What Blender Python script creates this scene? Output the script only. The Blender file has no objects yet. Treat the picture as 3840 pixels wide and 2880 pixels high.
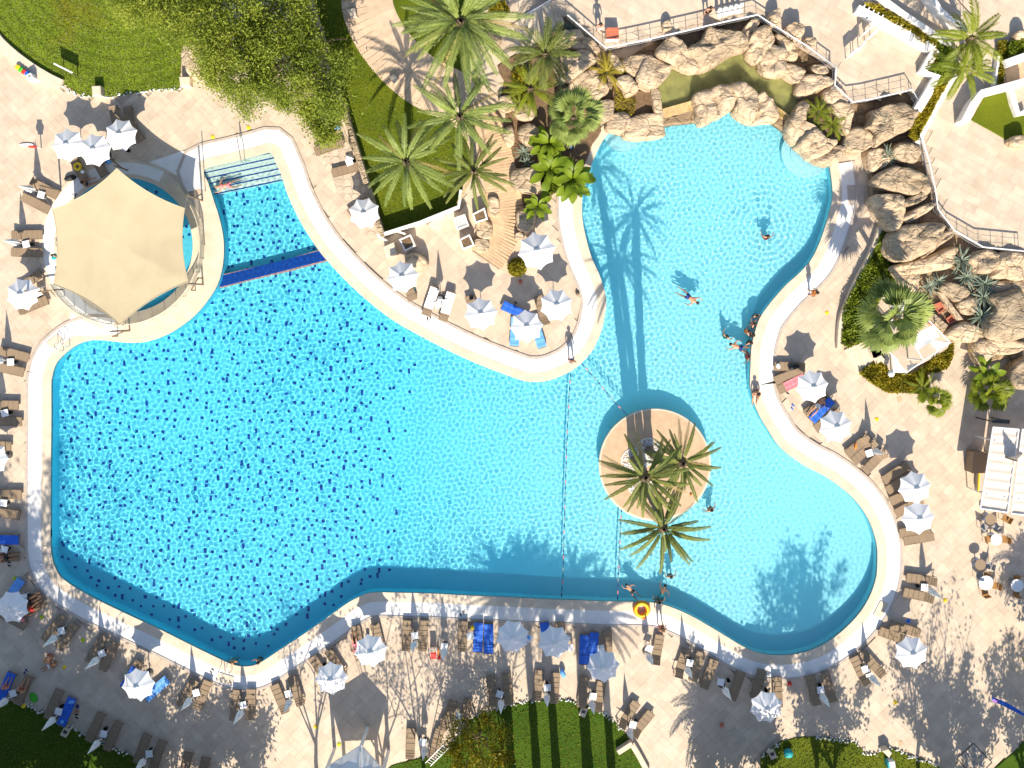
import bpy, bmesh, math, random
import numpy as np
from mathutils import Vector, Matrix, noise
from mathutils.geometry import tessellate_polygon
sc = bpy.context.scene
COL = sc.collection
PI = math.pi
rnd = random.Random(7)

# ---------------------------------------------------------------- camera, world, sun, exposure
H = 65.0            # camera height above the deck, metres
PXM = 56.0          # photograph pixels per metre at deck level
NX, NY = 1920.0, 1150.0     # the point straight below the camera, in photograph pixels
cd = bpy.data.cameras.new('camera'); cam = bpy.data.objects.new('camera', cd); COL.objects.link(cam)
cam.location = (0, 0, H); cd.sensor_width = 36; cd.lens = 36 * H / (3840 / PXM)
cd.shift_y = -(1440 - NY) / 3840.0
cd.clip_start = 1; cd.clip_end = 1500
sc.camera = cam
SUN_EL = math.atan2(1, 1.249); SUN_ROT = math.radians(176.0)
w = bpy.data.worlds.new('World'); sc.world = w; w.use_nodes = True
wn = w.node_tree.nodes; sky = wn.new('ShaderNodeTexSky'); sky.sky_type = 'NISHITA'; sky.sun_disc = False
sky.sun_elevation = SUN_EL; sky.sun_rotation = SUN_ROT
w.node_tree.links.new(sky.outputs[0], wn['Background'].inputs[0]); wn['Background'].inputs[1].default_value = 0.112
sl = bpy.data.lights.new('sun', 'SUN'); sl.energy = 5.0; sl.angle = math.radians(0.5); sl.color = (1.0, 0.90, 0.74)
so = bpy.data.objects.new('sun', sl); COL.objects.link(so)
so.rotation_euler = Vector((-0.087, 1.246, -1.0)).to_track_quat('-Z', 'Y').to_euler()
sl.cycles.is_caustics_light = True
sc.view_settings.view_transform = 'Standard'; sc.view_settings.look = 'None'
sc.view_settings.exposure = 0.70; sc.view_settings.gamma = 1; sc.view_settings.use_curve_mapping = False
sc.render.engine = 'CYCLES'
sc.cycles.use_denoising = True
sc.cycles.max_bounces = 8; sc.cycles.transparent_max_bounces = 12

# ---------------------------------------------------------------- measuring: photograph pixels -> metres
K = 960 / 2212.0
FR = {'A': (0, 380, 560/2212), 'B': (0, 800, 400/2212), 'C': (0, 1260, 200/830), 'D': (0, 1640, 200/830), 'E': (0, 2000, 480/2212),
      'F': (0, 2480, 480/1991), 'G': (400, 2440, 560/2111), 'H': (1160, 540, 320/1475), 'I': (1400, 820, 840/2212),
      'J': (960, 2300, 560/2212), 'K': (1480, 2300, 560/2212), 'L': (2000, 2160, 600/2212), 'M': (2440, 2380, 600/2212),
      'N': (2880, 1260, 600/2212), 'O': (3240, 1600, 600/2212), 'Q': (3120, 2020, 720/2212), 'px': (0, 0, 1.0)}
for _c in range(4):
    for _r in range(4): FR['%d%d' % (_c, _r)] = (960*_c, 720*_r, K)
def q(f, x, y):
    a = FR[f]; return (a[0] + x*a[2], a[1] + y*a[2])
def W(p, z=0.0):
    s = (H - z) / H / PXM
    return Vector(((p[0]-NX)*s, (NY-p[1])*s, z))
def at(f, x, y, z=0.0): return W(q(f, x, y), z)
def pts(f, *xy): return [q(f, x, y) for x, y in xy]
def XY(pl, z=0.0): return [W(p, z).to_2d() for p in pl]

def crom(P, n=6, closed=True):
    out = []; L = len(P)
    rng_ = range(L) if closed else range(L-1)
    for i in rng_:
        if closed: p0, p1, p2, p3 = P[(i-1) % L], P[i], P[(i+1) % L], P[(i+2) % L]
        else: p0, p1, p2, p3 = P[max(i-1, 0)], P[i], P[i+1], P[min(i+2, L-1)]
        for k in range(n):
            t = k/n
            out.append(tuple(0.5*((2*p1[j]) + (-p0[j]+p2[j])*t + (2*p0[j]-5*p1[j]+4*p2[j]-p3[j])*t*t + (-p0[j]+3*p1[j]-3*p2[j]+p3[j])*t**3) for j in range(len(p1))))
    if not closed: out.append(tuple(P[-1]))
    return out
def inside(poly, X, Y):
    P = np.array([(p[0], p[1]) for p in poly]); x0, y0 = P[:, 0], P[:, 1]; x1, y1 = np.roll(x0, -1), np.roll(y0, -1)
    X = np.asarray(X, float); Y = np.asarray(Y, float); c = np.zeros(X.shape, bool)
    for a, b, d, e in zip(x0, y0, x1, y1):
        if b == e: continue
        m = ((b > Y) != (e > Y)) & (X < (d-a)*(Y-b)/(e-b)+a)
        c ^= m
    return c
def area(P): return 0.5*sum(P[i][0]*P[(i+1) % len(P)][1]-P[(i+1) % len(P)][0]*P[i][1] for i in range(len(P)))
def offset(P, d):
    P = [Vector((p[0], p[1])) for p in P]
    if area(P) < 0: d = -d
    n = len(P); out = []
    for i in range(n):
        a = (P[i]-P[i-1]); b = (P[(i+1) % n]-P[i])
        if a.length < 1e-9: a = b
        if b.length < 1e-9: b = a
        a = a.normalized(); b = b.normalized()
        na, nb = Vector((a.y, -a.x)), Vector((b.y, -b.x))
        m = na+nb
        if m.length < 1e-6: m = na
        m.normalize(); c = max(0.45, m.dot(na))
        out.append(P[i]+m*(d/c))
    return out

# ---------------------------------------------------------------- object helpers
def setp(o, label=None, cat=None, group=None, kind=None):
    if label: o['label'] = label
    if cat: o['category'] = cat
    if group: o['group'] = group
    if kind: o['kind'] = kind
    return o
def link(name, data, parent=None, loc=None, rot=None):
    o = bpy.data.objects.new(name, data); COL.objects.link(o)
    if parent is not None: o.parent = parent
    if loc is not None: o.location = loc
    if rot is not None: o.rotation_euler = rot
    return o
def empty(name, loc, rz=0, **k):
    o = bpy.data.objects.new(name, None); COL.objects.link(o); o.empty_display_size = .2
    o.location = loc; o.rotation_euler = (0, 0, rz); return setp(o, **k)
class MB:
    def __init__(s): s.v = []; s.f = []; s.t = None
    def quad(s, *p):
        i = len(s.v); s.v += [tuple(x) for x in p]; s.f.append(tuple(range(i, i+len(p)))); return s
    def box(s, c, d, rz=0, ry=0, rx=0):
        M = Matrix.Translation(c) @ Matrix.Rotation(rz, 4, 'Z') @ Matrix.Rotation(ry, 4, 'Y') @ Matrix.Rotation(rx, 4, 'X')
        i = len(s.v)
        for z in (-.5, .5):
            for x, y in ((-.5, -.5), (.5, -.5), (.5, .5), (-.5, .5)): s.v.append(tuple(M @ Vector((x*d[0], y*d[1], z*d[2]))))
        for f in ((3, 2, 1, 0), (4, 5, 6, 7), (0, 1, 5, 4), (1, 2, 6, 5), (2, 3, 7, 6), (3, 0, 4, 7)): s.f.append(tuple(i+a for a in f))
        return s
    def tube(s, P, r, n=6, cap=True):
        P = [Vector(p) for p in P]; R = r if isinstance(r, (list, tuple)) else [r]*len(P); i0 = len(s.v)
        for k, p in enumerate(P):
            d = (P[min(k+1, len(P)-1)]-P[max(k-1, 0)])
            d = d.normalized() if d.length > 1e-9 else Vector((0, 0, 1))
            u = d.cross(Vector((0, 0, 1)) if abs(d.z) < .95 else Vector((1, 0, 0))).normalized(); v = d.cross(u)
            for a in range(n):
                t = 2*PI*a/n; s.v.append(tuple(p+(u*math.cos(t)+v*math.sin(t))*R[k]))
        for k in range(len(P)-1):
            for a in range(n):
                b = (a+1) % n; s.f.append((i0+k*n+a, i0+k*n+b, i0+(k+1)*n+b, i0+(k+1)*n+a))
        if cap: s.f.append(tuple(i0+a for a in range(n))); s.f.append(tuple(i0+(len(P)-1)*n+a for a in reversed(range(n))))
        return s
    def lathe(s, prof, n=16, c=(0, 0, 0)):
        i0 = len(s.v)
        for r, z in prof:
            for a in range(n): t = 2*PI*a/n; s.v.append((c[0]+r*math.cos(t), c[1]+r*math.sin(t), c[2]+z))
        for k in range(len(prof)-1):
            for a in range(n):
                b = (a+1) % n; s.f.append((i0+k*n+a, i0+k*n+b, i0+(k+1)*n+b, i0+(k+1)*n+a))
        return s
    def prism(s, P, z0, z1, bev=0.0):
        P = [Vector((p[0], p[1])) for p in P]
        if area(P) < 0: P.reverse()
        n = len(P); i0 = len(s.v)
        rings = [(P, z0), (P, z1-bev)] + ([(offset(P, -bev), z1)] if bev else [])
        if not bev: rings[1] = (P, z1)
        for R, z in rings: s.v += [(p.x, p.y, z) for p in R]
        for k in range(len(rings)-1):
            for a in range(n):
                b = (a+1) % n; s.f.append((i0+k*n+a, i0+k*n+b, i0+(k+1)*n+b, i0+(k+1)*n+a))
        top = rings[-1][0]; o = i0+(len(rings)-1)*n
        for t in tessellate_polygon([[Vector((p.x, p.y, 0)) for p in top]]):
            t = list(t); A = [top[x] for x in t]
            if area(A) < 0: t.reverse()
            s.f.append(tuple(o+x for x in t))
        return s
    def band(s, A, B, z0, z1=None, closed=True):
        n = len(A); i = len(s.v); z1 = z0 if z1 is None else z1
        for a, b in zip(A, B): s.v.append((a[0], a[1], z0)); s.v.append((b[0], b[1], z1))
        for k in range(n if closed else n-1):
            m = (k+1) % n; s.f.append((i+2*k, i+2*k+1, i+2*m+1, i+2*m))
        return s
    def mesh(s, name, m=None, smooth=False, up=False):
        me = bpy.data.meshes.new(name); me.from_pydata(s.v, [], s.f)
        if up or smooth is None: pass
        if up:
            bm = bmesh.new(); bm.from_mesh(me)
            for f in bm.faces:
                f.normal_update()
                if f.normal.z < 0: f.normal_flip()
            bm.to_mesh(me); bm.free()
        if smooth: me.shade_smooth()
        if m: me.materials.append(m)
        me.update(); return me
    def build(s, name, m=None, parent=None, loc=None, rot=None, smooth=False, up=False):
        return link(name, s.mesh(name, m, smooth, up), parent, loc, rot)
def npmesh(name, V, F, m=None, smooth=False, tint=None):
    """V (n,3) array, F (m,k) array of equal-sized faces"""
    V = np.asarray(V, np.float32); F = np.asarray(F, np.int32); k = F.shape[1]
    me = bpy.data.meshes.new(name); me.vertices.add(len(V)); me.vertices.foreach_set('co', V.ravel())
    me.loops.add(F.size); me.loops.foreach_set('vertex_index', F.ravel()); me.polygons.add(len(F))
    me.polygons.foreach_set('loop_start', np.arange(0, F.size, k, dtype=np.int32))
    me.update(calc_edges=True)
    if tint is not None:
        at_ = me.attributes.new('tint', 'FLOAT', 'POINT'); at_.data.foreach_set('value', np.asarray(tint, np.float32))
    if smooth: me.shade_smooth()
    else: me.shade_flat()
    if m: me.materials.append(m)
    return me

# ---------------------------------------------------------------- materials
def _nt(name):
    m = bpy.data.materials.new(name); m.use_nodes = True; t = m.node_tree
    return m, t, t.nodes['Principled BSDF']
def nd(t, typ, **k):
    n = t.nodes.new(typ)
    for a, b in k.items():
        if a.startswith('i_'): n.inputs[a[2:].replace('_', ' ')].default_value = b
        else: setattr(n, a, b)
    return n
def ramp(t, fac, stops):
    r = nd(t, 'ShaderNodeValToRGB'); e = r.color_ramp.elements
    while len(e) < len(stops): e.new(0.5)
    for el, (p, c) in zip(e, stops): el.position = p; el.color = (*c, 1)
    t.links.new(fac, r.inputs[0]); return r.outputs[0]
def mix(t, a, b, fac, mode='MIX'):
    n = nd(t, 'ShaderNodeMix', data_type='RGBA', blend_type=mode)
    for s, v in ((n.inputs[0], fac), (n.inputs[6], a), (n.inputs[7], b)):
        if hasattr(v, 'is_output'): t.links.new(v, s)
        elif isinstance(v, (int, float)): s.default_value = v
        else: s.default_value = (*v, 1)
    return n.outputs[2]
def coord(t, kind='Object'): return nd(t, 'ShaderNodeTexCoord').outputs[kind]
def worldpos(t): return nd(t, 'ShaderNodeNewGeometry').outputs['Position']
def noisetex(t, scale, detail=4, vec=None, rough=.55, dist=0):
    n = nd(t, 'ShaderNodeTexNoise', i_Scale=scale, i_Detail=detail, i_Roughness=rough, i_Distortion=dist)
    t.links.new(vec if vec is not None else worldpos(t), n.inputs['Vector']); return n.outputs['Fac']
def bump(t, b, h, strength=.3, dist=.02):
    n = nd(t, 'ShaderNodeBump', i_Strength=strength, i_Distance=dist); t.links.new(h, n.inputs['Height']); t.links.new(n.outputs[0], b.inputs['Normal'])
def mat(name, col, rough=.6, var=.18, scale=3.0, bmp=0.0, bscale=20, metal=0, spec=.4, detail=4, island=0.0, col2=None):
    m, t, b = _nt(name)
    b.inputs['Roughness'].default_value = rough; b.inputs['Metallic'].default_value = metal; b.inputs['Specular IOR Level'].default_value = spec
    lo = tuple(c*(1-var) for c in col); hi = tuple(min(1, c*(1+var)) for c in (col2 or col))
    c = ramp(t, noisetex(t, scale, detail), [(.3, lo), (.7, hi)])
    if island:
        g = nd(t, 'ShaderNodeNewGeometry').outputs['Random Per Island']; oi = nd(t, 'ShaderNodeObjectInfo').outputs['Random']
        ad = nd(t, 'ShaderNodeMath', operation='ADD'); t.links.new(g, ad.inputs[0]); t.links.new(oi, ad.inputs[1])
        fr = nd(t, 'ShaderNodeMath', operation='FRACT'); t.links.new(ad.outputs[0], fr.inputs[0])
        k = ramp(t, fr.outputs[0], [(0, (1-island,)*3), (1, (1+island*.35,)*3)])
        c = mix(t, c, k, 1.0, 'MULTIPLY')
    t.links.new(c, b.inputs['Base Color'])
    if bmp: bump(t, b, noisetex(t, bscale, 5), bmp)
    return m
def leafmat(name, lo, hi, trans=.25, rough=.5):
    m, t, b = _nt(name)
    a = nd(t, 'ShaderNodeAttribute', attribute_name='tint').outputs['Fac']
    g = nd(t, 'ShaderNodeNewGeometry').outputs['Random Per Island']; oi = nd(t, 'ShaderNodeObjectInfo').outputs['Random']
    s1 = nd(t, 'ShaderNodeMath', operation='MULTIPLY_ADD'); t.links.new(g, s1.inputs[0]); s1.inputs[1].default_value = .35; t.links.new(a, s1.inputs[2])
    s2 = nd(t, 'ShaderNodeMath', operation='MULTIPLY_ADD'); t.links.new(oi, s2.inputs[0]); s2.inputs[1].default_value = .3; t.links.new(s1.outputs[0], s2.inputs[2])
    c = ramp(t, s2.outputs[0], [(0.05, lo), (1.1 if False else 1.0, hi)])
    t.links.new(c, b.inputs['Base Color']); b.inputs['Roughness'].default_value = rough; b.inputs['Specular IOR Level'].default_value = .3
    tr = nd(t, 'ShaderNodeBsdfTranslucent'); t.links.new(c, tr.inputs[0]); ms = nd(t, 'ShaderNodeMixShader'); ms.inputs[0].default_value = trans
    t.links.new(b.outputs[0], ms.inputs[1]); t.links.new(tr.outputs[0], ms.inputs[2]); t.links.new(ms.outputs[0], t.nodes['Material Output'].inputs[0])
    return m
M = {}
M['slab'] = mat('travertine_slab', (.57, .452, .338), .55, .08, 1.1, .12, 25, island=.12, col2=(.60, .49, .375))
M['grout'] = mat('grout', (.46, .375, .285), .8, .15, 4)
M['coping'] = mat('coping_stone', (.60, .495, .37), .6, .08, 1.2, .1, 30, col2=(.64, .54, .42))
M['white_band'] = mat('white_gutter_stone', (.76, .74, .71), .5, .04, 2, .05, 30)
M['strip'] = mat('drain_strip', (.46, .39, .33), .6, .12, 3, .2, 40)
M['sand'] = mat('sandy_render', (.52, .36, .225), .8, .12, 2.5, .25, 30)
M['cream_wall'] = mat('cream_wall', (.62, .52, .40), .7, .1, 3, .15, 25)
M['white_wall'] = mat('white_wall', (.80, .77, .72), .6, .06, 2, .1, 20)
M['white_metal'] = mat('white_metal', (.80, .80, .80), .35, .04)
M['steel'] = mat('steel', (.55, .56, .58), .3, .08, 6, metal=.9)
M['dark_metal'] = mat('dark_metal', (.06, .055, .05), .45, .2)
M['brown_metal'] = mat('brown_metal', (.20, .14, .09), .5, .2)
M['canvas'] = mat('white_canvas', (.78, .78, .79), .75, .04, 8, .08, 60)
M['sail'] = mat('sail_fabric', (.49, .41, .265), .85, .04, .8, .1, 60, col2=(.51, .43, .28), spec=.1)
M['awning'] = mat('awning_fabric', (.72, .62, .53), .8, .05, 1.5, .1, 40)
M['sling'] = mat('lounger_sling', (.27, .195, .125), .75, .1, 20, .3, 80)
M['wood'] = mat('board_wood', (.60, .415, .25), .6, .14, 2.5, .15, 14, island=.14)
M['path_stone'] = mat('path_stone', (.58, .44, .31), .65, .1, 2.5, .1, 20, island=.12)
M['chair_wood'] = mat('chair_wood', (.32, .16, .05), .5, .2, 6)
M['pebble'] = mat('pebble_white', (.74, .74, .72), .5, .15, 9, island=.35)
M['tile_blue'] = mat('mosaic_dark_blue', (.002, .055, .30), .3, .15, 9)
M['tile_salmon'] = mat('mosaic_salmon', (.62, .30, .22), .3, .1, 9)
M['step'] = mat('pool_step_tile', (.62, .74, .66), .4, .08, 6)
M['soil'] = mat('planting_soil', (.16, .10, .055), .9, .3, 5, .4, 20)
M['coping_warm'] = M['coping']
M['bark'] = mat('bark', (.17, .12, .08), .9, .3, 7, .6, 18)
M['palm_bark'] = mat('palm_bark', (.13, .09, .055), .9, .35, 9, .8, 14)
M['branch'] = mat('branch', (.15, .11, .075), .9, .25, 9)
M['skin'] = mat('skin_tan', (.50, .25, .145), .5, .08, 8)
M['skin_dark'] = mat('skin_brown', (.30, .14, .075), .5, .08, 8)
M['hair_dark'] = mat('hair_dark', (.03, .018, .012), .5, .3, 20)
M['hair_fair'] = mat('hair_fair', (.38, .20, .08), .5, .2, 20)
for n_, c_ in (('blue', (.015, .12, .58)), ('sky_blue', (.13, .36, .80)), ('navy', (.01, .03, .16)), ('red', (.58, .03, .025)), ('orange', (.80, .22, .02)), ('yellow', (.80, .56, .02)),
               ('green', (.05, .42, .02)), ('pink', (.72, .20, .24)), ('black', (.015, .015, .017)), ('grey', (.32, .31, .30)), ('lime', (.45, .55, .01)), ('teal', (.02, .33, .36)), ('purple', (.35, .16, .55)),
               ('cloth_white', (.80, .80, .79)), ('terracotta', (.45, .14, .08))):
    M[n_] = mat('dye_'+n_, c_, .65, .08, 6)
M['brick_red'] = M['terracotta']
# pool paint with faint joints of small tiles
def poolmat(name, col, grad=False):
    m, t, b = _nt(name)
    c = ramp(t, noisetex(t, .35, 3), [(.3, tuple(x*.95 for x in col)), (.7, tuple(min(1, x*1.04) for x in col))])
    if grad:   # floor colour grades paler rightward, standing in for shallower water and stronger caustics
        sx = nd(t, 'ShaderNodeSeparateXYZ'); t.links.new(worldpos(t), sx.inputs[0]); mr = nd(t, 'ShaderNodeMapRange'); mr.inputs[1].default_value = -8; mr.inputs[2].default_value = 9; t.links.new(sx.outputs[0], mr.inputs[0])
        c = mix(t, c, (.30, .73, .83), mr.outputs[0])
    t.links.new(c, b.inputs['Base Color']); b.inputs['Roughness'].default_value = .5; b.inputs['Specular IOR Level'].default_value = .3
    return m
M['pool'] = poolmat('pool_floor_tile', (.115, .635, .80), True)
M['pool_pale'] = poolmat('pool_step_pale', (.42, .74, .82))
M['pond'] = mat('pond_lining', (.42, .41, .20), .7, .3, 1.6, .2, 10)
def water(name, tint):
    m = bpy.data.materials.new(name); m.use_nodes = True; t = m.node_tree; t.nodes.remove(t.nodes['Principled BSDF'])
    g = nd(t, 'ShaderNodeBsdfGlass', i_IOR=1.33, i_Roughness=0.0); g.inputs['Color'].default_value = (*tint, 1)
    t.links.new(g.outputs[0], t.nodes['Material Output'].inputs[0]); return m
M['water'] = water('pool_water', (.96, .995, 1.0))
M['water_green'] = water('pond_water', (.93, .95, .80))
def glassmat():
    m, t, b = _nt('fence_glass'); b.inputs['Base Color'].default_value = (.72, .66, .52, 1); b.inputs['Roughness'].default_value = .15; b.inputs['Alpha'].default_value = .45; return m
M['panel_glass'] = glassmat()
def grass(name, lo, hi, rings=None):
    m, t, b = _nt(name); p = worldpos(t)
    n1 = noisetex(t, .45, 5, p); n2 = noisetex(t, 14, 4, p)
    c = ramp(t, n1, [(.3, lo), (.68, hi)])
    c2 = ramp(t, n2, [(.25, (.55, .55, .55)), (.75, (1.3, 1.3, 1.3))]); c = mix(t, c, c2, .8, 'MULTIPLY')
    if rings:
        sep = nd(t, 'ShaderNodeVectorMath', operation='SUBTRACT'); t.links.new(p, sep.inputs[0]); sep.inputs[1].default_value = (rings[0], rings[1], 0)
        wv = nd(t, 'ShaderNodeTexWave', wave_type='RINGS', rings_direction='Z', i_Scale=.36, i_Distortion=.8, i_Detail=2); wv.inputs['Detail Scale'].default_value = 2.0
        t.links.new(sep.outputs[0], wv.inputs['Vector'])
        k = ramp(t, wv.outputs['Fac'], [(.0, (.62, .66, .6)), (.22, (1, 1, 1)), (.9, (1.12, 1.1, 1.0))]); c = mix(t, c, k, .75, 'MULTIPLY')
        y = ramp(t, noisetex(t, .22, 3, p), [(.55, (0, 0, 0)), (.75, (1, 1, 1))])
        c = mix(t, c, (.17, .125, .008), y)
    t.links.new(c, b.inputs['Base Color']); b.inputs['Roughness'].default_value = .85; b.inputs['Specular IOR Level'].default_value = .15
    bump(t, b, noisetex(t, 22, 5, p), .8, .04); return m
cR = W(q('00', 1070, -500))
M['grass_ring'] = grass('lawn_grass_mown', (.105, .165, .009), (.17, .23, .018), (cR.x, cR.y))
M['grass'] = grass('lawn_grass', (.070, .105, .005), (.13, .155, .007))
M['grass_deep'] = grass('lawn_grass_deep', (.035, .085, .004), (.060, .115, .006))
M['blade'] = leafmat('grass_blade', (.05, .08, .004), (.15, .18, .012), .2)
M['leaf_pepper'] = leafmat('leaf_pepper', (.07, .135, .010), (.30, .35, .045), .4)
M['leaf_tree'] = leafmat('leaf_dark', (.03, .05, .01), (.10, .13, .02), .2)
M['leaf_yellow'] = leafmat('leaf_yellow', (.08, .09, .004), (.30, .25, .01), .3)
M['leaf_hedge'] = leafmat('leaf_hedge', (.04, .10, .006), (.20, .25, .015), .2)
M['leaf_hedge_gold'] = leafmat('leaf_hedge_gold', (.09, .11, .008), (.40, .32, .02), .25)
M['frond'] = leafmat('frond_grey_green', (.055, .10, .02), (.27, .33, .08), .2)
M['frond_dark'] = leafmat('frond_green', (.03, .065, .012), (.20, .225, .05), .2)
M['frond_dry'] = leafmat('frond_dry', (.20, .14, .05), (.42, .33, .12), .15)
M['frond_bright'] = leafmat('frond_bright', (.04, .09, .008), (.26, .30, .02), .3)
M['frond_gold'] = leafmat('frond_yellow', (.22, .20, .02), (.42, .34, .03), .25)
M['agave'] = leafmat('agave_leaf', (.06, .10, .08), (.22, .27, .2), .05)
M['paddle'] = leafmat('paddle_leaf', (.03, .095, .005), (.20, .28, .015), .3)
def nd_min(t, v, m):
    n = nd(t, 'ShaderNodeMath', operation='MINIMUM'); t.links.new(v, n.inputs[0]); n.inputs[1].default_value = m; return n.outputs[0]
def rockmat(name, lo, hi):
    m, t, b = _nt(name); p = worldpos(t)
    n1 = noisetex(t, .9, 6, p, .6, .4)
    mp = nd(t, 'ShaderNodeMapping'); mp.inputs['Rotation'].default_value = (.3, .2, .6); mp.inputs['Scale'].default_value = (1.0, 3.2, 1.6); t.links.new(p, mp.inputs['Vector'])
    n2 = noisetex(t, 1.6, 6, mp.outputs[0], .65, .6)
    c = ramp(t, n1, [(.28, lo), (.72, hi)]); k = ramp(t, n2, [(.36, (.62, .58, .55)), (.47, (1, 1, 1)), (1, (1.06, 1.05, 1.03))]); c = mix(t, c, k, .8, 'MULTIPLY')
    wp = nd(t, 'ShaderNodeVectorMath', operation='MULTIPLY_ADD'); nc = nd(t, 'ShaderNodeTexNoise', i_Scale=1.4, i_Detail=4); t.links.new(p, nc.inputs['Vector']); t.links.new(nc.outputs['Color'], wp.inputs[0]); wp.inputs[1].default_value = (.9, .9, .9); t.links.new(p, wp.inputs[2])
    vo = nd(t, 'ShaderNodeTexVoronoi', feature='DISTANCE_TO_EDGE', i_Scale=.85); t.links.new(wp.outputs[0], vo.inputs['Vector'])
    ck = ramp(t, vo.outputs['Distance'], [(0, (.58, .54, .50)), (.028, (.9, .89, .87)), (.07, (1, 1, 1))]); c = mix(t, c, ck, .85, 'MULTIPLY')
    ov = ramp(t, nd(t, 'ShaderNodeObjectInfo').outputs['Random'], [(0, (.80, .78, .74)), (.5, (1, .98, .95)), (1, (1.10, 1.06, 1.0))]); c = mix(t, c, ov, 1.0, 'MULTIPLY')
    st_ = ramp(t, noisetex(t, .55, 4, p), [(.56, (0, 0, 0)), (.72, (1, 1, 1))]); c = mix(t, c, (.20, .175, .115), mix(t, (0, 0, 0), st_, .28))
    t.links.new(c, b.inputs['Base Color']); b.inputs['Roughness'].default_value = .85; b.inputs['Specular IOR Level'].default_value = .2
    ad = nd(t, 'ShaderNodeMath', operation='MULTIPLY_ADD'); t.links.new(n2, ad.inputs[0]); ad.inputs[1].default_value = 1.5; a2 = nd(t, 'ShaderNodeMath', operation='MULTIPLY_ADD'); t.links.new(nd_min(t, vo.outputs['Distance'], .08), a2.inputs[0]); a2.inputs[1].default_value = 9.0; t.links.new(noisetex(t, 6, 6, p), a2.inputs[2]); t.links.new(a2.outputs[0], ad.inputs[2])
    bump(t, b, ad.outputs[0], .7, .12); return m
M['rock'] = rockmat('sandstone_rock', (.45, .345, .235), (.66, .53, .385))
M['rock_grey'] = rockmat('weathered_rock', (.35, .275, .195), (.54, .44, .315))
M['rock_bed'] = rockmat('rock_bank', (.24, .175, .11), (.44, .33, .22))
M['wet_stone'] = mat('wet_stone', (.34, .235, .105), .35, .25, 2.5, .2, 12)
# ================================================================ POOL OUTLINE (water's edge, traced from the photograph)
PO = [(768,636),(864,610),(960,586),(1015,573),(1034,610),(1053,651),(1075,720),(1103,785),(1142,859),(1194,937),(1229,980),(1307,1063),(1394,1141),(1481,1206),(1589,1267),(1698,1323),(1806,1371),(1920,1414),(1972,1430),(2020,1432),(2063,1425),(2128,1399),(2180,1362),(2224,1310),(2254,1245),(2267,1189),(2274,1128),(2263,1076),(2245,1024),(2219,967),(2198,894),(2185,828),(2182,772),(2186,720),(2202,664),(2219,616),(2245,556),(2276,508),
 (2330,462),(2480,435),(2640,405),(2760,398),(2880,425),(2970,470),(3050,550),(3100,596),(3112,632),(3122,720),(3116,772),(3097,841),(3071,915),(3040,976),(2997,1024),(2945,1071),(2906,1115),(2880,1147),(2849,1193),(2831,1245),(2818,1301),(2814,1371),(2812,1440),(2816,1462),(2827,1509),(2849,1561),(2878,1609),(2915,1666),(2962,1709),(3023,1750),(3088,1783),(3140,1818),(3192,1861),(3236,1913),(3266,1969),(3286,2035),(3290,2091),(3286,2160),(3266,2225),(3232,2286),(3184,2342),(3123,2394),(3067,2427),(3002,2449),(2936,2457),(2880,2455),(2831,2444),(2779,2420),(2723,2386),(2658,2347),(2597,2312),(2541,2286),(2484,2266),(2432,2258),(2354,2256),(2267,2255),(2180,2251),(2050,2247),(1920,2240),(1741,2232),(1611,2225),(1481,2222),(1420,2221),(1377,2225),(1342,2240),(1299,2264),(1220,2321),(1134,2381),(1047,2438),(1003,2468),(960,2492),(920,2499),(881,2494),(838,2477),(738,2429),(608,2364),(477,2303),(369,2251),(304,2216),(260,2188),(226,2160),(208,2130),(195,2091),(190,2039),(190,1917),(191,1744),(193,1570),(193,1440),(196,1414),(204,1380),(221,1349),(252,1319),(282,1297),(317,1282),(360,1275),(425,1280),(490,1286),(556,1280),(629,1254),(686,1219),(738,1176),(781,1124),(816,1067),(835,998),(840,928),(835,872),(820,807),(803,755),(792,720),(781,686)]
PC = [Vector(p) for p in XY(crom(PO, 4))]
def near(p):
    v = W(p).to_2d(); return min(range(len(PC)), key=lambda i: (PC[i]-v).length)
def run(a, b, d):
    """offset outline points from index a to b (wrapping)"""
    O = offset(PC, d); n = len(PC); k = (b-a) % n
    return [O[(a+i) % n] for i in range(k+1)]
KC = W((471, 920)).to_2d(); KR, KW = 5.46, 4.5      # paddling pool: wall radius and water radius
WATER_Z = -0.13
def floor_z(x): return -1.62 + 0.5*min(1, max(0, (x+31)/55.0))

# ---- lawns (kerb height z) and other ground polygons, photograph pixels
LAWN1 = pts('00', (-120,220),(0,322),(100,435),(250,545),(400,645),(540,722),(620,775),(700,822),(830,842),(1000,832),(1200,792),(1400,775),(1550,768),(1556,650),(1570,470),(1625,330),(1720,180),(1900,-120),(-120,-120))
LAWN2 = pts('10', (420,-150),(445,10),(540,260),(620,490),(742,870),(830,1180),(905,1420),(975,1659)) + pts('11', (1095,362),(1755,120),(1790,-60)) + pts('10', (1880,1500),(2000,1270),(1950,1060),(1700,1000),(1560,880),(1300,735),(1160,620),(1010,400),(880,190),(850,-150))
LAWN2B = pts('10', (1075,-150),(1110,120),(1205,300),(1370,480),(1620,590),(1760,640),(1850,500),(1850,-150))
LAWN3 = pts('F', (-300,420),(0,560),(340,690),(700,830),(1370,1170),(1990,1450)) + [(560,2900),(640,3100),(-150,3100)]
LAWN4 = pts('23', (0,1112),(120,1092),(250,1078),(420,1064),(560,1092),(680,1130),(800,1185),(890,1260),(960,1340),(1040,1450),(1100,1590),(1160,1800)) + [(2420,3100),(1300,3100)] + pts('13', (1100,1700),(1280,1610),(1480,1560),(1640,1480),(1760,1370),(1860,1240),(1960,1195),(2080,1150))
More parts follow.
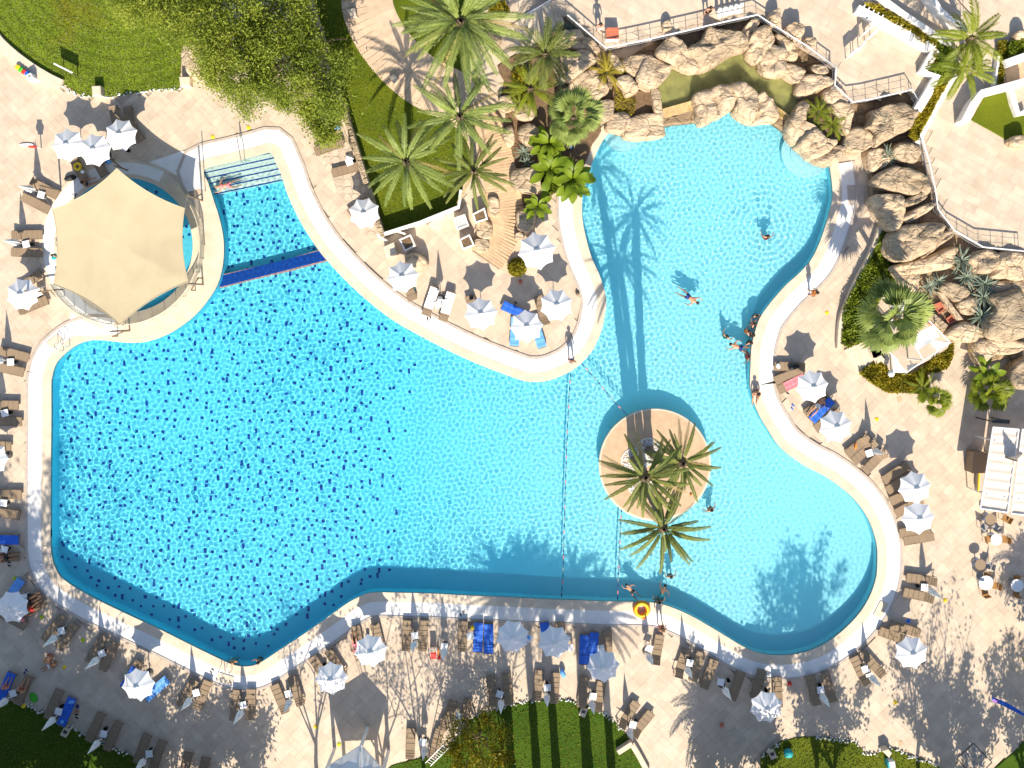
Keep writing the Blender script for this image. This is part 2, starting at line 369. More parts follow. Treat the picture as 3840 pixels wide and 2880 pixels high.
LAWN5 = pts('33', (-60,1560),(0,1512),(100,1440),(250,1395),(400,1388),(600,1412),(760,1442),(850,1535),(950,1535),(1030,1470),(1200,1545),(1350,1595),(1500,1665)) + [(3660,2960),(3660,3100),(2850,3100)]
LAWN6 = pts('33', (1950,1670),(2100,1545),(2260,1400)) + [(3950,2700),(3950,3100),(3700,3100)]
TERR = [(2040,-220),(2062,-10),(2093,62),(2128,58),(2272,178),(2560,115),(2840,54),(2880,84),(3136,252),(3130,318),(3197,382),(3418,334),(3444,378),(3436,412)] + [(3437,535),(3512,720),(3518,781),(3579,863),(3687,924),(3840,941),(4200,960),(4200,-220)]
TZ = 1.0
PATH = pts('10', (960,-160),(965,60),(1040,260),(1160,440),(1310,600),(1470,720),(1640,800),(1790,880),(1900,960),(1990,1070),(2050,1200),(2095,1400),(2130,1659)) + pts('11', (2160,200),(2130,330),(2060,470),(1985,580))
T_SLAB = {'lawn1': LAWN1, 'lawn2': LAWN2, 'lawn3': LAWN3, 'lawn4': LAWN4, 'lawn5': LAWN5, 'lawn6': LAWN6}

# ---------------------------------------------------------------- ground and deck
S = 400.0
b = MB(); b.quad((-S, -S, -2.6), (S, -S, -2.6), (S, S, -2.6), (-S, S, -2.6)); setp(b.build('ground', M['soil']), kind='structure')
hole = offset(PC, .3); kh = [Vector((KC.x+(KR-.4)*math.cos(2*PI*i/64), KC.y+(KR-.4)*math.sin(2*PI*i/64))) for i in range(64)]
kidcut = inside([(p.x, p.y) for p in hole], [p.x for p in kh], [p.y for p in kh])
outer = [Vector((-S, -S)), Vector((S, -S)), Vector((S, S)), Vector((-S, S))]
def fill_poly(loops, z, name, m, **k):
    vs = [Vector((p[0], p[1], 0)) for L in loops for p in L]
    tr = tessellate_polygon([[Vector((p[0], p[1], 0)) for p in L] for L in loops])
    bb = MB(); bb.v = [(v.x, v.y, z) for v in vs]; bb.f = [tuple(t) for t in tr]
    return bb.build(name, m, up=True)
deck = fill_poly([outer, hole, kh], -0.06, 'deck', M['grout']); setp(deck, kind='structure')

def ashlar(cell, ang, test, ext, big=.28, joint=.007, pattern=None):
    """irregular rectangles of 1x1 ... 2x2 cells on a rotated grid, kept where test(x, y) holds"""
    r = random.Random(11); x0, x1, y0, y1 = ext; ca, sa = math.cos(ang), math.sin(ang)
    R = 0.5*math.hypot(x1-x0, y1-y0); n = int(2*R/cell)+2; cx, cy = (x0+x1)/2, (y0+y1)/2
    used = np.zeros((n, n), bool); out = []
    sizes = pattern or [(2, 2), (2, 1), (1, 2), (1, 1), (2, 2), (3, 2), (2, 1), (1, 2)]
    for i in range(n):
        for j in range(n):
            if used[i, j]: continue
            for (a, c) in r.sample(sizes, len(sizes))+[(1, 1)]:
                if i+a <= n and j+c <= n and not used[i:i+a, j:j+c].any(): break
            used[i:i+a, j:j+c] = True
            u = (i+a/2)*cell-R; v = (j+c/2)*cell-R
            out.append((cx+u*ca-v*sa, cy+u*sa+v*ca, a*cell-joint, c*cell-joint))
    A = np.array(out); k = (A[:, 0] > x0) & (A[:, 0] < x1) & (A[:, 1] > y0) & (A[:, 1] < y1)
    A = A[k]; return A[test(A[:, 0], A[:, 1])]
def slabs(A, ang, ztop, th, name, m, parent, nparts=300, jig=.003):
    order = np.argsort(-A[:, 2]*A[:, 3]) if nparts else np.arange(len(A))
    r = random.Random(5)
    # individual slabs: the largest, spread over the area
    idx = list(order[:int(nparts*3)]); r.shuffle(idx); pick = set(idx[:nparts])
    cache = {}
    for i in pick:
        x, y, a, c = A[i]; key = (round(a, 3), round(c, 3))
        if key not in cache:
            mb = MB(); mb.box((0, 0, -th/2), (a, c, th)); cache[key] = mb.mesh(name, m)
        o = link(name, cache[key], parent, (x, y, ztop+r.uniform(0, jig)), (0, 0, ang))
    rest = np.array([i for i in range(len(A)) if i not in pick]); B = A[rest]; n = len(B)
    ca, sa = math.cos(ang), math.sin(ang); V = np.zeros((n, 8, 3)); rr = np.random.default_rng(3)
    zt = ztop+rr.uniform(0, jig, n)
    for k, (sx, sy, t) in enumerate([(-1, -1, 0), (1, -1, 0), (1, 1, 0), (-1, 1, 0), (-1, -1, 1), (1, -1, 1), (1, 1, 1), (-1, 1, 1)]):
        u, v = sx*B[:, 2]/2, sy*B[:, 3]/2
        V[:, k, 0] = B[:, 0]+u*ca-v*sa; V[:, k, 1] = B[:, 1]+u*sa+v*ca; V[:, k, 2] = zt-(0 if t else th)
    Fq = np.array([(4, 5, 6, 7), (0, 1, 5, 4), (1, 2, 6, 5), (2, 3, 7, 6), (3, 0, 4, 7)])
    F = (np.arange(n)[:, None, None]*8+Fq[None]).reshape(-1, 4)
    o = link('paving', npmesh('paving', V.reshape(-1, 3), F, m), parent); setp(o, kind='stuff'); return o
BX = (-38.5, 38.5, -36, 24)
lim = offset(PC, 1.50); limt = [(p.x, p.y) for p in lim]
cut = [XY(crom(l, 3)) for l in (LAWN1, LAWN3, LAWN4, LAWN5)] + [XY(LAWN2), XY(LAWN6), XY(TERR, TZ)]
def ontest(x, y):
    k = ~inside(limt, x, y) & (np.hypot(x-KC.x, y-KC.y) > KR-.1)
    for c in cut:
        k &= ~inside(c, x, y)
    return k
A = ashlar(.42, math.radians(45), ontest, BX)
slabs(A, math.radians(45), 0.0, .05, 'paving_slab', M['slab'], deck, 300)

# ---------------------------------------------------------------- pool shell
def closed_wall(P, z0, z1fn, name, m, parent=None, inward=True):
    bb = MB(); n = len(P)
    for p in P: bb.v.append((p[0], p[1], z0)); bb.v.append((p[0], p[1], z1fn(p[0])))
    for k in range(n):
        j = (k+1) % n; bb.f.append((2*k, 2*j, 2*j+1, 2*k+1))
    return bb.build(name, m, parent)
pool = fill_poly([offset(PC, .02)], 0.0, 'pool_floor', M['pool'])
for v in pool.data.vertices: v.co.z = floor_z(v.co.x)
pool.cycles.is_caustics_receiver = True; setp(pool, kind='structure')
pw = closed_wall(PC, -0.02, floor_z, 'pool_wall', M['pool'], pool); pw.cycles.is_caustics_receiver = True
# coping, gutter band and kerb strip
bb = MB(); O = offset(PC, .62); n = len(PC)
bb.band(PC, O, .03); bb.band(PC, PC, -.25, .03); bb.band(O, O, -.06, .03)
cop = bb.build('pool_coping', M['coping'], up=False); setp(cop, kind='structure')
i_tl, i_rockL, i_rockR, i_kid = near((781, 700)), near((2262, 525)), near((3110, 624)), near((440, 1281))
bb = MB(); st = MB()
for a, c in ((i_tl, i_rockL), (i_rockR, i_kid)):
    bb.band(run(a, c, .60), run(a, c, 1.56), .016, closed=False)
    st.band(run(a, c, 1.53), run(a, c, 1.72), .055, closed=False); st.band(run(a, c, 1.53), run(a, c, 1.53), 0, .055, closed=False); st.band(run(a, c, 1.72), run(a, c, 1.72), -.02, .055, closed=False)
band = bb.build('white_gutter_band', M['white_band'], up=True); setp(band, kind='structure')
setp(st.build('gutter_kerb', M['strip']), kind='structure')
# paddling pool surround
def arc(r, a0, a1, n=60): return [Vector((KC.x+r*math.cos(math.radians(a0+(a1-a0)*i/n)), KC.y+r*math.sin(math.radians(a0+(a1-a0)*i/n)))) for i in range(n+1)]
bb = MB(); bb.band(arc(KW, 0, 360, 96)[:-1], arc(KR+.05, 0, 360, 96)[:-1], .022); bb.band(arc(KW, 0, 360, 96)[:-1], arc(KW, 0, 360, 96)[:-1], -.3, .022)
seg = run(near((425, 1280)), near((790, 716)), .3); bb.band(seg, [KC+(p-KC).normalized()*(KR-.1) for p in seg], .026, closed=False)
setp(bb.build('paddling_pool_coping', M['coping']), kind='structure')
bb = MB(); bb.band(arc(KW+.28, 62, 262, 70), arc(KR+.12, 62, 262, 70), .034, closed=False)
for f, P in (('00', [(1290,1400),(1520,1510),(1640,1590),(1760,1640),(1690,1300),(1640,1300),(1560,1310)]), ('01', [(650,870),(900,1130),(1050,1190),(1040,1230),(760,1240),(560,1240),(430,1330),(300,1500),(400,1250),(600,1110),(620,1050),(480,850)])):
    bb.prism(XY(pts(f, *P)), 0, .031)
setp(bb.build('white_paving', M['white_band']), kind='structure')
bb = MB(); bb.band(arc(KR+.10, 58, 255, 70), arc(KR+.3, 58, 255, 70), .05, closed=False); bb.band(arc(KR+.3, 58, 255, 70), arc(KR+.3, 58, 255, 70), -.02, .05, closed=False)
setp(bb.build('paddling_pool_kerb', M['coping']), kind='structure')
kf = fill_poly([arc(KW+.02, 0, 360, 64)[:-1]], -.55, 'paddling_pool_floor', M['pool']); kf.cycles.is_caustics_receiver = True; setp(kf, kind='structure')
kw = closed_wall(arc(KW, 0, 360, 64)[:-1], 0, lambda x: -.55, 'pool_wall', M['pool'], kf); kw.cycles.is_caustics_receiver = True

# water surfaces: real waves, so that the sun draws real caustics on the floor
def waves(X, Y, seed=1, amp=1.0):
    g = np.random.default_rng(seed); Z = np.zeros_like(X)
    for i in range(54):
        lam = g.uniform(.19, .46)
        th = g.uniform(0, 2*PI); ph = g.uniform(0, 2*PI)
        Z += lam**2*np.cos(2*PI/lam*(X*math.cos(th)+Y*math.sin(th))+ph+.6*np.sin(.35*X+.5*Y+i))
    calm = np.clip(1.0-.45*np.clip((X-9)/14, 0, 1), .4, 1)
    # rings where somebody splashes
    for (f, x, y, a, R) in (('21', 2200, 390, 1, 3.2), ('22', 1720, 1090, .8, 2.6), ('00', 1965, 1620, .9, 2.2), ('03', 2030, 640, .8, 2.6), ('02', 1120, 250, .5, 4.5), ('21', 1540, 920, .5, 2)):
        c = at(f, x, y); d = np.hypot(X-c.x, Y-c.y); Z += a*1.0*np.exp(-(d/R)**2*1.1)*np.cos(2*PI*d/.42)
    lf = sum(np.sin(X*a_+Y*b_+c_) for a_, b_, c_ in ((.31, .22, 1), (-.17, .35, 2.3), (.42, -.13, .7), (.09, .51, 4)))/4; calm = calm*(.92+.35*lf)*np.where((X > 6) & (Y < -6), .72, 1.0)
    return Z*calm*amp*.0045
def water_obj(name, poly, z, m, step, seed, amp, **k):
    P = np.array([(p[0], p[1]) for p in poly]); x0, y0 = P.min(0)-.3; x1, y1 = P.max(0)+.3
    xs = np.arange(x0, x1, step); ys = np.arange(y0, y1, step); X, Y = np.meshgrid(xs, ys); Z = waves(X, Y, seed, amp)+z
    ny, nx = X.shape; idx = np.arange(nx*ny).reshape(ny, nx); F = np.stack([idx[:-1, :-1], idx[:-1, 1:], idx[1:, 1:], idx[1:, :-1]], -1).reshape(-1, 4)
    cx = (X[:-1, :-1]+step/2).ravel(); cy = (Y[:-1, :-1]+step/2).ravel(); F = F[inside([tuple(p) for p in P], cx, cy)]
    u, inv = np.unique(F, return_inverse=True); V = np.stack([X.ravel(), Y.ravel(), Z.ravel()], -1)[u]
    o = link(name, npmesh(name, V, inv.reshape(F.shape), m, True)); o.cycles.is_caustics_caster = True; return setp(o, kind='structure')
water_obj('pool_water', [(p.x, p.y) for p in offset(PC, .22)], WATER_Z, M['water'], .045, 2, 1.0)
water_obj('paddling_pool_water', [(p.x, p.y) for p in arc(KW+.2, 0, 360, 64)[:-1]], -.1, M['water'], .08, 4, .6)

def uw(p):
    """underwater things: a pixel on the pool floor, seen through the surface"""
    x = (p[0]-NX)/PXM; y = (NY-p[1])/PXM; z = floor_z(x); s = (H-WATER_Z)/H; t = (-z+WATER_Z)/1.333/H
    return Vector((x*(s+t), y*(s+t), z))
# mosaic squares scattered over the deep floor
DOTREG = [(810,745),(836,700),(1010,665),(1050,700),(1078,770),(1160,905),(1190,950),(1000,1000),(850,1040),(838,900)]
DOTREG2 = [(838,1072),(1000,1030),(1195,985),(1300,1085),(1390,1165),(1480,1235),(1560,1290),(1555,1380),(1530,1500),(1520,1700),(1510,1900),(1490,2060),(1510,2150),(1480,2175),(1400,2185),(1350,2200),(1280,2250),(1200,2305),(1110,2365),(1020,2425),(940,2462),(890,2455),(760,2395),(600,2320),(450,2250),(340,2190),(270,2140),(225,2080),(222,1950),(222,1600),(222,1440),(250,1370),(330,1315),(430,1300),(560,1300),(660,1255),(760,1180)]
r = random.Random(4); DOT = []
for poly, d in ((DOTREG, 38), (DOTREG2, 41)):
    xs = [p[0] for p in poly]; ys = [p[1] for p in poly]; y = min(ys)
    row = 0
    while y < max(ys):
        x = min(xs)+(row % 2)*d*.5
        while x < max(xs):
            p = (x+r.uniform(-.36, .36)*d, y+r.uniform(-.36, .36)*d)
            if r.random() < (.94 if p[0] < 1380 else .62) and inside(poly, [p[0]], [p[1]])[0]: DOT.append(p)
            x += d*.98
        y += d*.9; row += 1
mb = MB(); mb.box((0, 0, .004), (.185, .185, .012)); m1 = mb.mesh('mosaic_tile', M['tile_blue']); mb = MB(); mb.box((0, 0, .004), (.17, .36, .012)); m2 = mb.mesh('mosaic_tile', M['tile_blue'])
r.shuffle(DOT); rest = MB()
for i, p in enumerate(DOT):
    v = uw(p); two = r.random() < .11
    if i < 300:
        o = link('mosaic_tile', m2 if two else m1, pool, v, (0, 0, 0)); o.cycles.is_caustics_receiver = True
    else: rest.box((v.x, v.y, v.z+.004), (.17, .36, .012) if two else (.185, .185, .012))
o = rest.build('mosaic_tiles', M['tile_blue'], pool); setp(o, kind='stuff'); o.cycles.is_caustics_receiver = True
mb = MB(); mb.box((0, 0, .004), (.185, .185, .012)); dk = mb.mesh('mosaic_tile', M['tile_blue']); r2 = random.Random(9)
for i in range(90):
    a = r2.uniform(0, 2*PI); d = (KW-.3)*math.sqrt(r2.random()); o = link('mosaic_tile', dk, kf, (KC.x+d*math.cos(a), KC.y+d*math.sin(a), -.55)); o.cycles.is_caustics_receiver = True
# submerged dividing wall with a mosaic top
ridge = pts('01', (1919,713)) + pts('11', (0,646),(300,571),(548,500),(578,545),(612,596),(300,680),(0,750)) + pts('01', (1896,831))
def rz(P, z):
    return [Vector((((p[0]-NX)/PXM)*(1+(-z)/1.333/H), ((NY-p[1])/PXM)*(1+(-z)/1.333/H))) for p in P]
R0 = rz(ridge, -.75); bb = MB(); bb.prism(R0, -1.7, -.75); o = bb.build('dividing_wall', M['tile_salmon'], pool); o.cycles.is_caustics_receiver = True
# rows of small mosaic tiles on it
A0, A1 = (rz([q('01', 1917, 722)], -.74)[0], rz([q('11', 548, 508)], -.74)[0]); B0, B1 = (rz([q('01', 1898, 822)], -.74)[0], rz([q('11', 608, 588)], -.74)[0])
rows = MB()
for i in range(26):
    for j in range(4):
        u0, u1, v0, v1 = (i+.005)/26, (i+.995)/26, (j+.01)/4, (j+.99)/4
        f_ = lambda u, v: (A0.lerp(A1, u)).lerp(B0.lerp(B1, u), v)
        P = [f_(u0, v0), f_(u0, v1), f_(u1, v1), f_(u1, v0)]; sub = MB(); sub.prism(P, -.76, -.735); o = link('band_tile', sub.mesh('band_tile', M['tile_blue']), pool); o.cycles.is_caustics_receiver = True
# entry steps at the narrow end
TLc, TRc = W((766, 634)).to_2d(), W((1017, 572)).to_2d(); dv = Vector((math.sin(math.atan2(TRc.y-TLc.y, TRc.x-TLc.x)), -math.cos(math.atan2(TRc.y-TLc.y, TRc.x-TLc.x))))
for k in range(5):
    z = -.2-.17*k; a = TLc+dv*(.36*k-.05); c = TRc+dv*(.36*k-.05)
    P = [a-Vector((.3, 0)), c+Vector((.3+.06*k, 0)), c+dv*.36+Vector((.3+.06*k, 0)), a+dv*.36-Vector((.3, 0))]
    sx = MB(); sx.prism(P, -1.7, z); o = sx.build('pool_step', M['step'], pool); o.cycles.is_caustics_receiver = True
    e0, e1 = P[3], P[2]; sx = MB(); sx.prism([e0-dv*.07, e1-dv*.07, e1+dv*.004, e0+dv*.004], z-.1, z+.008); o = sx.build('step_edge_tile', M['tile_blue'], pool); o.cycles.is_caustics_receiver = True
# semicircular steps under the boulders, either side
for f, x, y, R_ in (('20', 965, 1130, 1.05), ('30', 350, 1310, 1.35)):
    for k, (rr_, z) in enumerate(((1.0, -.55), (.66, -.35))):
        c = at(f, x, y).to_2d(); sx = MB(); sx.prism([c+Vector((math.cos(t), math.sin(t)))*R_*rr_*1.25 for t in [2*PI*i/40 for i in range(40)]], -1.7, z); o = sx.build('round_step', M['pool_pale'], pool); o.cycles.is_caustics_receiver = True

# ---------------------------------------------------------------- lawns and pebble borders
def lawn(P, m, z=.06, name='lawn', smooth=True):
    bb = MB(); bb.prism(XY(crom(P, 3) if smooth else P, z), -.2, z, .03); return setp(bb.build(name, m), kind='structure')
lawn(LAWN1, M['grass_ring']); lawn(LAWN2, M['grass'], smooth=False); lawn(LAWN2B, M['grass']); lawn(LAWN3, M['grass_deep'], smooth=False); lawn(LAWN4, M['grass_deep']); lawn(LAWN5, M['grass'], smooth=False); lawn(LAWN6, M['grass_deep'], smooth=False)
g = np.random.default_rng(8); V = []; F = []; T = []
for P, n in ((LAWN1, 9000), (LAWN2, 7000), (LAWN3, 3500), (LAWN4, 6000), (LAWN5, 4000)):
    A_ = np.array([tuple(p) for p in XY(P)]); lo, hi = A_.min(0), A_.max(0); hi[1] = min(hi[1], 22.5); lo[1] = max(lo[1], -33)
    X = g.uniform(lo[0], hi[0], n*2); Y = g.uniform(lo[1], hi[1], n*2); k = inside([tuple(p) for p in A_], X, Y); X, Y = X[k], Y[k]
    for x, y in zip(X, Y):
        a = g.uniform(0, 2*PI); s = g.uniform(.05, .12); i = len(V); dx, dy = math.cos(a)*s, math.sin(a)*s
        V += [(x-dx*.5, y-dy*.5, .055), (x+dx*.5, y+dy*.5, .055), (x-dy*.8, y+dx*.8, .06+s*.6)]; F.append((i, i+1, i+2)); t_ = g.uniform(0, .7); T += [t_]*3
setp(link('grass', npmesh('grass', V, F, M['blade'], tint=T)), kind='stuff')
def pebbles(curves, name='pebble_border', wid=.22, dens=34):
    bmx = bmesh.new(); bmesh.ops.create_icosphere(bmx, subdivisions=1, radius=1); bv = np.array([v.co[:] for v in bmx.verts]); bf = np.array([[v.index for v in f.verts] for f in bmx.faces]); bmx.free()
    g = np.random.default_rng(6); V = []; F = []; n = 0
    for C in curves:
        P = [W(p).to_2d() for p in crom(C, 6, False)]
        for a, c in zip(P[:-1], P[1:]):
            L = (c-a).length
            for _ in range(int(L*dens*wid+g.random())):
                t = g.random(); p = a.lerp(c, t)+Vector((g.normal(0, wid*.42), g.normal(0, wid*.42))); s = g.uniform(.035, .085)
                V.append(bv*np.array([s, s*g.uniform(.7, 1.2), s*.7])+np.array([p.x, p.y, .05+g.uniform(0, .05)])); F.append(bf+n*len(bv)); n += 1
    return setp(link(name, npmesh(name, np.concatenate(V), np.concatenate(F), M['pebble'], True)), kind='stuff')
pebbles([pts('00', (530,745),(620,795),(720,832),(860,840),(1000,825),(1130,810)), pts('00', (1200,800),(1350,780),(1500,770),(1640,750)), pts('F', (360,650),(700,810),(1020,985),(1370,1165),(1750,1340),(1990,1450)),
         pts('23', (0,1105),(120,1085),(250,1070)), pts('23', (400,1062),(570,1092),(760,1165),(880,1250),(960,1340)), pts('13', (1700,1420),(1850,1240),(1960,1190),(2080,1145),(2200,1110)), pts('33', (-60,1550),(30,1485),(120,1430)), pts('33', (420,1395),(600,1412),(760,1445),(850,1530),(940,1530),(1030,1475),(1200,1545),(1350,1590),(1500,1659))], wid=.2, dens=70)

# ---------------------------------------------------------------- path and boardwalk
def strip_planks(C, wid, step, name, parent, m, z, n0=0, n1=10**9, gap=.012, th=.05):
    P = [W(p).to_2d() for p in crom(C, 10, False)]; L = [0]
    for a, c in zip(P[:-1], P[1:]): L.append(L[-1]+(c-a).length)
    k = 0; s = 0; cache = {}
    def atlen(s):
        j = max(0, min(len(P)-2, int(np.searchsorted(L, s))-1)); t = (s-L[j])/max(1e-6, L[j+1]-L[j]); return P[j].lerp(P[j+1], t), (P[j+1]-P[j]).normalized()
    while s < L[-1]-step:
        p, d = atlen(s+step/2)
        if n0 <= k < n1:
            wd = wid(s/L[-1]) if callable(wid) else wid; key = round(wd, 1)
            if key not in cache: mb = MB(); mb.box((0, 0, -th/2), (step-gap, key, th)); cache[key] = mb.mesh(name, m)
            link(name, cache[key], parent, (p.x, p.y, z+rnd.uniform(0, .006)), (0, 0, math.atan2(d.y, d.x)+rnd.uniform(-.006, .006)))
        s += step; k += 1
    return k
bedp = [W(p).to_2d() for p in crom(PATH, 6, False)]
def side(P, d):
    out = []
    for i, p in enumerate(P):
        t = (P[min(i+1, len(P)-1)]-P[max(i-1, 0)]).normalized(); out.append(p+Vector((t.y, -t.x))*d)
    return out
bb = MB(); bb.band(side(bedp, 1.72), side(bedp, -1.72), .075, closed=False); path = setp(bb.build('garden_path', M['path_stone'], up=True), kind='structure')
strip_planks(PATH[:9], lambda t: 3.35-.5*t, .42, 'path_slab', path, M['path_stone'], .11)
bw = pts('10', (1960,990),(2045,1180),(2095,1400),(2130,1659)) + pts('11', (2160,200),(2135,330),(2065,470),(1985,590))
bb = MB(); P_ = [W(p).to_2d() for p in crom(bw, 6, False)]; bb.band(side(P_, 1.1), side(P_, -1.1), .09, closed=False); bwalk = setp(bb.build('boardwalk', M['brown_metal'], up=True), kind='structure')
strip_planks(bw, lambda t: 1.6+.75*min(1, t*2), .19, 'plank', bwalk, M['wood'], .15, gap=.015)
# ================================================================ TERRACE, WALLS, RAILINGS
bb = MB(); bb.prism(XY(TERR, TZ), -.5, TZ-.04); terr = setp(bb.build('terrace', M['grout']), kind='structure')
tin = offset(XY(TERR, TZ), -.34); tpoly = [(p[0], p[1]) for p in tin]
A = ashlar(.5, math.radians(-29), lambda x, y: inside(tpoly, x, y), (1.5, 38, 2, 24), pattern=[(3, 1), (2, 1), (4, 1), (3, 2), (2, 2), (3, 1)])
slabs(A, math.radians(-29), TZ, .04, 'terrace_slab', M['slab'], terr, 120)
def wall(name, P, th, z0, z1, m, label, cat='wall', cap=None, group=None, joints=0):
    C = XY(P, z1); A_ = side(C, th/2); B_ = side(C, -th/2)
    bb = MB(); bb.prism(list(A_)+list(reversed(B_)), z0, z1, .02); o = bb.build(name, m)
    setp(o, label, cat, group)
    if cap:
        bb = MB(); bb.prism(list(side(C, th/2+.03))+list(reversed(side(C, -th/2-.03))), z1+.002, z1+.06, .012); bb.build('coping_cap', cap, o)
    return o
def lerp_poly(P, step):
    """points every `step` metres along world polyline P, with the direction there"""
    out = []; carry = 0.0
    for a, c in zip(P[:-1], P[1:]):
        L = (c-a).length; d = (c-a).normalized() if L else Vector((1, 0)); s = carry
        while s < L: out.append((a+d*s, d)); s += step
        carry = s-L
    out.append((P[-1], (P[-1]-P[-2]).normalized())); return out
def railing(P, z, label, h=1.05, m='white_metal', step=.8, rails=(.35, .7), group='railings round the raised terrace'):
    C = XY(P, z+h); e = empty('railing', (C[0].x, C[0].y, z), label=label, cat='railing', group=group); o = Vector((C[0].x, C[0].y, 0))
    loc = [c.to_3d()-o for c in C]
    bb = MB(); bb.tube([p+Vector((0, 0, h)) for p in loc], .045, 6); bb.build('top_rail', M[m], e, smooth=True)
    bb = MB()
    for k in rails: bb.tube([p+Vector((0, 0, k*h)) for p in loc], .012, 4)
    bb.build('mid_rail', M['steel'], e)
    mb = MB(); mb.tube([(0, 0, 0), (0, 0, h)], .022, 5); pm = mb.mesh('post', M['steel'])
    for p, d in lerp_poly(C, step): link('post', pm, e, (p.x-o.x, p.y-o.y, 0))
    return e
W_ = M['white_wall']
wall('balustrade_wall', pts('30', (770,75),(1130,265),(1400,420),(1445,440),(1340,615),(1455,660),(1385,800),(1290,955)), .50, TZ-.1, TZ+.5, W_, 'long white balustrade wall zigzagging between the terrace and the golden hedge strip', cap=W_)
wall('low_wall', pts('30', (935,-60),(1180,120),(1440,290),(1590,380)), .34, TZ-.1, TZ+.75, W_, 'white sloping wall between the golden hedge strip and the shaded ramp')
wall('low_wall', pts('30', (1640,650),(1560,740),(1430,980),(1295,1235)), .34, TZ-.1, TZ+.35, W_, 'straight white wall edging the hedge strip beside the big bare terrace')
wall('low_wall', pts('30', (2240,700),(2080,745),(1850,805),(1775,900),(1695,1055)), .42, TZ-.1, TZ+1.0, W_, 'thick white wall round the small corner lawn on the terrace', cap=W_)
wall('low_wall', pts('30', (2100,750),(2130,880),(2165,985),(2240,960)), .36, TZ-.1, TZ+.5, W_, 'white step wall cutting into the small corner lawn')
wall('low_wall', pts('30', (2240,480),(2060,545)), .5, TZ-.1, TZ+1.0, W_, 'short white wall above the brown strip near the corner lawn')
wall('low_wall', pts('30', (1400,-60),(1500,90),(1570,150),(1740,260)), .3, TZ-.1, TZ+1.2, W_, 'white wall on the far side of the shaded ramp, meeting a palm')
wall('low_wall', pts('30', (2000,480),(1965,740)), .16, TZ-.1, TZ+.5, W_, 'thin white wall beside the narrow golden shrub strip')
setp((lambda bb: (bb.prism(XY(pts('30', (2040,560),(2230,500),(2230,690),(2060,740)), TZ), .5, TZ+.05), bb.build('planting_bed', M['sand']))[1])(MB()), kind='structure')
bb = MB(); bb.prism(XY(pts('30', (1865,840),(2085,770),(2145,985),(2250,970),(2250,1190),(2095,1232),(1900,1120),(1755,1040)), TZ), .4, TZ+.07, .03); setp(bb.build('lawn', M['grass']), kind='structure')
# balusters in front of the long wall
C_ = XY(pts('30', (830,60),(1130,225),(1440,410)), TZ+.55); e = empty('baluster_rail', (C_[0].x, C_[0].y, TZ), label='dark slatted rail running along the long white balustrade wall', cat='railing')
mb = MB(); mb.box((0, 0, .27), (.09, .34, .55)); bm_ = mb.mesh('baluster', W_)
for p, d in lerp_poly(C_, .34): link('baluster', bm_, e, (p.x-C_[0].x, p.y-C_[0].y, 0), (0, 0, math.atan2(d.y, d.x)))
C_ = XY(pts('30', (1400,-60),(1480,60)), TZ+.6); e = empty('baluster_rail', (C_[0].x, C_[0].y, TZ), label='short slatted rail at the top edge beside the ramp stairs', cat='railing')
for p, d in lerp_poly(C_, .34): link('baluster', bm_, e, (p.x-C_[0].x, p.y-C_[0].y, 0), (0, 0, math.atan2(d.y, d.x)))
# railings
railing(pts('20', (345,-10),(200,78),(70,152)), TZ, 'white railing sloping beside the stairs to the garden path', h=1.0)
railing(pts('20', (480,130),(650,275),(810,412),(1120,350),(1500,265),(1800,195),(2122,125)) + pts('30', (15,195),(320,385),(592,582)), TZ, 'long white railing along the terrace edge above the grotto boulders')
railing(pts('30', (592,582),(578,735),(730,880),(870,860),(1245,772),(1305,872)), TZ, 'white railing round the terrace nook above the planted boulders')
railing(pts('30', (1335,1200),(1400,1420),(1450,1659)) + pts('31', (1470,145),(1610,330),(1860,475),(2240,512)), TZ, 'white railing bending along the bare terrace above the lower rock bank')
railing(pts('30', (1590,-60),(1640,0),(1760,130)), TZ, 'brown handrail at the top corner beside the palm', m='brown_metal')
# the terrace stairs down to the garden path
stair = setp(empty('terrace_stairs', W(q('20', 200, 250)).to_3d()), kind='structure'); so_ = stair.location
for k in range(7):
    x0 = 392-58*k; y0 = -20+34*k; z = TZ-.13*(k+1)
    P = XY(pts('20', (x0, y0), (x0+62, y0+225+10*k), (x0+4, y0+250+14*k), (x0-58, y0+34)), z); mb = MB(); mb.prism([p-so_.to_2d() for p in P], -.2-so_.z, z-so_.z, .015); mb.build('stair_tread', M['cream_wall'], stair)
# stone wall and fence at the side of the middle lawn
stonew = wall('stone_wall', pts('10', (440,-60),(545,260),(615,490)), .34, 0, .95, M['rock_grey'], 'rough stone wall top beside the pepper tree and dark lawn')
stonew2 = wall('stone_wall', pts('10', (742,880),(790,1060),(860,1290),(935,1530),(975,1659)) + pts('11', (1030,200),(1090,372)), .36, 0, 1.0, M['rock_grey'], 'rough stone retaining wall between crazy paving and the middle lawn')
def stones_on(P, wd, z, parent, n=60, m='rock_grey'):
    C = XY(P, z); r = random.Random(2); o = parent.location
    for p, d in lerp_poly(C, .42):
        mb = MB()
        L_, w__ = r.uniform(.3, .4), wd*r.uniform(.8, 1.0); h_ = r.uniform(.04, .09)
        mb.prism([Vector((x*L_/2*r.uniform(.85, 1), y*w__/2*r.uniform(.85, 1))) for x, y in ((-1, -.6), (-.6, -1), (.7, -1), (1, -.5), (1, .7), (.6, 1), (-.7, 1), (-1, .6))], -.05, h_, .015)
        mb.build('stone', M[m], parent, (p.x-o.x, p.y-o.y, z-o.z), (0, 0, math.atan2(d.y, d.x)))
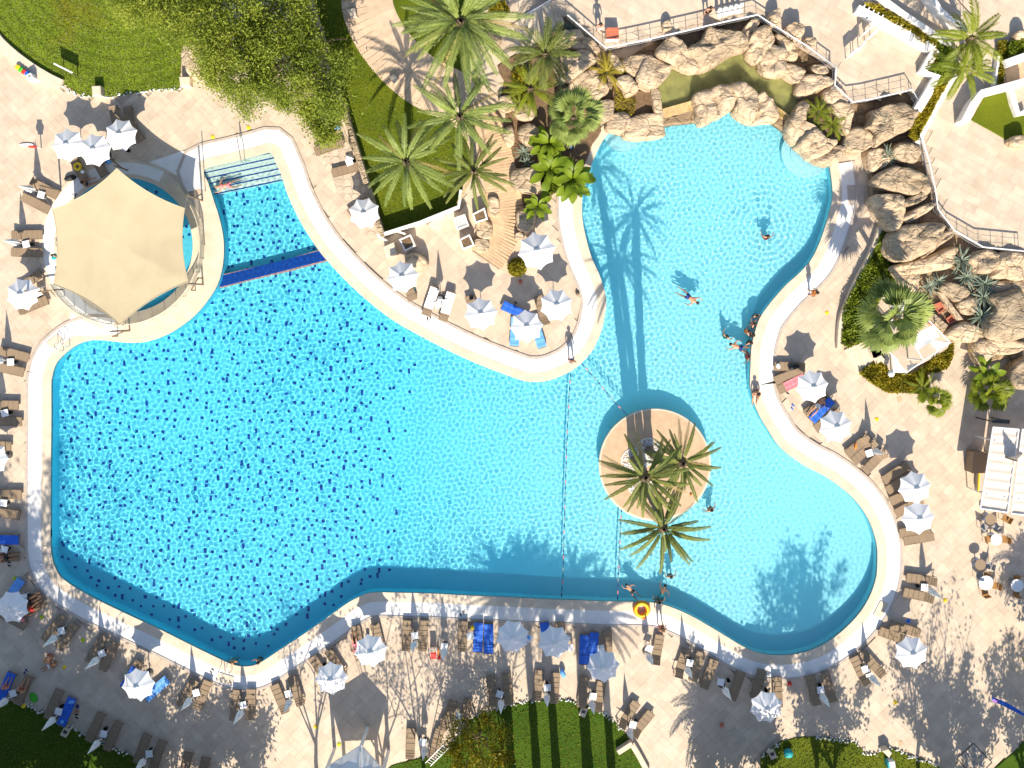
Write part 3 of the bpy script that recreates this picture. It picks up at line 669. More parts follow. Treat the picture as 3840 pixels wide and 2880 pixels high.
stones_on(pts('10', (440,-40),(545,260),(615,490)), .34, .94, stonew); stones_on(pts('10', (742,880),(790,1060),(860,1290),(935,1530),(975,1659)) + pts('11', (1030,200),(1090,372)), .36, .99, stonew2)
wall('low_wall', pts('11', (1048,380),(1095,365),(1420,262),(1750,128),(1772,-20)), .16, 0, .95, W_, 'thin white wall closing the corner of the middle lawn', cap=W_)
wall('low_wall', pts('11', (1225,340),(1290,362)), .12, 0, .8, W_, 'white wall stub leaning by the square planter')
wall('low_wall', pts('11', (1060,385),(1140,425)), .12, 0, .6, W_, 'white wall stub at the sharp end of the crazy paving')
# curved raised slab wall at the round lawn
P = pts('00', (-60,300),(0,372),(120,480),(270,590),(420,680),(525,730)); kerb = wall('lawn_kerb', crom(P, 3, False), .72, 0, .32, M['cream_wall'], 'broad curved cream kerb along the round mown lawn')
wall('lawn_kerb', pts('23', (1035,1450),(1100,1560),(1175,1700)), .36, 0, .35, M['cream_wall'], 'curved stone kerb leaving the foot of the low cream wall')
wall('block_wall', pts('23', (915,1530),(1040,1450)), .34, 0, .5, M['cream_wall'], 'short cream block wall jutting into the bottom lawn')
# narrow crazy paving between deck and stone wall
CP = pts('10', (330,1180),(480,1120),(700,1080),(745,1000),(840,1300),(960,1659),(700,1659),(560,1250)) + pts('11', (990,260),(1075,390),(1000,430),(720,20))
cpo = pts('10', (545,1180),(740,1060),(850,1350),(960,1659)) + pts('11', (1020,240),(1078,395),(1000,432),(830,170)) + pts('10', (700,1659))
bb = MB(); bb.prism(XY(cpo), -.05, .03); cpv = setp(bb.build('crazy_paving', M['grout']), kind='structure')
r = random.Random(3); PX = XY(cpo); cp = [tuple(p) for p in PX]; lo = np.min(cp, 0); hi = np.max(cp, 0)
y = lo[1]
while y < hi[1]:
    x = lo[0]+r.uniform(0, .3)
    while x < hi[0]:
        if inside(cp, [x], [y])[0]:
            nsd = r.randint(5, 7); mb = MB(); mb.prism([Vector((math.cos(a)*r.uniform(.23, .32), math.sin(a)*r.uniform(.2, .3))) for a in [2*PI*k/nsd for k in range(nsd)]], -.02, .02, .01)
            mb.build('paving_stone', M['slab'], cpv, (x, y, .03+r.uniform(0, .012)), (0, 0, r.uniform(0, 6)))
        x += .56+r.uniform(-.05, .05)
    y += .5
# ================================================================ ROCKS AND THE GROTTO POND
def bank(P, z, name='rock_bank', m='rock_bed'):
    bb = MB(); C = XY(crom(P, 2), z); bb.prism(C, -.3, z, .12); return setp(bb.build(name, M[m]), kind='structure')
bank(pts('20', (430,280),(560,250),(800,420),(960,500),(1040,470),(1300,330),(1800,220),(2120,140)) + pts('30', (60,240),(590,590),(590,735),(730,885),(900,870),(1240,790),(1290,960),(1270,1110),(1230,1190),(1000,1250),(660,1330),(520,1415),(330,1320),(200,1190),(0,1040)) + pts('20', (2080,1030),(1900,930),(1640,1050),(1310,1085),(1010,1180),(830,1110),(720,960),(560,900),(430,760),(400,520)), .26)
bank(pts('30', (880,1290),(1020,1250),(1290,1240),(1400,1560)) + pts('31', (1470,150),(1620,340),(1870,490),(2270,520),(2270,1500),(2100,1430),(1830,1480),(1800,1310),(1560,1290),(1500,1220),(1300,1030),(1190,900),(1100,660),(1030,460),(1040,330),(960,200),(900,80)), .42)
bank(pts('10', (2080,560),(2140,700),(2100,850),(2140,980),(2150,1200),(2200,1450),(2200,1659)) + pts('11', (2190,-10),(2160,160)) + pts('21', (40,350),(100,420),(180,290),(300,100),(380,0)) + pts('20', (600,1500),(700,1250),(780,1130),(700,950),(520,850),(420,700),(330,480),(430,280),(300,200),(60,440)), .10, 'planting_bed', 'soil')
def boulder(f, P, h, label, z0=.1, m='rock', seed=None, group=None, rough=1.0):
    h += .12
    sd = seed if seed is not None else (hash_(label) % 997); C = [Vector(p) for p in XY(crom(pts(f, *P), 5), z0+h*.75)]
    if area(C) < 0: C.reverse()
    n = len(C); c = sum(C, Vector((0, 0)))/n; size = math.sqrt(abs(area(C)))
    mb = MB(); rings = [(1.06, 0), (1.07, .4), (1.04, .70), (.985, .88), (.90, .97), (.70, 1.0), (.42, 1.02), (.17, 1.03)]
    for s, t in rings:
        for p in C:
            u = c+(p-c)*s; v = Vector((u.x, u.y, z0+h*t)); nz = noise.fractal(Vector((u.x*1.1+sd, u.y*1.1, t*1.3)), 1.0, 2.0, 4)
            n2 = noise.ridged_multi_fractal(Vector((u.x*.8+u.y*.5+sd, u.y*1.6-u.x*.9, sd)), 1.0, 2.0, 4, 1.0, 2.0)
            dirn = (p-c).normalized(); v.x += dirn.x*nz*size*.045*rough*s; v.y += dirn.y*nz*size*.045*rough*s
            if t > .5: v.z += (nz*.20+(n2-1.2)*.12)*h*rough*(1 if t < 1.0 else .9)
            mb.v.append(tuple(v))
    for k in range(len(rings)-1):
        for a in range(n): b_ = (a+1) % n; mb.f.append((k*n+a, k*n+b_, (k+1)*n+b_, (k+1)*n+a))
    mb.f.append(tuple((len(rings)-1)*n+a for a in range(n)))
    o = mb.build('boulder', M[m], smooth=True); return setp(o, label, 'boulder', group)
def hash_(s):
    h = 7
    for ch in s: h = (h*131+ord(ch)) % 1000003
    return h
G1 = 'boulders round the grotto pond'; G2 = 'boulders of the lower rock bank'; G3 = 'boulders in the garden by the boardwalk'
RK = [
 ('20', [(440,470),(620,440),(730,510),(640,590),(500,700),(420,600)], 1.3, 'pitched slab boulder beneath the shady agave, left of the yellow cycad', G1),
 ('20', [(500,725),(640,610),(730,600),(745,670),(620,800),(600,835),(510,800)], .9, 'low boulder between the pitched slab and the flat grey one', G1),
 ('20', [(620,800),(720,680),(820,720),(830,790),(740,865),(680,880),(600,835)], .8, 'flat greenish boulder below the yellow cycad', G1),
 ('20', [(900,690),(1000,650),(1060,700),(1090,775),(990,835),(950,770)], 1.0, 'rounded boulder between cycad and the mossy water planter', G1),
 ('20', [(1180,490),(1330,550),(1385,580),(1290,720),(1200,775),(1070,690)], 1.2, 'smooth boulder at the upper left bank of the green pond', G1),
 ('20', [(1250,470),(1310,370),(1390,310),(1470,370),(1530,450),(1610,590),(1510,615),(1380,550)], 1.5, 'cone shaped boulder pointing at the railing above the pond', G1),
 ('20', [(1530,430),(1640,340),(1690,250),(1800,260),(1980,290),(2040,360),(2030,420),(1900,470),(1740,565),(1620,605),(1580,530)], 1.6, 'largest smooth boulder overhanging the pond with two rusty spots', G1),
 ('20', [(2025,410),(2060,330),(2130,240),(2230,230),(2260,380),(2180,480),(2105,545),(2040,490)], 1.5, 'upright boulder at the pond corner with one rusty spot', G1),
 ('20', [(1960,330),(2040,200),(2110,160),(2130,200),(2060,330),(2000,370)], 1.2, 'narrow boulder wedged under the railing corner', G1),
 ('20', [(1570,830),(1720,780),(1760,900),(1765,1000),(1645,1075),(1600,1025),(1590,950)], 1.15, 'front boulder right of the brown spillway', G1),
 ('20', [(1715,780),(1860,730),(1940,820),(1905,930),(1765,1015),(1750,880)], 1.2, 'second front boulder from the spillway with a notch of water', G1),
 ('20', [(1885,740),(1980,710),(2120,790),(2130,900),(2080,1050),(1925,965),(1935,860)], 1.3, 'tall split boulder in the middle of the pond dam', G1),
 ('20', [(2110,850),(2170,800),(2230,850),(2300,960),(2290,1030),(2200,1045),(2085,1050),(2120,930)], 1.2, 'right end boulder of the pond dam', G1),
 ('20', [(850,1000),(950,960),(1010,1010),(1010,1085),(965,1150),(830,1125),(815,1060)], .75, 'pale boulder at the pool corner under the mossy planter', G1),
 ('20', [(1020,1020),(1200,980),(1310,1000),(1312,1120),(1290,1180),(1050,1205),(960,1150)], .8, 'broad pale boulder dipping into the pool left of the spillway', G1),
 ('20', [(760,880),(880,870),(875,980),(820,1050),(740,1000)], .8, 'boulder beside the fan palm, left of the mossy planter', G1),
 ('20', [(1200,775),(1262,770),(1295,940),(1305,1010),(1230,970),(1210,870)], .9, 'thin upright rock dividing planter from green pond', G1),
 ('20', [(410,290),(560,260),(650,330),(680,400),(560,430),(440,400)], 1.0, 'shaded boulder carrying the small dark agave', G1),
 ('20', [(590,330),(690,340),(760,430),(700,475),(620,440)], .9, 'sunlit wedge boulder under the railing elbow', G1),
 ('20', [(960,520),(1060,480),(1180,490),(1070,650),(1000,640)], 1.0, 'boulder in the shade of the railing left of the cone', G1),
 ('20', [(830,470),(900,480),(970,600),(930,650),(870,560)], .8, 'slim boulder right of the yellow cycad fronds', G1),
 ('30', [(-40,430),(60,390),(150,440),(168,530),(130,645),(0,640),(-70,560)], 1.6, 'big dome boulder at the upper right bank of the pond', G1),
 ('30', [(130,600),(175,555),(310,600),(312,645),(240,715),(140,665)], 1.1, 'square cut boulder at the right corner of the pond', G1),
 ('30', [(70,300),(190,360),(255,480),(240,525),(170,520),(110,430)], 1.3, 'leaning boulder between dome boulder and railing', G1),
 ('30', [(390,560),(500,555),(525,620),(440,655),(380,610)], .9, 'small boulder under the kink of the railing', G1),
 ('30', [(250,720),(340,645),(500,660),(560,725),(420,790),(260,830)], 1.0, 'cracked boulder with bare twig shadows by the pond', G1),
 ('30', [(480,795),(580,745),(690,850),(665,905),(520,900)], 1.0, 'boulder directly below the nook railing', G1),
 ('30', [(170,1150),(195,1010),(285,885),(360,890),(310,1055),(420,1115),(265,1245)], 1.2, 'left flank boulder of the planted mound at the round steps', G1),
 ('30', [(255,1240),(420,1110),(500,1190),(590,1215),(560,1285),(400,1370),(320,1310)], 1.3, 'grooved boulder in front of the planted mound', G1),
 ('30', [(390,1365),(560,1265),(670,1275),(600,1390),(500,1428)], 1.1, 'nose boulder of the mound jutting over the pool corner', G1),
 ('30', [(530,905),(700,890),(740,970),(695,1130),(650,1150),(600,1030),(560,960)], 1.2, 'right flank boulder of the planted mound', G1),
 ('30', [(660,1185),(720,1115),(800,1110),(925,1200),(900,1255),(790,1312),(655,1300)], 1.0, 'low banded boulder between mound and the great oval one', G1),
 ('30', [(905,960),(1000,925),(1180,890),(1275,960),(1275,1025),(1210,1115),(1030,1205),(930,1262),(915,1130),(835,1110),(900,1050)], 1.5, 'great oval boulder with the narrow cactus pocket', G1),
 ('30', [(1075,1290),(1160,1235),(1265,1250),(1325,1315),(1280,1395),(1180,1402),(1095,1355)], 1.3, 'smooth round boulder below the great oval one', G2),
 ('30', [(860,1310),(960,1285),(1075,1330),(1050,1405),(920,1485),(875,1440)], .9, 'dark wet boulder where the water runs, beside the smooth round one', G2),
 ('30', [(940,1535),(1100,1440),(1350,1500),(1395,1565),(1370,1680),(1200,1680),(950,1610)], 1.3, 'ledge boulder with deep dark clefts below the round one', G2),
 ('31', [(1155,85),(1340,0),(1365,50),(1205,125)], 1.2, 'first stepped slab of the lower rock bank', G2),
 ('31', [(1165,205),(1350,110),(1445,100),(1355,185),(1200,265)], 1.3, 'second stepped slab of the lower rock bank', G2),
 ('31', [(910,40),(1130,20),(1185,110),(1175,260),(1050,330),(985,250),(925,150)], 1.3, 'dark shaded waterfall boulder beside the stepped slabs', G2),
 ('31', [(1030,455),(1095,340),(1200,290),(1480,270),(1525,320),(1470,440),(1320,560),(1150,602),(1060,545)], 1.6, 'huge egg shaped boulder mottled by palm shade', G2),
 ('31', [(1470,375),(1570,340),(1592,380),(1400,525),(1325,560)], 1.4, 'long blade boulder lying along the egg shaped one', G2),
 ('31', [(1085,645),(1300,580),(1600,480),(1612,560),(1580,645),(1420,690),(1300,700),(1150,720)], 1.1, 'long flat boulder under the egg shaped one', G2),
 ('31', [(1735,570),(1850,505),(1975,520),(1985,565),(1920,690),(1780,690),(1750,640)], 1.3, 'block boulder between the agaves and the bare terrace', G2),
 ('31', [(1925,705),(2000,540),(2120,520),(2240,560),(2240,745),(1950,745)], 1.3, 'wide boulder at the edge right of the agaves', G2),
 ('31', [(1095,690),(1265,650),(1300,760),(1250,905),(1180,865),(1110,745)], 1.0, 'shadowed boulder behind the fan palm', G2),
 ('31', [(1470,830),(1560,780),(1700,825),(1725,890),(1650,945),(1555,900)], 1.0, 'cushion boulder in the middle of the agaves', G2),
 ('31', [(1640,960),(1740,900),(1810,960),(1790,1050),(1690,1050)], .9, 'small boulder below the cushion boulder', G2),
 ('31', [(1935,785),(2170,760),(2210,850),(1960,875)], 1.0, 'flat boulder lying under the wide edge boulder', G2),
 ('31', [(1930,905),(2200,870),(2240,1200),(2100,1285),(1900,1255),(1885,1120),(1960,1000)], 1.6, 'massive weathered boulder at the lower right of the bank', G2),
 ('31', [(1555,1205),(1720,1130),(1905,1245),(1800,1305),(1580,1265)], .9, 'low boulder below the lowest agave', G2),
 ('31', [(1800,1290),(2100,1280),(2240,1320),(2120,1395),(1950,1412),(1830,1480)], 1.0, 'sloping boulder at the bottom of the rock bank', G2),
 ('31', [(2090,1545),(2240,1430),(2240,1680),(2100,1680)], 1.2, 'dark grooved boulder beyond the paved gap', G2),
 ('20', [(60,1125),(150,1065),(235,1130),(235,1260),(100,1235)], .7, 'boulder in the bed behind the fan palm trunk', G3),
 ('20', [(10,1470),(200,1460),(245,1560),(230,1659),(20,1630)], .7, 'flat boulder along the boardwalk by the paddle plant', G3),
 ('20', [(390,820),(480,760),(510,860),(440,930),(380,900)], .6, 'slim pale boulder in the bed above the fan palm', G3),
 ('20', [(0,900),(90,870),(190,960),(150,1040),(40,1010)], .6, 'pale boulder by the green cycad in the bed', G3),
 ('10', [(2100,850),(2190,830),(2220,930),(2130,960)], .5, 'small boulder at the bend of the garden path', G3),
 ('10', [(2140,1130),(2212,1090),(2230,1230),(2160,1250)], .5, 'brown boulder at the boardwalk edge', G3),
 ('21', [(50,165),(200,150),(185,285),(120,345),(50,315)], .7, 'boulder at the lower end of the garden bed', G3),
 ('21', [(35,355),(105,355),(95,420),(30,415)], .5, 'small boulder against the open white parasol', G3),
 ('11', [(1905,260),(2030,270),(2020,400),(1920,380)], .3, 'flat stepping rock by the square planters, upper one', G3),
 ('11', [(1900,410),(2010,420),(1990,520),(1900,500)], .3, 'flat stepping rock by the square planters, lower one', G3),
 ('11', [(2010,50),(2095,70),(2090,200),(2020,190)], .3, 'flat rock against the white boardwalk edge', G3),
 ('10', [(1960,300),(2030,280),(2120,330),(2060,400),(1980,370)], .6, 'boulder half hidden by the biggest date palm', G3),
]
for k, (f, P, h, lb, gr) in enumerate(RK): boulder(f, P, h, lb, m='rock' if gr != G2 or k % 3 else 'rock_grey', group=gr)
# grotto pond held above the pool
PD = pts('20', (1262,770),(1330,650),(1400,565),(1510,600),(1620,585),(1750,560),(1990,440),(2110,530),(2212,630)) + pts('30', (10,630),(130,650),(260,720),(262,860),(200,1010),(60,960),(-60,860)) + pts('20', (2000,740),(1850,760),(1600,840),(1575,870),(1300,955),(1285,930))
ph = fill_poly([XY(crom(PD, 2), .6)], .30, 'pond_floor', M['pond']); ph.cycles.is_caustics_receiver = True; setp(ph, kind='structure')
xs = XY(crom(PD, 2), .85); bb = MB(); bb.prism(xs, .4, .62); pw_ = bb.build('pond_water', M['water_green']); setp(pw_, kind='structure')
def slope(f, P4, zt, zb, label, m='wet_stone', name='spillway', cat='spillway'):
    a, b_, c, d = P4; bb = MB(); vt = [at(f, *a, zt), at(f, *b_, zt)]; vb = [at(f, *c, zb), at(f, *d, zb)]
    n = 14; 
    for i in range(n):
        for j in range(8):
            def g_(u, v): 
                p = vt[0].lerp(vt[1], u).lerp(vb[1].lerp(vb[0], u), v); p.z += noise.noise(Vector((p.x*3, p.y*3, 1)))*.05; return p
            bb.quad(g_(i/n, j/8), g_(i/n, (j+1)/8), g_((i+1)/n, (j+1)/8), g_((i+1)/n, j/8))
    bb.quad(vt[0], vt[1], (vt[1].x, vt[1].y, -.3), (vt[0].x, vt[0].y, -.3)); bb.quad(vb[0], vb[1], (vb[1].x, vb[1].y, -.9), (vb[0].x, vb[0].y, -.9))
    return setp(bb.build(name, M[m], smooth=True, up=True), label, cat)
slope('20', ((1285,945),(1585,860),(1600,1020),(1310,1100)), .78, -.2, 'brown sloping spillway left of the dam boulders')
slope('30', ((20,880),(200,1005),(165,1130),(-20,1010)), .78, -.2, 'brown sloping spillway right of the dam boulders')
bb = MB(); bb.prism(XY(crom(pts('20', (870,800),(900,740),(980,800),(1190,780),(1215,870),(1220,960),(1120,990),(1010,1020),(960,980),(870,970)), 2), .5), .1, .5); setp(bb.build('planting_bed', M['soil']), kind='structure')
bb = MB(); bb.prism(XY(crom(pts('30', (330,1030),(400,890),(520,960),(590,1060),(600,1180),(520,1190),(420,1110)), 2), .9), .1, .95); setp(bb.build('planting_bed', M['soil']), kind='structure')
bb = MB(); bb.prism(XY(pts('30', (1010,960),(1095,960),(1105,1080),(1030,1095)), 1.3), .5, 1.52); setp(bb.build('planting_bed', M['soil']), kind='structure')
# stone troughs of the little cascade
for f, P, z, lb in (('31', [(1350,1040),(1400,1010),(1560,1150),(1520,1210)], .9, 'slanting stone beam of the little cascade, nearer the fan palm'), ('31', [(1470,860),(1520,870),(1690,1100),(1640,1110)], 1.0, 'long stone beam of the little cascade below the cushion boulder')):
    bb = MB(); bb.prism(XY(pts(f, *P), z), .2, z, .05); setp(bb.build('stone_beam', M['rock']), lb, 'stone beam')
for f, P, z, lb in (('31', [(1440,980),(1490,960),(1520,1010),(1480,1040)], .75, 'rust orange basin of the little cascade, upper'), ('31', [(1550,1100),(1590,1070),(1610,1110),(1570,1130)], .7, 'rust orange basin of the little cascade, right'), ('31', [(1385,1090),(1440,1090),(1420,1140),(1380,1130)], .6, 'rust orange basin of the little cascade, lower')):
    bb = MB(); C_ = XY(pts(f, *P), z); bb.prism(C_, .2, z-.12); bb.band([Vector(p) for p in C_], offset(C_, .08), z, z); bb.band(C_, C_, z-.12, z); setp(bb.build('basin', M['terracotta']), lb, 'basin')
# kerb wall of the hedge strip, steps of the shady gazebo
wall('hedge_kerb', crom(pts('31', (975,300),(890,540),(770,770),(690,960),(635,1120),(618,1350)), 3, False), .30, 0, .45, M['cream_wall'], 'curved cream kerb wall holding the tall dark hedge strip')
stp = setp(empty('gazebo_steps', at('31', 760, 1430)), kind='structure')
for k in range(5):
    z = .10+.1*k; P = XY(pts('31', (660+50*k,1365-20*k),(715+50*k,1335-22*k),(880+38*k-20,1560-32*k),(770+40*k,1560-15*k)), z); mb = MB(); mb.prism([p-stp.location.to_2d() for p in P], -.1, z, .015); mb.build('step', M['cream_wall'], stp)
gz = XY(crom(pts('31', (860,1290),(980,1180),(1200,1000),(1400,1100),(1580,1290),(1480,1400),(1300,1500),(1180,1560),(1050,1540),(960,1430),(900,1440)), 2), .5); bb = MB(); bb.prism(gz, -.1, .5, .03); setp(bb.build('gazebo_platform', M['slab']), kind='structure')
# ================================================================ PLANTING
def frond_mesh(name, m, L=1.0, up=.9, droop=1.3, n=26, leaf=.20, wid=.016, twist=.25, seed=0, rachis='frond', fold=.5):
    """a feather leaf: rachis arching out along +x, two rows of leaflets"""
    r = random.Random(seed); V = []; F = []; T = []; t0 = r.uniform(.2, .6)
    def pt(s): a = up-droop*s*.5; x = L*(s*math.cos(up*.6)*(1-.12*s)+.02); return Vector((L*s*math.cos(up-droop*.5*s), math.sin(s*2+seed)*L*.03, L*(math.sin(up)*s-.5*droop*s*s)))
    P = [pt(k/12) for k in range(13)]
    for a, c in zip(P[:-1], P[1:]):
        d = (c-a).normalized(); sdv = d.cross(Vector((0, 0, 1))).normalized(); i = len(V); k = P.index(a); w0, w1 = .018*L*(1-k/13), .018*L*(1-(k+1)/13)
        V += [tuple(a-sdv*w0), tuple(a+sdv*w0), tuple(c+sdv*w1), tuple(c-sdv*w1)]; F.append((i, i+1, i+2, i+3)); T += [t0+.25]*4
    for k in range(n):
        s = .12+.88*(k+.5)/n; a = pt(s); d = (pt(min(1, s+.03))-pt(s-.03)).normalized(); sdv = d.cross(Vector((0, 0, 1))).normalized(); up_ = sdv.cross(d)
        ll = leaf*L*(math.sin(PI*(.12+.8*s))**.7)*r.uniform(.85, 1.1)
        for sg in (-1, 1):
            dr = (sdv*sg*.80+d*(.62+.3*s)+up_*(fold*r.uniform(.6, 1.2)-.35)).normalized(); tip = a+dr*ll; tip.z -= ll*.25; wv = d*wid*L*1.5
            mid = a+dr*ll*.5; i = len(V); V += [tuple(a), tuple(mid+wv), tuple(tip), tuple(mid-wv)]; F.append((i, i+1, i+2, i+3)); tt = t0+r.uniform(-.12, .12); T += [tt]*4
    return npmesh(name, V, F, m, tint=T)
def fan_mesh(name, m, L=1.0, seed=0, n=20, spread=2.5, pet=.5):
    r = random.Random(seed); V = []; F = []; T = []; c = Vector((pet*L, 0, pet*L*.35)); t0 = r.uniform(.2, .6)
    V += [(0, -.012, 0), (0, .012, 0), tuple(c+Vector((0, .01, 0))), tuple(c-Vector((0, .01, 0)))]; F.append((0, 1, 2, 3)); T += [t0]*4
    for k in range(n):
        a = spread*(k/(n-1)-.5); l = L*.62*(1-.16*abs(a)/spread*2)*r.uniform(.9, 1.05); d = Vector((math.cos(a), math.sin(a), -.15*r.random())); s = Vector((-math.sin(a), math.cos(a), 0))*.045*L
        i = len(V); mid = c+d*l*.6; tip = c+d*l-Vector((0, 0, l*.22)); V += [tuple(c), tuple(mid+s+Vector((0, 0, .02))), tuple(tip), tuple(mid-s-Vector((0, 0, .02)))]; F.append((i, i+1, i+2, i+3)); T += [t0+r.uniform(-.15, .15)]*4
    return npmesh(name, V, F, m, tint=T)
def blade_mesh(name, m, L=1.0, wid=.09, up=.7, seed=0, droop=.25):
    V = []; F = []; T = []; r = random.Random(seed); t0 = r.uniform(.1, .9)
    for k in range(6):
        s = k/5; w_ = wid*L*(math.sin(PI*min(1, .25+.75*s))**.8+.02)*(1 if s < 1 else .1); x = L*s*math.cos(up-droop*s); z = L*(s*math.sin(up)-droop*s*s)
        V += [(x, -w_/2, z+w_*.15), (x, 0, z), (x, w_/2, z+w_*.15)]; T += [t0]*3
        if k: i = 3*k; F += [(i-3, i-2, i+1, i), (i-2, i-1, i+2, i+1)]
    return npmesh(name, V, F, m, True, tint=T)
def paddle_mesh(name, m, L=1.0, seed=0, up=.9):
    V = []; F = []; T = []; r = random.Random(seed); t0 = r.uniform(.1, .9); V += [(0, -.015, 0), (0, .015, 0)]; T += [t0]*2
    for k in range(8):
        s = k/7; u = .42+.58*s; w_ = .34*L*math.sin(PI*min(1, .06+.92*s))**.75; x = L*u*math.cos(up*(1-.4*s)); z = L*(u*math.sin(up)-.55*s*s*.6)
        V += [(x, -w_/2, z+w_*.12), (x, 0, z), (x, w_/2, z+w_*.12)]; T += [t0, t0+.15, t0]
        if k: i = 2+3*k; F += [(i-3, i-2, i+1, i), (i-2, i-1, i+2, i+1)]
    F.append((0, 1, 3, 3-0)) if False else F.append((0, 1, 4, 2))
    return npmesh(name, V, F, m, True, tint=T)
FR_ = {}
def fronds(kind):
    if kind in FR_: return FR_[kind]
    if kind == 'date': o = [frond_mesh('frond', M['frond'], up=u, droop=d, seed=i, n=38, leaf=.105, wid=.0095) for i, (u, d) in enumerate(((1.25, .9), (1.0, 1.0), (.72, 1.0), (.42, 1.0), (.12, .9), (-.15, .7)))]
    elif kind == 'slim': o = [frond_mesh('frond', M['frond_dark'], up=u, droop=d, seed=20+i, n=40, leaf=.08, wid=.0145) for i, (u, d) in enumerate(((1.3, .8), (1.0, 1.1), (.7, 1.2), (.35, 1.2), (.0, 1.1), (-.2, .8)))]
    elif kind == 'queen': o = [frond_mesh('frond', M['frond_bright'], up=u, droop=d, seed=40+i, n=24, leaf=.20, wid=.015) for i, (u, d) in enumerate(((1.2, .9), (.9, 1.2), (.6, 1.3), (.3, 1.3), (.0, 1.1), (-.2, .8)))]
    elif kind == 'cycad': o = [frond_mesh('frond', M['frond_bright'], up=u, droop=d, seed=60+i, n=20, leaf=.15, wid=.014) for i, (u, d) in enumerate(((1.0, .7), (.7, .9), (.45, .9), (.2, .7)))]
    elif kind == 'gold': o = [frond_mesh('frond', M['frond_gold'], up=u, droop=d, seed=80+i, n=20, leaf=.12, wid=.013) for i, (u, d) in enumerate(((1.0, .7), (.7, .9), (.45, .9), (.2, .7)))]
    elif kind == 'shade': o = [frond_mesh('frond', M['frond_dark'], up=u, droop=d, seed=90+i, n=20, leaf=.17, wid=.016) for i, (u, d) in enumerate(((1.0, .7), (.7, .9), (.45, .9), (.2, .7)))]
    elif kind == 'dry': o = [frond_mesh('frond', M['frond_dry'], up=u, droop=d, seed=120+i, n=24, leaf=.08, wid=.009) for i, (u, d) in enumerate(((.1, .9), (-.2, .7)))]
    elif kind == 'fan': o = [fan_mesh('frond', M['frond'], seed=i) for i in range(4)]
    elif kind == 'fanbright': o = [fan_mesh('frond', M['frond_bright'], seed=10+i) for i in range(4)]
    elif kind == 'agave': o = [blade_mesh('leaf', M['agave'], up=u, seed=i) for i, u in enumerate((1.2, .8, .45, .15))]
    elif kind == 'paddle': o = [paddle_mesh('leaf', M['paddle'], up=u, seed=i) for i, u in enumerate((1.3, 1.0, .7, .4))]
    FR_[kind] = o; return o
def rosette(root, kind, n, L, z, seed=0, part='frond', order=True, tilt=.12):
    r = random.Random(seed); ms = fronds(kind); k = len(ms)
    for i in range(n):
        a = i*2.39996+r.uniform(-.25, .25); lev = int(k*(i/n)) if order else r.randrange(k); s = L*r.uniform(.86, 1.08)*(.72+.28*min(1, (lev+1)/(k*.6)))
        o = link(part, ms[min(k-1, lev)], root, (0, 0, z), (r.uniform(-tilt, tilt), r.uniform(-tilt, tilt)-((1.15, .75, .35, -.1)[min(3, lev)] if kind.startswith('fan') else 0), a)); o.scale = (s, s, s)
def trunk(root, h, r0, r1, lean=(0, 0), m='palm_bark', seed=0, name='trunk', rings=14):
    r = random.Random(seed); mb = MB(); P = []; R = []
    for k in range(rings+1):
        t = k/rings; P.append((lean[0]*t*t, lean[1]*t*t, h*t)); R.append((r0+(r1-r0)*t)*(1+.10*math.sin(k*2.4)+r.uniform(-.04, .04)))
    mb.tube(P, R, 9); return mb.build(name, M[m], root, smooth=True)
def palm(f, x, y, h, L, n, kind, label, base=None, r0=.24, group='palms in the garden', seed=0, z0=.05, name='date_palm', cat='palm'):
    top = at(f, x, y, z0+h)
    bs = at(base[0], base[1], base[2], z0) if base else Vector((top.x, top.y, z0))
    e = empty(name, (bs.x, bs.y, z0), label=label, cat=cat, group=group); lean = (top.x-bs.x, top.y-bs.y)
    trunk(e, h, r0, r0*(.9 if h > 10 else .72), lean, seed=seed)
    hd = bpy.data.objects.new('crown_shaft', None)
    mb = MB(); mb.lathe([(r0*.7, -.5), (r0*1.15, -.15), (r0*1.0, .1), (r0*.3, .4)], 9, (lean[0], lean[1], h)); mb.build('crown_heart', M['palm_bark'], e, smooth=True)
    r = random.Random(seed+3); ms = fronds(kind); k = len(ms)
    for i in range(n):
        a = i*2.39996+r.uniform(-.3, .3); lev = min(k-1, int(k*((i+.5)/n)**.8)); s = L*r.uniform(.86, 1.1)*(.78+.22*min(1, (lev+1)/(k*.5)))
        mm = fronds('dry')[i % 2] if kind in ('date', 'slim', 'queen') and lev >= k-2 and r.random() < .28 else ms[lev]; o = link('frond', mm, e, (lean[0]+math.cos(a)*r0*.6, lean[1]+math.sin(a)*r0*.6, h+.15-.05*lev), (r.uniform(-.14, .14), r.uniform(-.14, .14)-((1.15, .75, .35, -.1)[lev] if kind.startswith('fan') else 0), a)); o.scale = (s, s, s)
    return e
palm('10', 1770, 190, 6.5, 3.9, 52, 'date', 'biggest date palm with a wide grey green crown over the curving path', base=('10', 1810, 330), r0=.36, seed=1)
palm('10', 1760, 1010, 6.0, 3.0, 27, 'date', 'date palm with dark heart between the path and big stone wall', base=('10', 1800, 1090), r0=.28, seed=2)
palm('10', 1300, 1400, 5.6, 3.0, 26, 'date', 'date palm standing alone on the middle lawn', base=('10', 1330, 1450), r0=.26, seed=3)
palm('10', 1880, 1480, 4.8, 2.5, 28, 'slim', 'compact green palm beside the boardwalk and square planters', base=('10', 1890, 1500), r0=.24, seed=4)
palm('20', 290, 470, 4.0, 2.1, 26, 'shade', 'dark shaded palm at the foot of the terrace stairs', base=('20', 280, 500), r0=.2, seed=5)
palm('20', 160, 770, 2.6, 1.75, 30, 'cycad', 'glossy green cycad palm between path and boulders', r0=.25, seed=6, name='cycad')
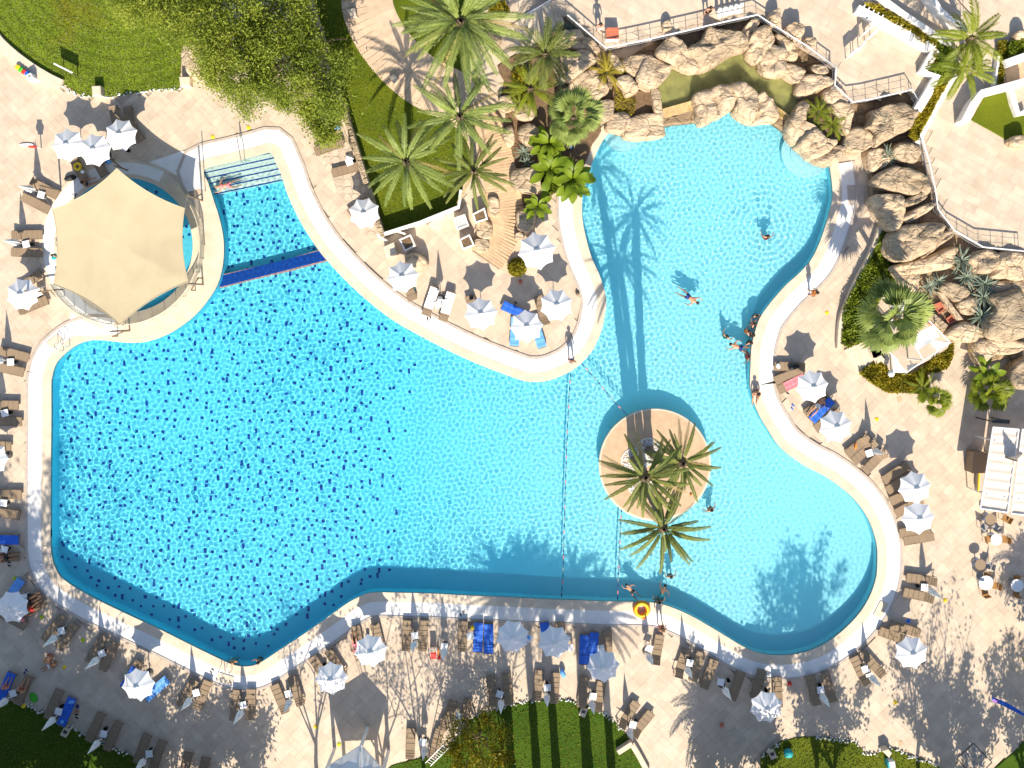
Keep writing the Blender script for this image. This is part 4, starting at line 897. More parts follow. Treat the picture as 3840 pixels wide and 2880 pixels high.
palm('20', 530, 1020, 5.0, 1.75, 17, 'fan', 'grey green fan palm leaning over the pool corner', base=('20', 500, 1080), r0=.17, seed=7, name='fan_palm')
palm('31', 1070, 1070, 5.0, 2.25, 17, 'fan', 'large fan palm above the white draped gazebo', base=('31', 1120, 1180), r0=.2, seed=8, name='fan_palm')
palm('30', 1750, 330, 5.5, 2.3, 20, 'queen', 'bright feather palm at the end of the shaded ramp', base=('30', 1680, 420), r0=.18, seed=9, z0=TZ, name='feather_palm')
palm('30', 1700, 590, 4.4, 1.95, 18, 'queen', 'second bright feather palm with orange fruit beside the hedge strip', base=('30', 1640, 640), r0=.18, seed=10, z0=TZ, name='feather_palm')
# small plants
def plant(f, x, y, kind, n, L, label, z0=.2, name='plant', cat='plant', group=None, part='frond', seed=0, lift=.1):
    v = at(f, x, y, z0+.3); e = empty(name, (v.x, v.y, z0), label=label, cat=cat, group=group); mb = MB(); mb.lathe([(.12, -.25), (.16, .0), (.10, lift+.05), (.02, lift+.1)], 8); mb.build('stem', M['palm_bark'], e)
    rosette(e, kind, n, L, lift, seed, part); return e
gc = 'cycads among the boulders'
plant('20', 820, 620, 'gold', 22, 1.5, 'yellow cycad growing between the pitched slab and grotto boulders', .8, 'cycad', group=gc, seed=1)
plant('20', 950, 880, 'gold', 12, .7, 'mossy gold shrub in the sunken planter by the spillway', .5, 'shrub', group=gc, seed=2)
plant('30', 440, 960, 'cycad', 20, 1.2, 'cycad at the back of the planted mound', 1.0, 'cycad', group=gc, seed=3)
plant('30', 560, 1080, 'cycad', 20, 1.15, 'cycad at the front of the planted mound', 1.0, 'cycad', group=gc, seed=4)
plant('30', 1050, 1030, 'agave', 14, .6, 'cactus in the narrow pocket of the great oval boulder', 1.5, 'cactus', group=gc, part='leaf', seed=5)
ga = 'agaves on the rock bank'
for i, (f, x, y, L, n, lb) in enumerate((('31', 1680, 590, 1.1, 34, 'dark blue agave under the railing of the bare terrace'), ('31', 1720, 740, 1.0, 34, 'agave in front of the block boulder'), ('31', 1880, 800, 1.1, 36, 'agave below the wide edge boulder'), ('31', 1870, 910, 1.0, 34, 'agave beside the massive weathered boulder'),
   ('31', 1850, 1080, 1.2, 38, 'largest silver agave near the low boulder'), ('31', 1310, 660, .75, 26, 'agave on the long flat boulder'), ('31', 1480, 770, .75, 26, 'agave just above the cushion boulder'), ('31', 1400, 820, .8, 26, 'agave with yellow flowers above the cascade'), ('31', 1290, 920, .8, 26, 'pale agave left of the cascade'),
   ('20', 490, 240, .7, 24, 'small dark agave by the terrace railing'), ('30', 1040, 1320, .75, 22, 'silvery agave beside the smooth round boulder'), ('30', 1050, 1370, .7, 20, 'grey agave just below the silvery one'), ('31', 1360, 310, .4, 16, 'tiny agave on the egg shaped boulder'), ('31', 1690, 1240, .6, 18, 'flat agave on the low boulder'),
   ('20', 430, 700, .7, 20, 'grey agave in the deep shade near the flat greenish boulder'), ('20', 100, 1320, .8, 24, 'grey leaved agave along the boardwalk'), ('20', 130, 1400, .7, 20, 'second grey agave along the boardwalk, lower'))):
    plant(f, x, y, 'agave', n, L, lb, .85 if f != '20' else .3, 'agave', group=ga, part='leaf', seed=i)
gp = 'broad leaved plants'
for i, (f, x, y, L, n, kd, lb) in enumerate((('20', 520, 1560, 1.7, 24, 'paddle', 'bright paddle leaved plant overhanging the white gutter band'), ('20', 330, 1480, 1.6, 20, 'paddle', 'paddle leaved plant behind the overhanging one'), ('20', 320, 1250, 1.5, 18, 'paddle', 'dark paddle leaved plant under the leaning fan palm'), ('21', 220, 130, 1.2, 14, 'paddle', 'small paddle leaved plant by the lowest garden boulder'),
   ('32', 1430, 130, 1.15, 11, 'fanbright', 'low fan palm with dark round leaves beyond the curved planter'), ('32', 1320, 30, 1.3, 12, 'cycad', 'feathery shrub at the tip of the curved planter'), ('32', 1880, 60, 1.5, 14, 'fanbright', 'bright fan palm over the shaded paving by the pergola'), ('31', 1850, 1560, 1.4, 12, 'paddle', 'paddle leaved plant below the rock bank'),
   ('10', 60, 20, .1, 3, 'paddle', ''), ('20', 60, 900, 1.0, 14, 'cycad', 'yellowing fern under the glossy cycad'), ('31', 1840, 1390, .9, 12, 'gold', 'golden fern at the foot of the sloping boulder'))):
    if lb: plant(f, x, y, kd, n, L, lb, .3, 'broad_leaf_plant', group=gp, part='leaf' if kd == 'paddle' else 'frond', seed=30+i, lift=.5)
# golden barrel shrub
v = at('21', 45, 650, .6); e = empty('round_shrub', (v.x, v.y, .02), label='round golden green clipped shrub on the paved peninsula', cat='shrub')
mb = MB(); mb.lathe([(.05, 0), (.12, .05), (.1, .3)], 8); mb.build('stem', M['bark'], e); rosette(e, 'agave', 1, .01, .2, 0, 'leaf')
def leafball(n, rad, seed, hgt=1.0, leaf=(.05, .10), tint=(0, .7), shape=None):
    g = np.random.default_rng(seed); D = g.normal(size=(n, 3)); D /= np.linalg.norm(D, axis=1)[:, None]; D[:, 2] = np.abs(D[:, 2]); R = rad*g.uniform(.75, 1.04, n)[:, None]; P = D*R; P[:, 2] *= hgt
    return leafcards(P, g, leaf, tint)
def leafcards(P, g, leaf=(.06, .12), tint=(0, .7), tv=None, up=.5):
    n = len(P); s = g.uniform(*leaf, n)[:, None]; a = g.normal(size=(n, 3)); a /= np.linalg.norm(a, axis=1)[:, None]; c = g.normal(size=(n, 3)); c[:, 2] *= up; c = np.cross(a, c); c /= np.linalg.norm(c, axis=1)[:, None]+1e-9
    V = np.stack([P-a*s, P+c*s*.42, P+a*s, P-c*s*.42], 1).reshape(-1, 3); F = np.arange(4*n).reshape(-1, 4); T = np.repeat(g.uniform(*tint, n) if tv is None else tv, 4); return V, F, T
V, F, T = leafball(1800, .62, 3, 1.0, (.06, .12)); link('foliage', npmesh('foliage', V, F, M['leaf_hedge_gold'], tint=T), e, (0, 0, .1))
# hedges: volumes of small leaves
def hedge(poly, h, n, m, label, z0=0, leaf=(.08, .15), seed=0, group='hedges', name='hedge', soil=True):
    P = XY(poly, z0+h*.8); A_ = np.array([tuple(p) for p in P]); lo, hi = A_.min(0), A_.max(0); g = np.random.default_rng(seed)
    X = g.uniform(lo[0], hi[0], n*4); Y = g.uniform(lo[1], hi[1], n*4); k = inside([tuple(p) for p in A_], X, Y); X, Y = X[k][:n], Y[k][:n]
    lump = np.array([noise.noise(Vector((x*1.3, y*1.3, seed))) for x, y in zip(X, Y)]); Z = z0+h*(.72+.3*lump)*np.sqrt(g.uniform(.25, 1, len(X)))
    cl = np.array([noise.noise(Vector((x*.7, y*.7, seed+9))) for x, y in zip(X, Y)]); tv = np.clip(.35+.5*cl+.3*lump+g.uniform(-.15, .15, len(X)), 0, 1)
    V, F, T = leafcards(np.stack([X, Y, Z], -1), g, leaf, tv=tv); o = link(name, npmesh(name, V, F, m, tint=T)); setp(o, label, 'hedge', group)
    mb = MB(); mb.prism(offset([Vector(p) for p in P], -.08), z0-.1, z0+.06+h*.25); mb.build('soil', M['soil'], o); return o
hedge(pts('30', (835,20),(960,35),(1180,170),(1470,330),(1465,560),(1380,560),(1440,430),(1130,240)), .75, 4200, M['leaf_hedge_gold'], 'golden hedge strip between the balustrade wall and ramp wall', TZ, seed=1)
hedge(pts('30', (1480,340),(1590,400),(1620,520),(1590,650),(1500,650),(1390,590),(1470,560)), .8, 1600, M['leaf_hedge'], 'shaded green end of the hedge strip below the feather palms', TZ, seed=2)
hedge(pts('30', (1490,660),(1590,660),(1550,730),(1290,1215),(1230,1170),(1250,1080),(1400,810)), .7, 3600, M['leaf_hedge_gold'], 'golden hedge strip running down beside the straight white wall', TZ, seed=3)
hedge(pts('31', (995,330),(1075,340),(1030,450),(1085,610),(1150,760),(1000,850),(955,1000),(880,1240),(855,1290),(700,1345),(645,1320),(660,1000),(770,770),(900,545)), .9, 6500, M['leaf_hedge'], 'tall dark green hedge strip behind the curved kerb wall', seed=4)
hedge(crom(pts('N', (1295,500),(1420,400),(1540,320),(1650,420),(1740,480),(1900,530),(2040,510),(2150,430),(2215,480),(2215,785),(1960,785),(1700,790),(1500,690),(1330,560)), 2), .7, 6500, M['leaf_hedge_gold'], 'golden ground hedge in the curved planter around the lamp globe', seed=5)
hedge(pts('31', (1530,1355),(1620,1300),(1610,1400),(1560,1520),(1480,1560),(1330,1570),(1380,1480)), .7, 2600, M['leaf_hedge_gold'], 'golden hedge along the right side of the draped gazebo', seed=6)
hedge(pts('30', (2000,350),(2075,340),(2060,480),(2040,740),(1980,740),(2010,520)), .7, 1200, M['leaf_hedge_gold'], 'narrow golden shrub strip beside the thin white wall', TZ, seed=7)
hedge(pts('30', (2090,350),(2240,330),(2240,470),(2080,490)), .9, 1300, M['leaf_hedge'], 'dark green bush beside the yellow one at the far right terrace', TZ, seed=8)
hedge(pts('20', (885,870),(900,760),(1000,840),(1080,850),(1070,950),(1020,1015),(900,960)), .4, 900, M['leaf_hedge_gold'], 'moss and creeper filling the sunken planter by the spillway', .45, (.04, .08), seed=9)
hedge(pts('20', (0,620),(60,560),(140,640),(100,760),(150,870),(60,930),(0,900)), .5, 900, M['leaf_hedge_gold'], 'yellow ground cover under the glossy cycad', 0.1, seed=10)
hedge(pts('20', (240,1480),(330,1380),(420,1500),(560,1480),(600,1600),(560,1670),(300,1670)), .6, 1500, M['leaf_hedge'], 'undergrowth beneath the paddle plants', .1, seed=11)
hedge(pts('10', (2040,0),(2150,0),(2200,90),(2120,160),(2010,90)), .7, 900, M['leaf_hedge_gold'], 'yellow green bush above the biggest date palm', .1, seed=12)
# trees
def branchy(e, h, spread, seed, r0=.16, n=7, levels=2, z1=.45, m='bark', name='trunk', bend=.15):
    r = random.Random(seed); mb = MB(); P = [(0, 0, 0), (r.uniform(-.1, .1), r.uniform(-.1, .1), h*z1*.5), (r.uniform(-.2, .2), r.uniform(-.2, .2), h*z1)]; mb.tube(P, [r0, r0*.85, r0*.7], 8); mb.build(name, M[m], e, smooth=True); tips = []
    mb = MB(); o = Vector(P[-1])
    def grow(o, d, L, rad, lev):
        pts_ = [o]; p = o.copy(); dd = d.copy()
        for k in range(4): dd = (dd+Vector((r.uniform(-bend, bend), r.uniform(-bend, bend), r.uniform(-.02, .16)))).normalized(); p = p+dd*L/4; pts_.append(p.copy())
        mb.tube(pts_, [rad, rad*.82, rad*.66, rad*.5, rad*.3], 5); tips.extend([pts_[2], pts_[3], pts_[4]])
        if lev > 0:
            for k in range(r.randint(2, 3)): a = pts_[r.randint(2, 4)]; grow(a, (dd+Vector((r.uniform(-.9, .9), r.uniform(-.9, .9), r.uniform(-.1, .5)))).normalized(), L*.62, rad*.5, lev-1)
    for k in range(n):
        a = 2*PI*k/n+r.uniform(-.4, .4); grow(o-Vector((0, 0, h*.08*r.random())), Vector((math.cos(a)*spread, math.sin(a)*spread, 1)).normalized(), h*(1-z1)*1.05, r0*.5, levels)
    mb.build('limbs', M[m], e, smooth=True); return tips
def clumps(C, n, rad, g, leaf, tint=(0, .8), hang=0.0, tints=None):
    P = []; T = []
    for i, c in enumerate(C):
        t = g.uniform(*tint) if tints is None else tints[i]; rr = rad*g.uniform(.6, 1.3); X = g.normal(size=(n, 3))*np.array([rr, rr, rr*.7])*.5; X[:, 2] -= hang*np.abs(g.normal(size=n))*rr
        P.append(X+np.array(c)); T.append(np.clip(t+g.uniform(-.12, .12, n), 0, 1))
    return leafcards(np.concatenate(P), g, leaf, tv=np.concatenate(T))
def tree(px, py, h, rad, label, nleaf=34, leaf=(.10, .2), m='leaf_tree', clump=.8, seed=0, group='trees beyond the bottom lawns', name='tree', spread=.7, levels=2, n=7, z1=.4, r0=.2, keep=1.0, crown=True):
    v = W((px, py)); e = empty(name, (v.x, v.y, 0), label=label, cat='tree', group=group); tips = branchy(e, h, spread, seed, r0, n, levels, z1); g = np.random.default_rng(seed)
    tips = [t for t in tips if g.random() < keep]
    if crown and tips: V, F, T = clumps(tips, nleaf, clump, g, leaf); link('crown', npmesh('crown', V, F, M[m], tint=T), e)
    return e
# the big pepper trees at the top left: drooping pale foliage over the lawn
def pepper(polys, base, h, label, seed, n):
    v = W(base); e = empty('pepper_tree', (v.x, v.y, 0), label=label, cat='tree', group='pepper trees over the round lawn'); branchy(e, h*.72, 1.0, seed, .34, 7, 1, .35); g = np.random.default_rng(seed); C = []; Tn = []
    for poly, z0, z1, wt in polys:
        A_ = np.array(poly); lo, hi = A_.min(0), A_.max(0); k = 0; tries = 0; want = int(n*wt)
        while k < want and tries < 20000:
            tries += 1; p = (g.uniform(lo[0], hi[0]), g.uniform(lo[1], hi[1]))
            if not inside(poly, [p[0]], [p[1]])[0]: continue
            nz = noise.noise(Vector((p[0]/85.0, p[1]/85.0, seed)))
            if nz < -.30: continue
            c = W(p, g.uniform(z0, z1)); C.append((c.x-v.x, c.y-v.y, c.z)); Tn.append(float(np.clip(.45+.9*nz+g.uniform(-.2, .2)+(.2 if wt < .3 else 0), 0, 1))); k += 1
    V, F, T = clumps(C, 80, .62, g, (.055, .13), hang=.8, tints=Tn); link('crown', npmesh('crown', V, F, M['leaf_pepper'], tint=T), e); return e
pepper([(crom(pts('00', (930,-60),(1000,90),(1100,160),(1200,220),(1330,190),(1420,330),(1450,370),(1600,330),(1680,420),(1650,560),(1700,640),(1880,720),(2000,830),(2130,860),(2260,800),(2300,-80)), 2), 5.0, 7.5, .7),
        (pts('00', (930,-60),(1000,90),(1220,220),(1400,150),(1500,360),(1700,420),(1600,600),(1900,800),(2120,1010),(2180,900),(2100,500),(1700,100)), 3.2, 5.0, .3)], (960, 190), 6.5, 'huge pale pepper tree drooping over the round mown lawn', 3, 540)
pepper([(crom(pts('10', (-40,-80),(420,-80),(470,120),(520,260),(600,420),(740,460),(800,520),(740,640),(700,800),(740,900),(700,1000),(560,960),(420,900),(200,880),(0,820),(-60,700)), 2), 4.0, 7.0, .75),
        (pts('10', (100,780),(420,900),(740,900),(700,1020),(660,1180),(590,1220),(450,1060),(400,960),(200,900)), 2.5, 4.0, .25)], (1160, 250), 6.5, 'green pepper tree spreading beside the stone wall and middle lawn', 5, 540)
boulder('00', [(1570,470),(1600,390),(1680,340),(1800,330),(1850,450),(1800,640),(1650,660),(1600,560)], .8, 'pale boulder under the pepper tree at the lawn edge', m='rock')
# the yellow green shrub-tree on the bottom lawn
v = at('13', 1930, 1470, 2.0); e = empty('small_tree', (v.x, v.y, 0), label='yellow green bushy tree at the edge of the bottom lawn', cat='tree'); branchy(e, 3.0, .8, 8, .12, 6, 1, .3); g = np.random.default_rng(4)
C = [(math.cos(a)*d, math.sin(a)*d, 1.2+2.0*math.sqrt(max(0, 1-(d/2.3)**2))*g.uniform(.5, 1)) for a, d in zip(g.uniform(0, 2*PI, 95), 2.15*np.sqrt(g.uniform(0, 1, 95)))]
V, F, T = clumps(C, 60, .5, g, (.06, .13)); link('crown', npmesh('crown', V, F, M['leaf_yellow'], tint=T), e)
# trees standing just outside the lower edge; their shade falls across the deck
for i, (px, py, h, nl, lf, cl, kp, lb) in enumerate((
   (-70, 3010, 11.4, 44, (.13, .24), .85, .9, 'tallest dense tree outside the bottom left corner'), (70, 3060, 11.6, 44, (.13, .24), .85, .9, 'tall dense tree beyond the dark bottom left lawn'), (-110, 2860, 7.5, 60, (.14, .26), 1.0, 1, 'dense tree left of the dark lawn'),
   (290, 3060, 6.6, 38, (.13, .24), .75, .85, 'dense tree right behind the dark lawn'), (150, 3020, 6.0, 42, (.13, .24), .8, .9, 'middle height bushy tree behind the dark lawn'), (460, 3070, 5.0, 34, (.12, .22), .7, .8, 'looser tree on the far edge of the dark lawn'), (30, 2990, 3.8, 70, (.14, .26), 1.1, 1, 'low bushy tree in the corner of the dark lawn'), (240, 3010, 3.6, 70, (.14, .26), 1.1, 1, 'low bushy tree in the middle of the dark lawn edge'), (440, 3020, 4.2, 66, (.14, .25), 1.0, 1, 'low bushy tree at the right of the dark lawn edge'),
   (640, 3050, 4.3, 28, (.11, .2), .62, .75, 'short bushy tree below the parasol row'), (800, 3010, 3.3, 34, (.12, .2), .7, .7, 'open crowned small tree below the parasol row'), (930, 3040, 3.4, 28, (.1, .2), .7, .6, 'thin crowned tree near the lowest pool corner'), (560, 2985, 2.8, 60, (.12, .22), .8, 1, 'low shrub tree at the deck corner'))):
    tree(px, py, h, 3, lb, nl, lf, 'leaf_tree', cl, 100+i, keep=kp, spread=.4 if h > 9 else .5, z1=.35)
for i, (px, py, h, kp, lb) in enumerate(((1592, 2960, 7.6, .32, 'sparse bare limbed tree casting forked shade on the deck'), (1190, 2930, 6.2, .22, 'thin bare limbed tree near the white pavilion'), (1895, 2965, 7.6, .34, 'sparse tree beyond the bottom lawn'), (3575, 2930, 6.2, .12, 'thin twiggy tree by the floor chessboard'), (3445, 2920, 5.2, .16, 'small twiggy tree beside the floor chessboard'), (1440, 3010, 7.6, .35, 'sparse tree beyond the white pavilion'), (1720, 3000, 7.8, .4, 'sparse tree by the yellow green bush'))):
    tree(px, py, h, 2.5, lb, 16, (.07, .16), 'leaf_tree', .75, 140+i, group='sparse trees beyond the bottom edge', keep=kp, spread=.42, levels=2, n=5, z1=.38, r0=.15)
for i, (px, py, h, nl, cl, kp, sp, lb) in enumerate(((3075, 3050, 9.3, 46, .62, 1, .22, 'narrow dense tree whose shade lies on the pool curve'), (2775, 2990, 4.3, 60, .75, 1, .42, 'bushy tree beyond the bottom right lawn'), (2860, 2965, 3.2, 40, .7, .9, .4, 'low tree hugging the bottom right lawn'), (3545, 3020, 5.4, 34, .5, .9, .26, 'dense tree beyond the floor chessboard'), (3640, 3060, 4.0, 26, .5, .8, .36, 'lower dense tree right of the floor chessboard'), (3850, 3010, 5.4, 30, .5, .8, .3, 'dense tree in the bottom right corner'), (3935, 2500, 4.6, 44, .75, .9, .45, 'tree beyond the edge beside the cafe tables'), (3130, 2985, 4.0, 24, .5, .6, .4, 'loose tree by the pebble edged lawn'), (2740, 3060, 5.2, 28, .55, .8, .3, 'tree behind the squat stone block'), (2680, 3010, 3.0, 22, .5, .7, .4, 'small loose tree by the curved kerb'))):
    tree(px, py, h, 2.5, lb, nl, (.11, .22), 'leaf_tree', cl, 180+i, keep=kp, spread=sp, z1=.35, n=5)
for i, (px, py, h) in enumerate(((2022, 3020, 11.5), (2095, 3010, 11.0), (2215, 3040, 11.2), (2300, 2990, 9.6), (1930, 3040, 11.4))):
    v = W((px, py)); e = empty('tall_palm', (v.x, v.y, 0), label=['tall palm whose trunk shade crosses the bottom lawn first', 'tall palm second in the row beyond the bottom lawn', 'thick trunked tall palm third in the row', 'shorter tall palm at the lawn end of the row', 'tall palm at the deck end of the row'][i], cat='palm', group='tall palms beyond the bottom lawn'); trunk(e, h, .42 if i == 2 else .3, .22, seed=i); rosette(e, 'date', 40, 2.7, h, i)
for i, (px, py, h) in enumerate(((2655, 2985, 4.6), (2720, 3040, 5.6), (3860, 2420, 4.4))):
    v = W((px, py)); e = empty('young_palm', (v.x, v.y, 0), label=['young palm nearest the cream block wall', 'young palm behind the nearest one', 'young palm beside the cafe tables'][i], cat='palm', group='young palms out of frame'); trunk(e, h, .2, .16, seed=i+9); rosette(e, 'queen', 24, 2.4, h, i+5)
# ================================================================ ISLAND WITH THREE PALMS, ROPES
ic = at('22', 1235, 697, .1); ir = 485*K/PXM*(H-.1)/H
isl = setp(empty('island', (ic.x, ic.y, 0)), kind='structure')
mb = MB(); mb.lathe([(ir-.1, -1.7), (ir-.1, -.02), (ir, -.01), (ir, .08), (ir-.04, .10), (ir-.16, .10)], 72); o = mb.build('island_rim', M['coping'], isl, smooth=False); o.cycles.is_caustics_receiver = True
mb = MB(); mb.prism([Vector((math.cos(2*PI*i/72), math.sin(2*PI*i/72)))*(ir-.13) for i in range(72)], -.1, .105); mb.build('island_top', M['sand'], isl)
for i, (x, y, R_, lb) in enumerate(((1060, 670, .88, 0), (1180, 585, .88, 0), (1110, 875, .80, 0))):
    c = at('22', x, y, .12); g = np.random.default_rng(i+40); mb = MB(); rr = random.Random(i)
    mb.lathe([(R_+.03, 0), (R_+.03, .05), (R_-.03, .05), (R_-.04, 0)], 40); mb.build('ring_curb', M['white_wall'], isl, (c.x-ic.x, c.y-ic.y, .10))
    bmx = bmesh.new(); bmesh.ops.create_icosphere(bmx, subdivisions=1, radius=1); bv = np.array([v.co[:] for v in bmx.verts]); bf = np.array([[v.index for v in f.verts] for f in bmx.faces]); bmx.free(); V = []; F = []
    for k in range(420):
        a = g.uniform(0, 2*PI); d = (R_-.06)*math.sqrt(g.random()); s = g.uniform(.03, .06); V.append(bv*np.array([s, s, s*.7])+np.array([d*math.cos(a), d*math.sin(a), .01+g.uniform(0, .03)])); F.append(bf+k*len(bv))
    o = link('pebbles', npmesh('pebbles', np.concatenate(V), np.concatenate(F), M['pebble'], True), isl, (c.x-ic.x, c.y-ic.y, .10)); setp(o, kind='stuff')
gi = 'three tall palms of the round island'
palm('22', 1150, 800, 14.0, 2.25, 31, 'slim', 'island palm whose crown stands in front of the pebble rings', base=('22', 1050, 660), r0=.30, group=gi, seed=21, z0=.1)
palm('22', 1470, 680, 11.0, 2.2, 29, 'slim', 'island palm leaning outward over the edge of the round island', base=('22', 1185, 575), r0=.30, group=gi, seed=22, z0=.1)
palm('22', 1305, 1245, 11.4, 2.5, 27, 'slim', 'island palm leaning out over the water beside the platform', base=('22', 1140, 880), r0=.27, group=gi, seed=23, z0=.1)
def rope(P, label, float_step=.42):
    C = XY(P, WATER_Z); o = Vector((C[0].x, C[0].y, WATER_Z+.02)); e = empty('lane_rope', o, label=label, cat='rope', group='float ropes across the pool'); mb = MB()
    mb.tube([(c.x-o.x, c.y-o.y, 0) for c in C], .018, 5); mb.build('cord', M['dark_metal'], e)
    ms = []
    for mm in ('navy', 'grey', 'pink'):
        mb = MB(); mb.lathe([(.012, -.12), (.036, -.10), (.036, .10), (.012, .12)], 8); ms.append(mb.mesh('float', M[mm]))
    for k, (p, d) in enumerate(lerp_poly(C, float_step)): link('float', ms[(0, 2, 0, 1)[k % 4]], e, (p.x-o.x, p.y-o.y, 0), (PI/2, 0, math.atan2(d.y, d.x)+PI/2))
rope(pts('21', (505,1585)) + pts('22', (490,150),(470,600),(455,1100)) + pts('23', (440,0),(428,165)), 'long float rope crossing the pool from peninsula to lower edge')
rope(pts('21', (610,1490),(755,1655)) + pts('22', (880,150),(995,265)), 'short float rope from peninsula to the round island')
rope(pts('22', (945,1095),(930,1400)) + pts('23', (918,0),(912,190)), 'float rope from the round island to the lower edge')

# ================================================================ PADDLING POOL FENCE AND SHADE SAIL
e = empty('paddling_pool_fence', (KC.x, KC.y, 0), label='curved cream glass fence round the shaded paddling pool', cat='fence')
def arcp(a): a = math.radians(a); return Vector((math.cos(a), math.sin(a), 0))
for k in range(21):
    a = -150+k*10.0; p = arcp(a)*(KR-.15); q_ = arcp(a+10)*(KR-.15)
    mb = MB(); mb.tube([p, p+Vector((0, 0, 1.05))], .03, 5); mb.build('post', M['steel'], e)
    if k < 20:
        u = p.lerp(q_, .04); v_ = p.lerp(q_, .96); nrm = ((u+v_)/2).normalized()*.012; mb = MB(); z0, z1 = Vector((0, 0, .08)), Vector((0, 0, .98)); A_ = [u-nrm+z0, v_-nrm+z0, v_-nrm+z1, u-nrm+z1]; B_ = [x+2*nrm for x in A_]
        mb.quad(*A_); mb.quad(*reversed(B_)); mb.quad(A_[3], A_[2], B_[2], B_[3]); mb.build('fence_panel', M['panel_glass'], e)
mb = MB(); mb.tube([arcp(-150+k*5)*(KR-.15)+Vector((0, 0, 1.05)) for k in range(41)], .035, 6); mb.build('top_rail', M['cream_wall'], e, smooth=True)
SZ = [3.3, 2.9, 3.1, 3.2, 2.9, 3.1]
SP = [q('00', 1010, 1455), q('01', 1597, 140), q('01', 1628, 775), q('01', 1035, 1150), q('01', 462, 800), q('01', 452, 150)]
SPW = [W(p, z) for p, z in zip(SP, SZ)]; cS = sum(SPW, Vector())/6; e = empty('shade_sail', (cS.x, cS.y, 0), label='big cream six pointed shade sail stretched over the paddling pool', cat='shade sail')
cS0 = Vector((cS.x, cS.y, 0)); edge = []
for i in range(6):
    a, c = SPW[i]-cS0, SPW[(i+1) % 6]-cS0; m_ = (a+c)/2; pull = (Vector((0, 0, m_.z))-m_); pull.z = 0
    for k in range(14): t = k/14; p = a.lerp(c, t)+pull*(.065*4*t*(1-t)); p.z += -.05*math.sin(PI*t); edge.append(p)
mb = MB(); n = len(edge); R_ = [1, .8, .6, .4, .2]
for s in R_:
    for p in edge: mb.v.append((p.x*s, p.y*s, p.z*s+(3.03)*(1-s)))
for k in range(4):
    for a in range(n): b_ = (a+1) % n; mb.f.append((k*n+a, k*n+b_, (k+1)*n+b_, (k+1)*n+a))
mb.v.append((0, 0, 3.03)); c_ = len(mb.v)-1
for a in range(n): mb.f.append((4*n+a, 4*n+(a+1) % n, c_))
mb.build('sail_cloth', M['sail'], e, smooth=True)
mb = MB(); mb.tube([p+Vector((0, 0, .012)) for p in edge]+[edge[0]+Vector((0, 0, .012))], .022, 5); mb.build('hem', M['sail'], e)
posts = [(('A', 1890, 1020), 2.2), (('01', 1750, 75), 3.0), (('01', 1755, 800), 3.0), (('01', 1122, 1195), 3.2), (('01', 385, 860), 2.6), (('A', 905, 1330), 3.0)]
for (f, x, y), h in posts:
    b_ = at(f, x, y); i = min(range(6), key=lambda k: (SPW[k].to_2d()-b_.to_2d()).length); tp = SPW[i]-cS0
    out_ = (b_-cS0); out_.z = 0; pt_ = out_+Vector((0, 0, h)); mb = MB(); mb.tube([out_, pt_], .06, 8); mb.build('mast', M['chair_wood'] if False else M['brown_metal'], e); mb = MB(); mb.tube([pt_, tp], .012, 4); mb.build('guy_cable', M['steel'], e)
for (f, x, y), (f2, x2, y2), lb in ((('A', 1700, 870), ('A', 1890, 1020), 'dark bollard rail at the top point of the sail'), (('01', 1120, 1200), ('01', 1020, 1245), 'low brown rail at the bottom point of the sail'), (('01', 1750, 745), ('01', 1690, 850), 'low brown rail at the right side of the paddling pool'), (('01', 395, 865), ('01', 545, 845), 'low brown rail at the left side of the paddling pool')):
    a, c = at(f, x, y), at(f2, x2, y2); e = empty('low_rail', a, label=lb, cat='rail', group='low rails round the sail'); d = c-a; mb = MB(); mb.tube([(0, 0, .9), (d.x, d.y, .9)], .05, 6); mb.build('bar', M['brown_metal'], e)
    for t in (0, 1): mb = MB(); mb.tube([(d.x*t, d.y*t, 0), (d.x*t, d.y*t, .9)], .045, 6); mb.build('post', M['brown_metal'], e)

# ================================================================ LOUNGERS, PARASOLS, TABLES
mb = MB(); L_ = 1.98; Wd = .60
for sy in (-1, 1): mb.box((0, sy*.29, .32), (L_, .035, .045))
for x in (-.99, .0, .36, .99): mb.box((x, 0, .315), (.035, .56, .035))
ME_FRAME = mb.mesh('frame', M['brown_metal'])
mb = MB(); mb.box((0, 0, .16), (.045, .045, .32)); ME_LEG = mb.mesh('leg', M['brown_metal'])
def sling_mesh(name, x0, x1, m, n=5, sag=.02):
    mb = MB(); P = []
    for k in range(n+1):
        t = k/n; P.append((x0+(x1-x0)*t, -sag*4*t*(1-t)))
    for y in (-1, 1): pass
    for a, c in zip(P[:-1], P[1:]): mb.quad((a[0], -.275, a[1]), (c[0], -.275, c[1]), (c[0], .275, c[1]), (a[0], .275, a[1])); mb.quad((a[0], -.275, a[1]-.02), (a[0], .275, a[1]-.02), (c[0], .275, c[1]-.02), (c[0], -.275, c[1]-.02))
    for k in range(1, 4):
        x = x0+(x1-x0)*k/4; mb.box((x, 0, .003), (.02, .55, .012))
    mb.quad((x0, -.275, 0), (x0, .275, 0), (x0, .275, -.02), (x0, -.275, -.02)); mb.quad((x1, -.275, 0), (x1, -.275, -.02), (x1, .275, -.02), (x1, .275, 0)); return mb.mesh(name, m)
ME_SEAT = sling_mesh('seat', -.98, .36, M['sling']); ME_BACK = sling_mesh('backrest', 0, .66, M['sling'], 3)
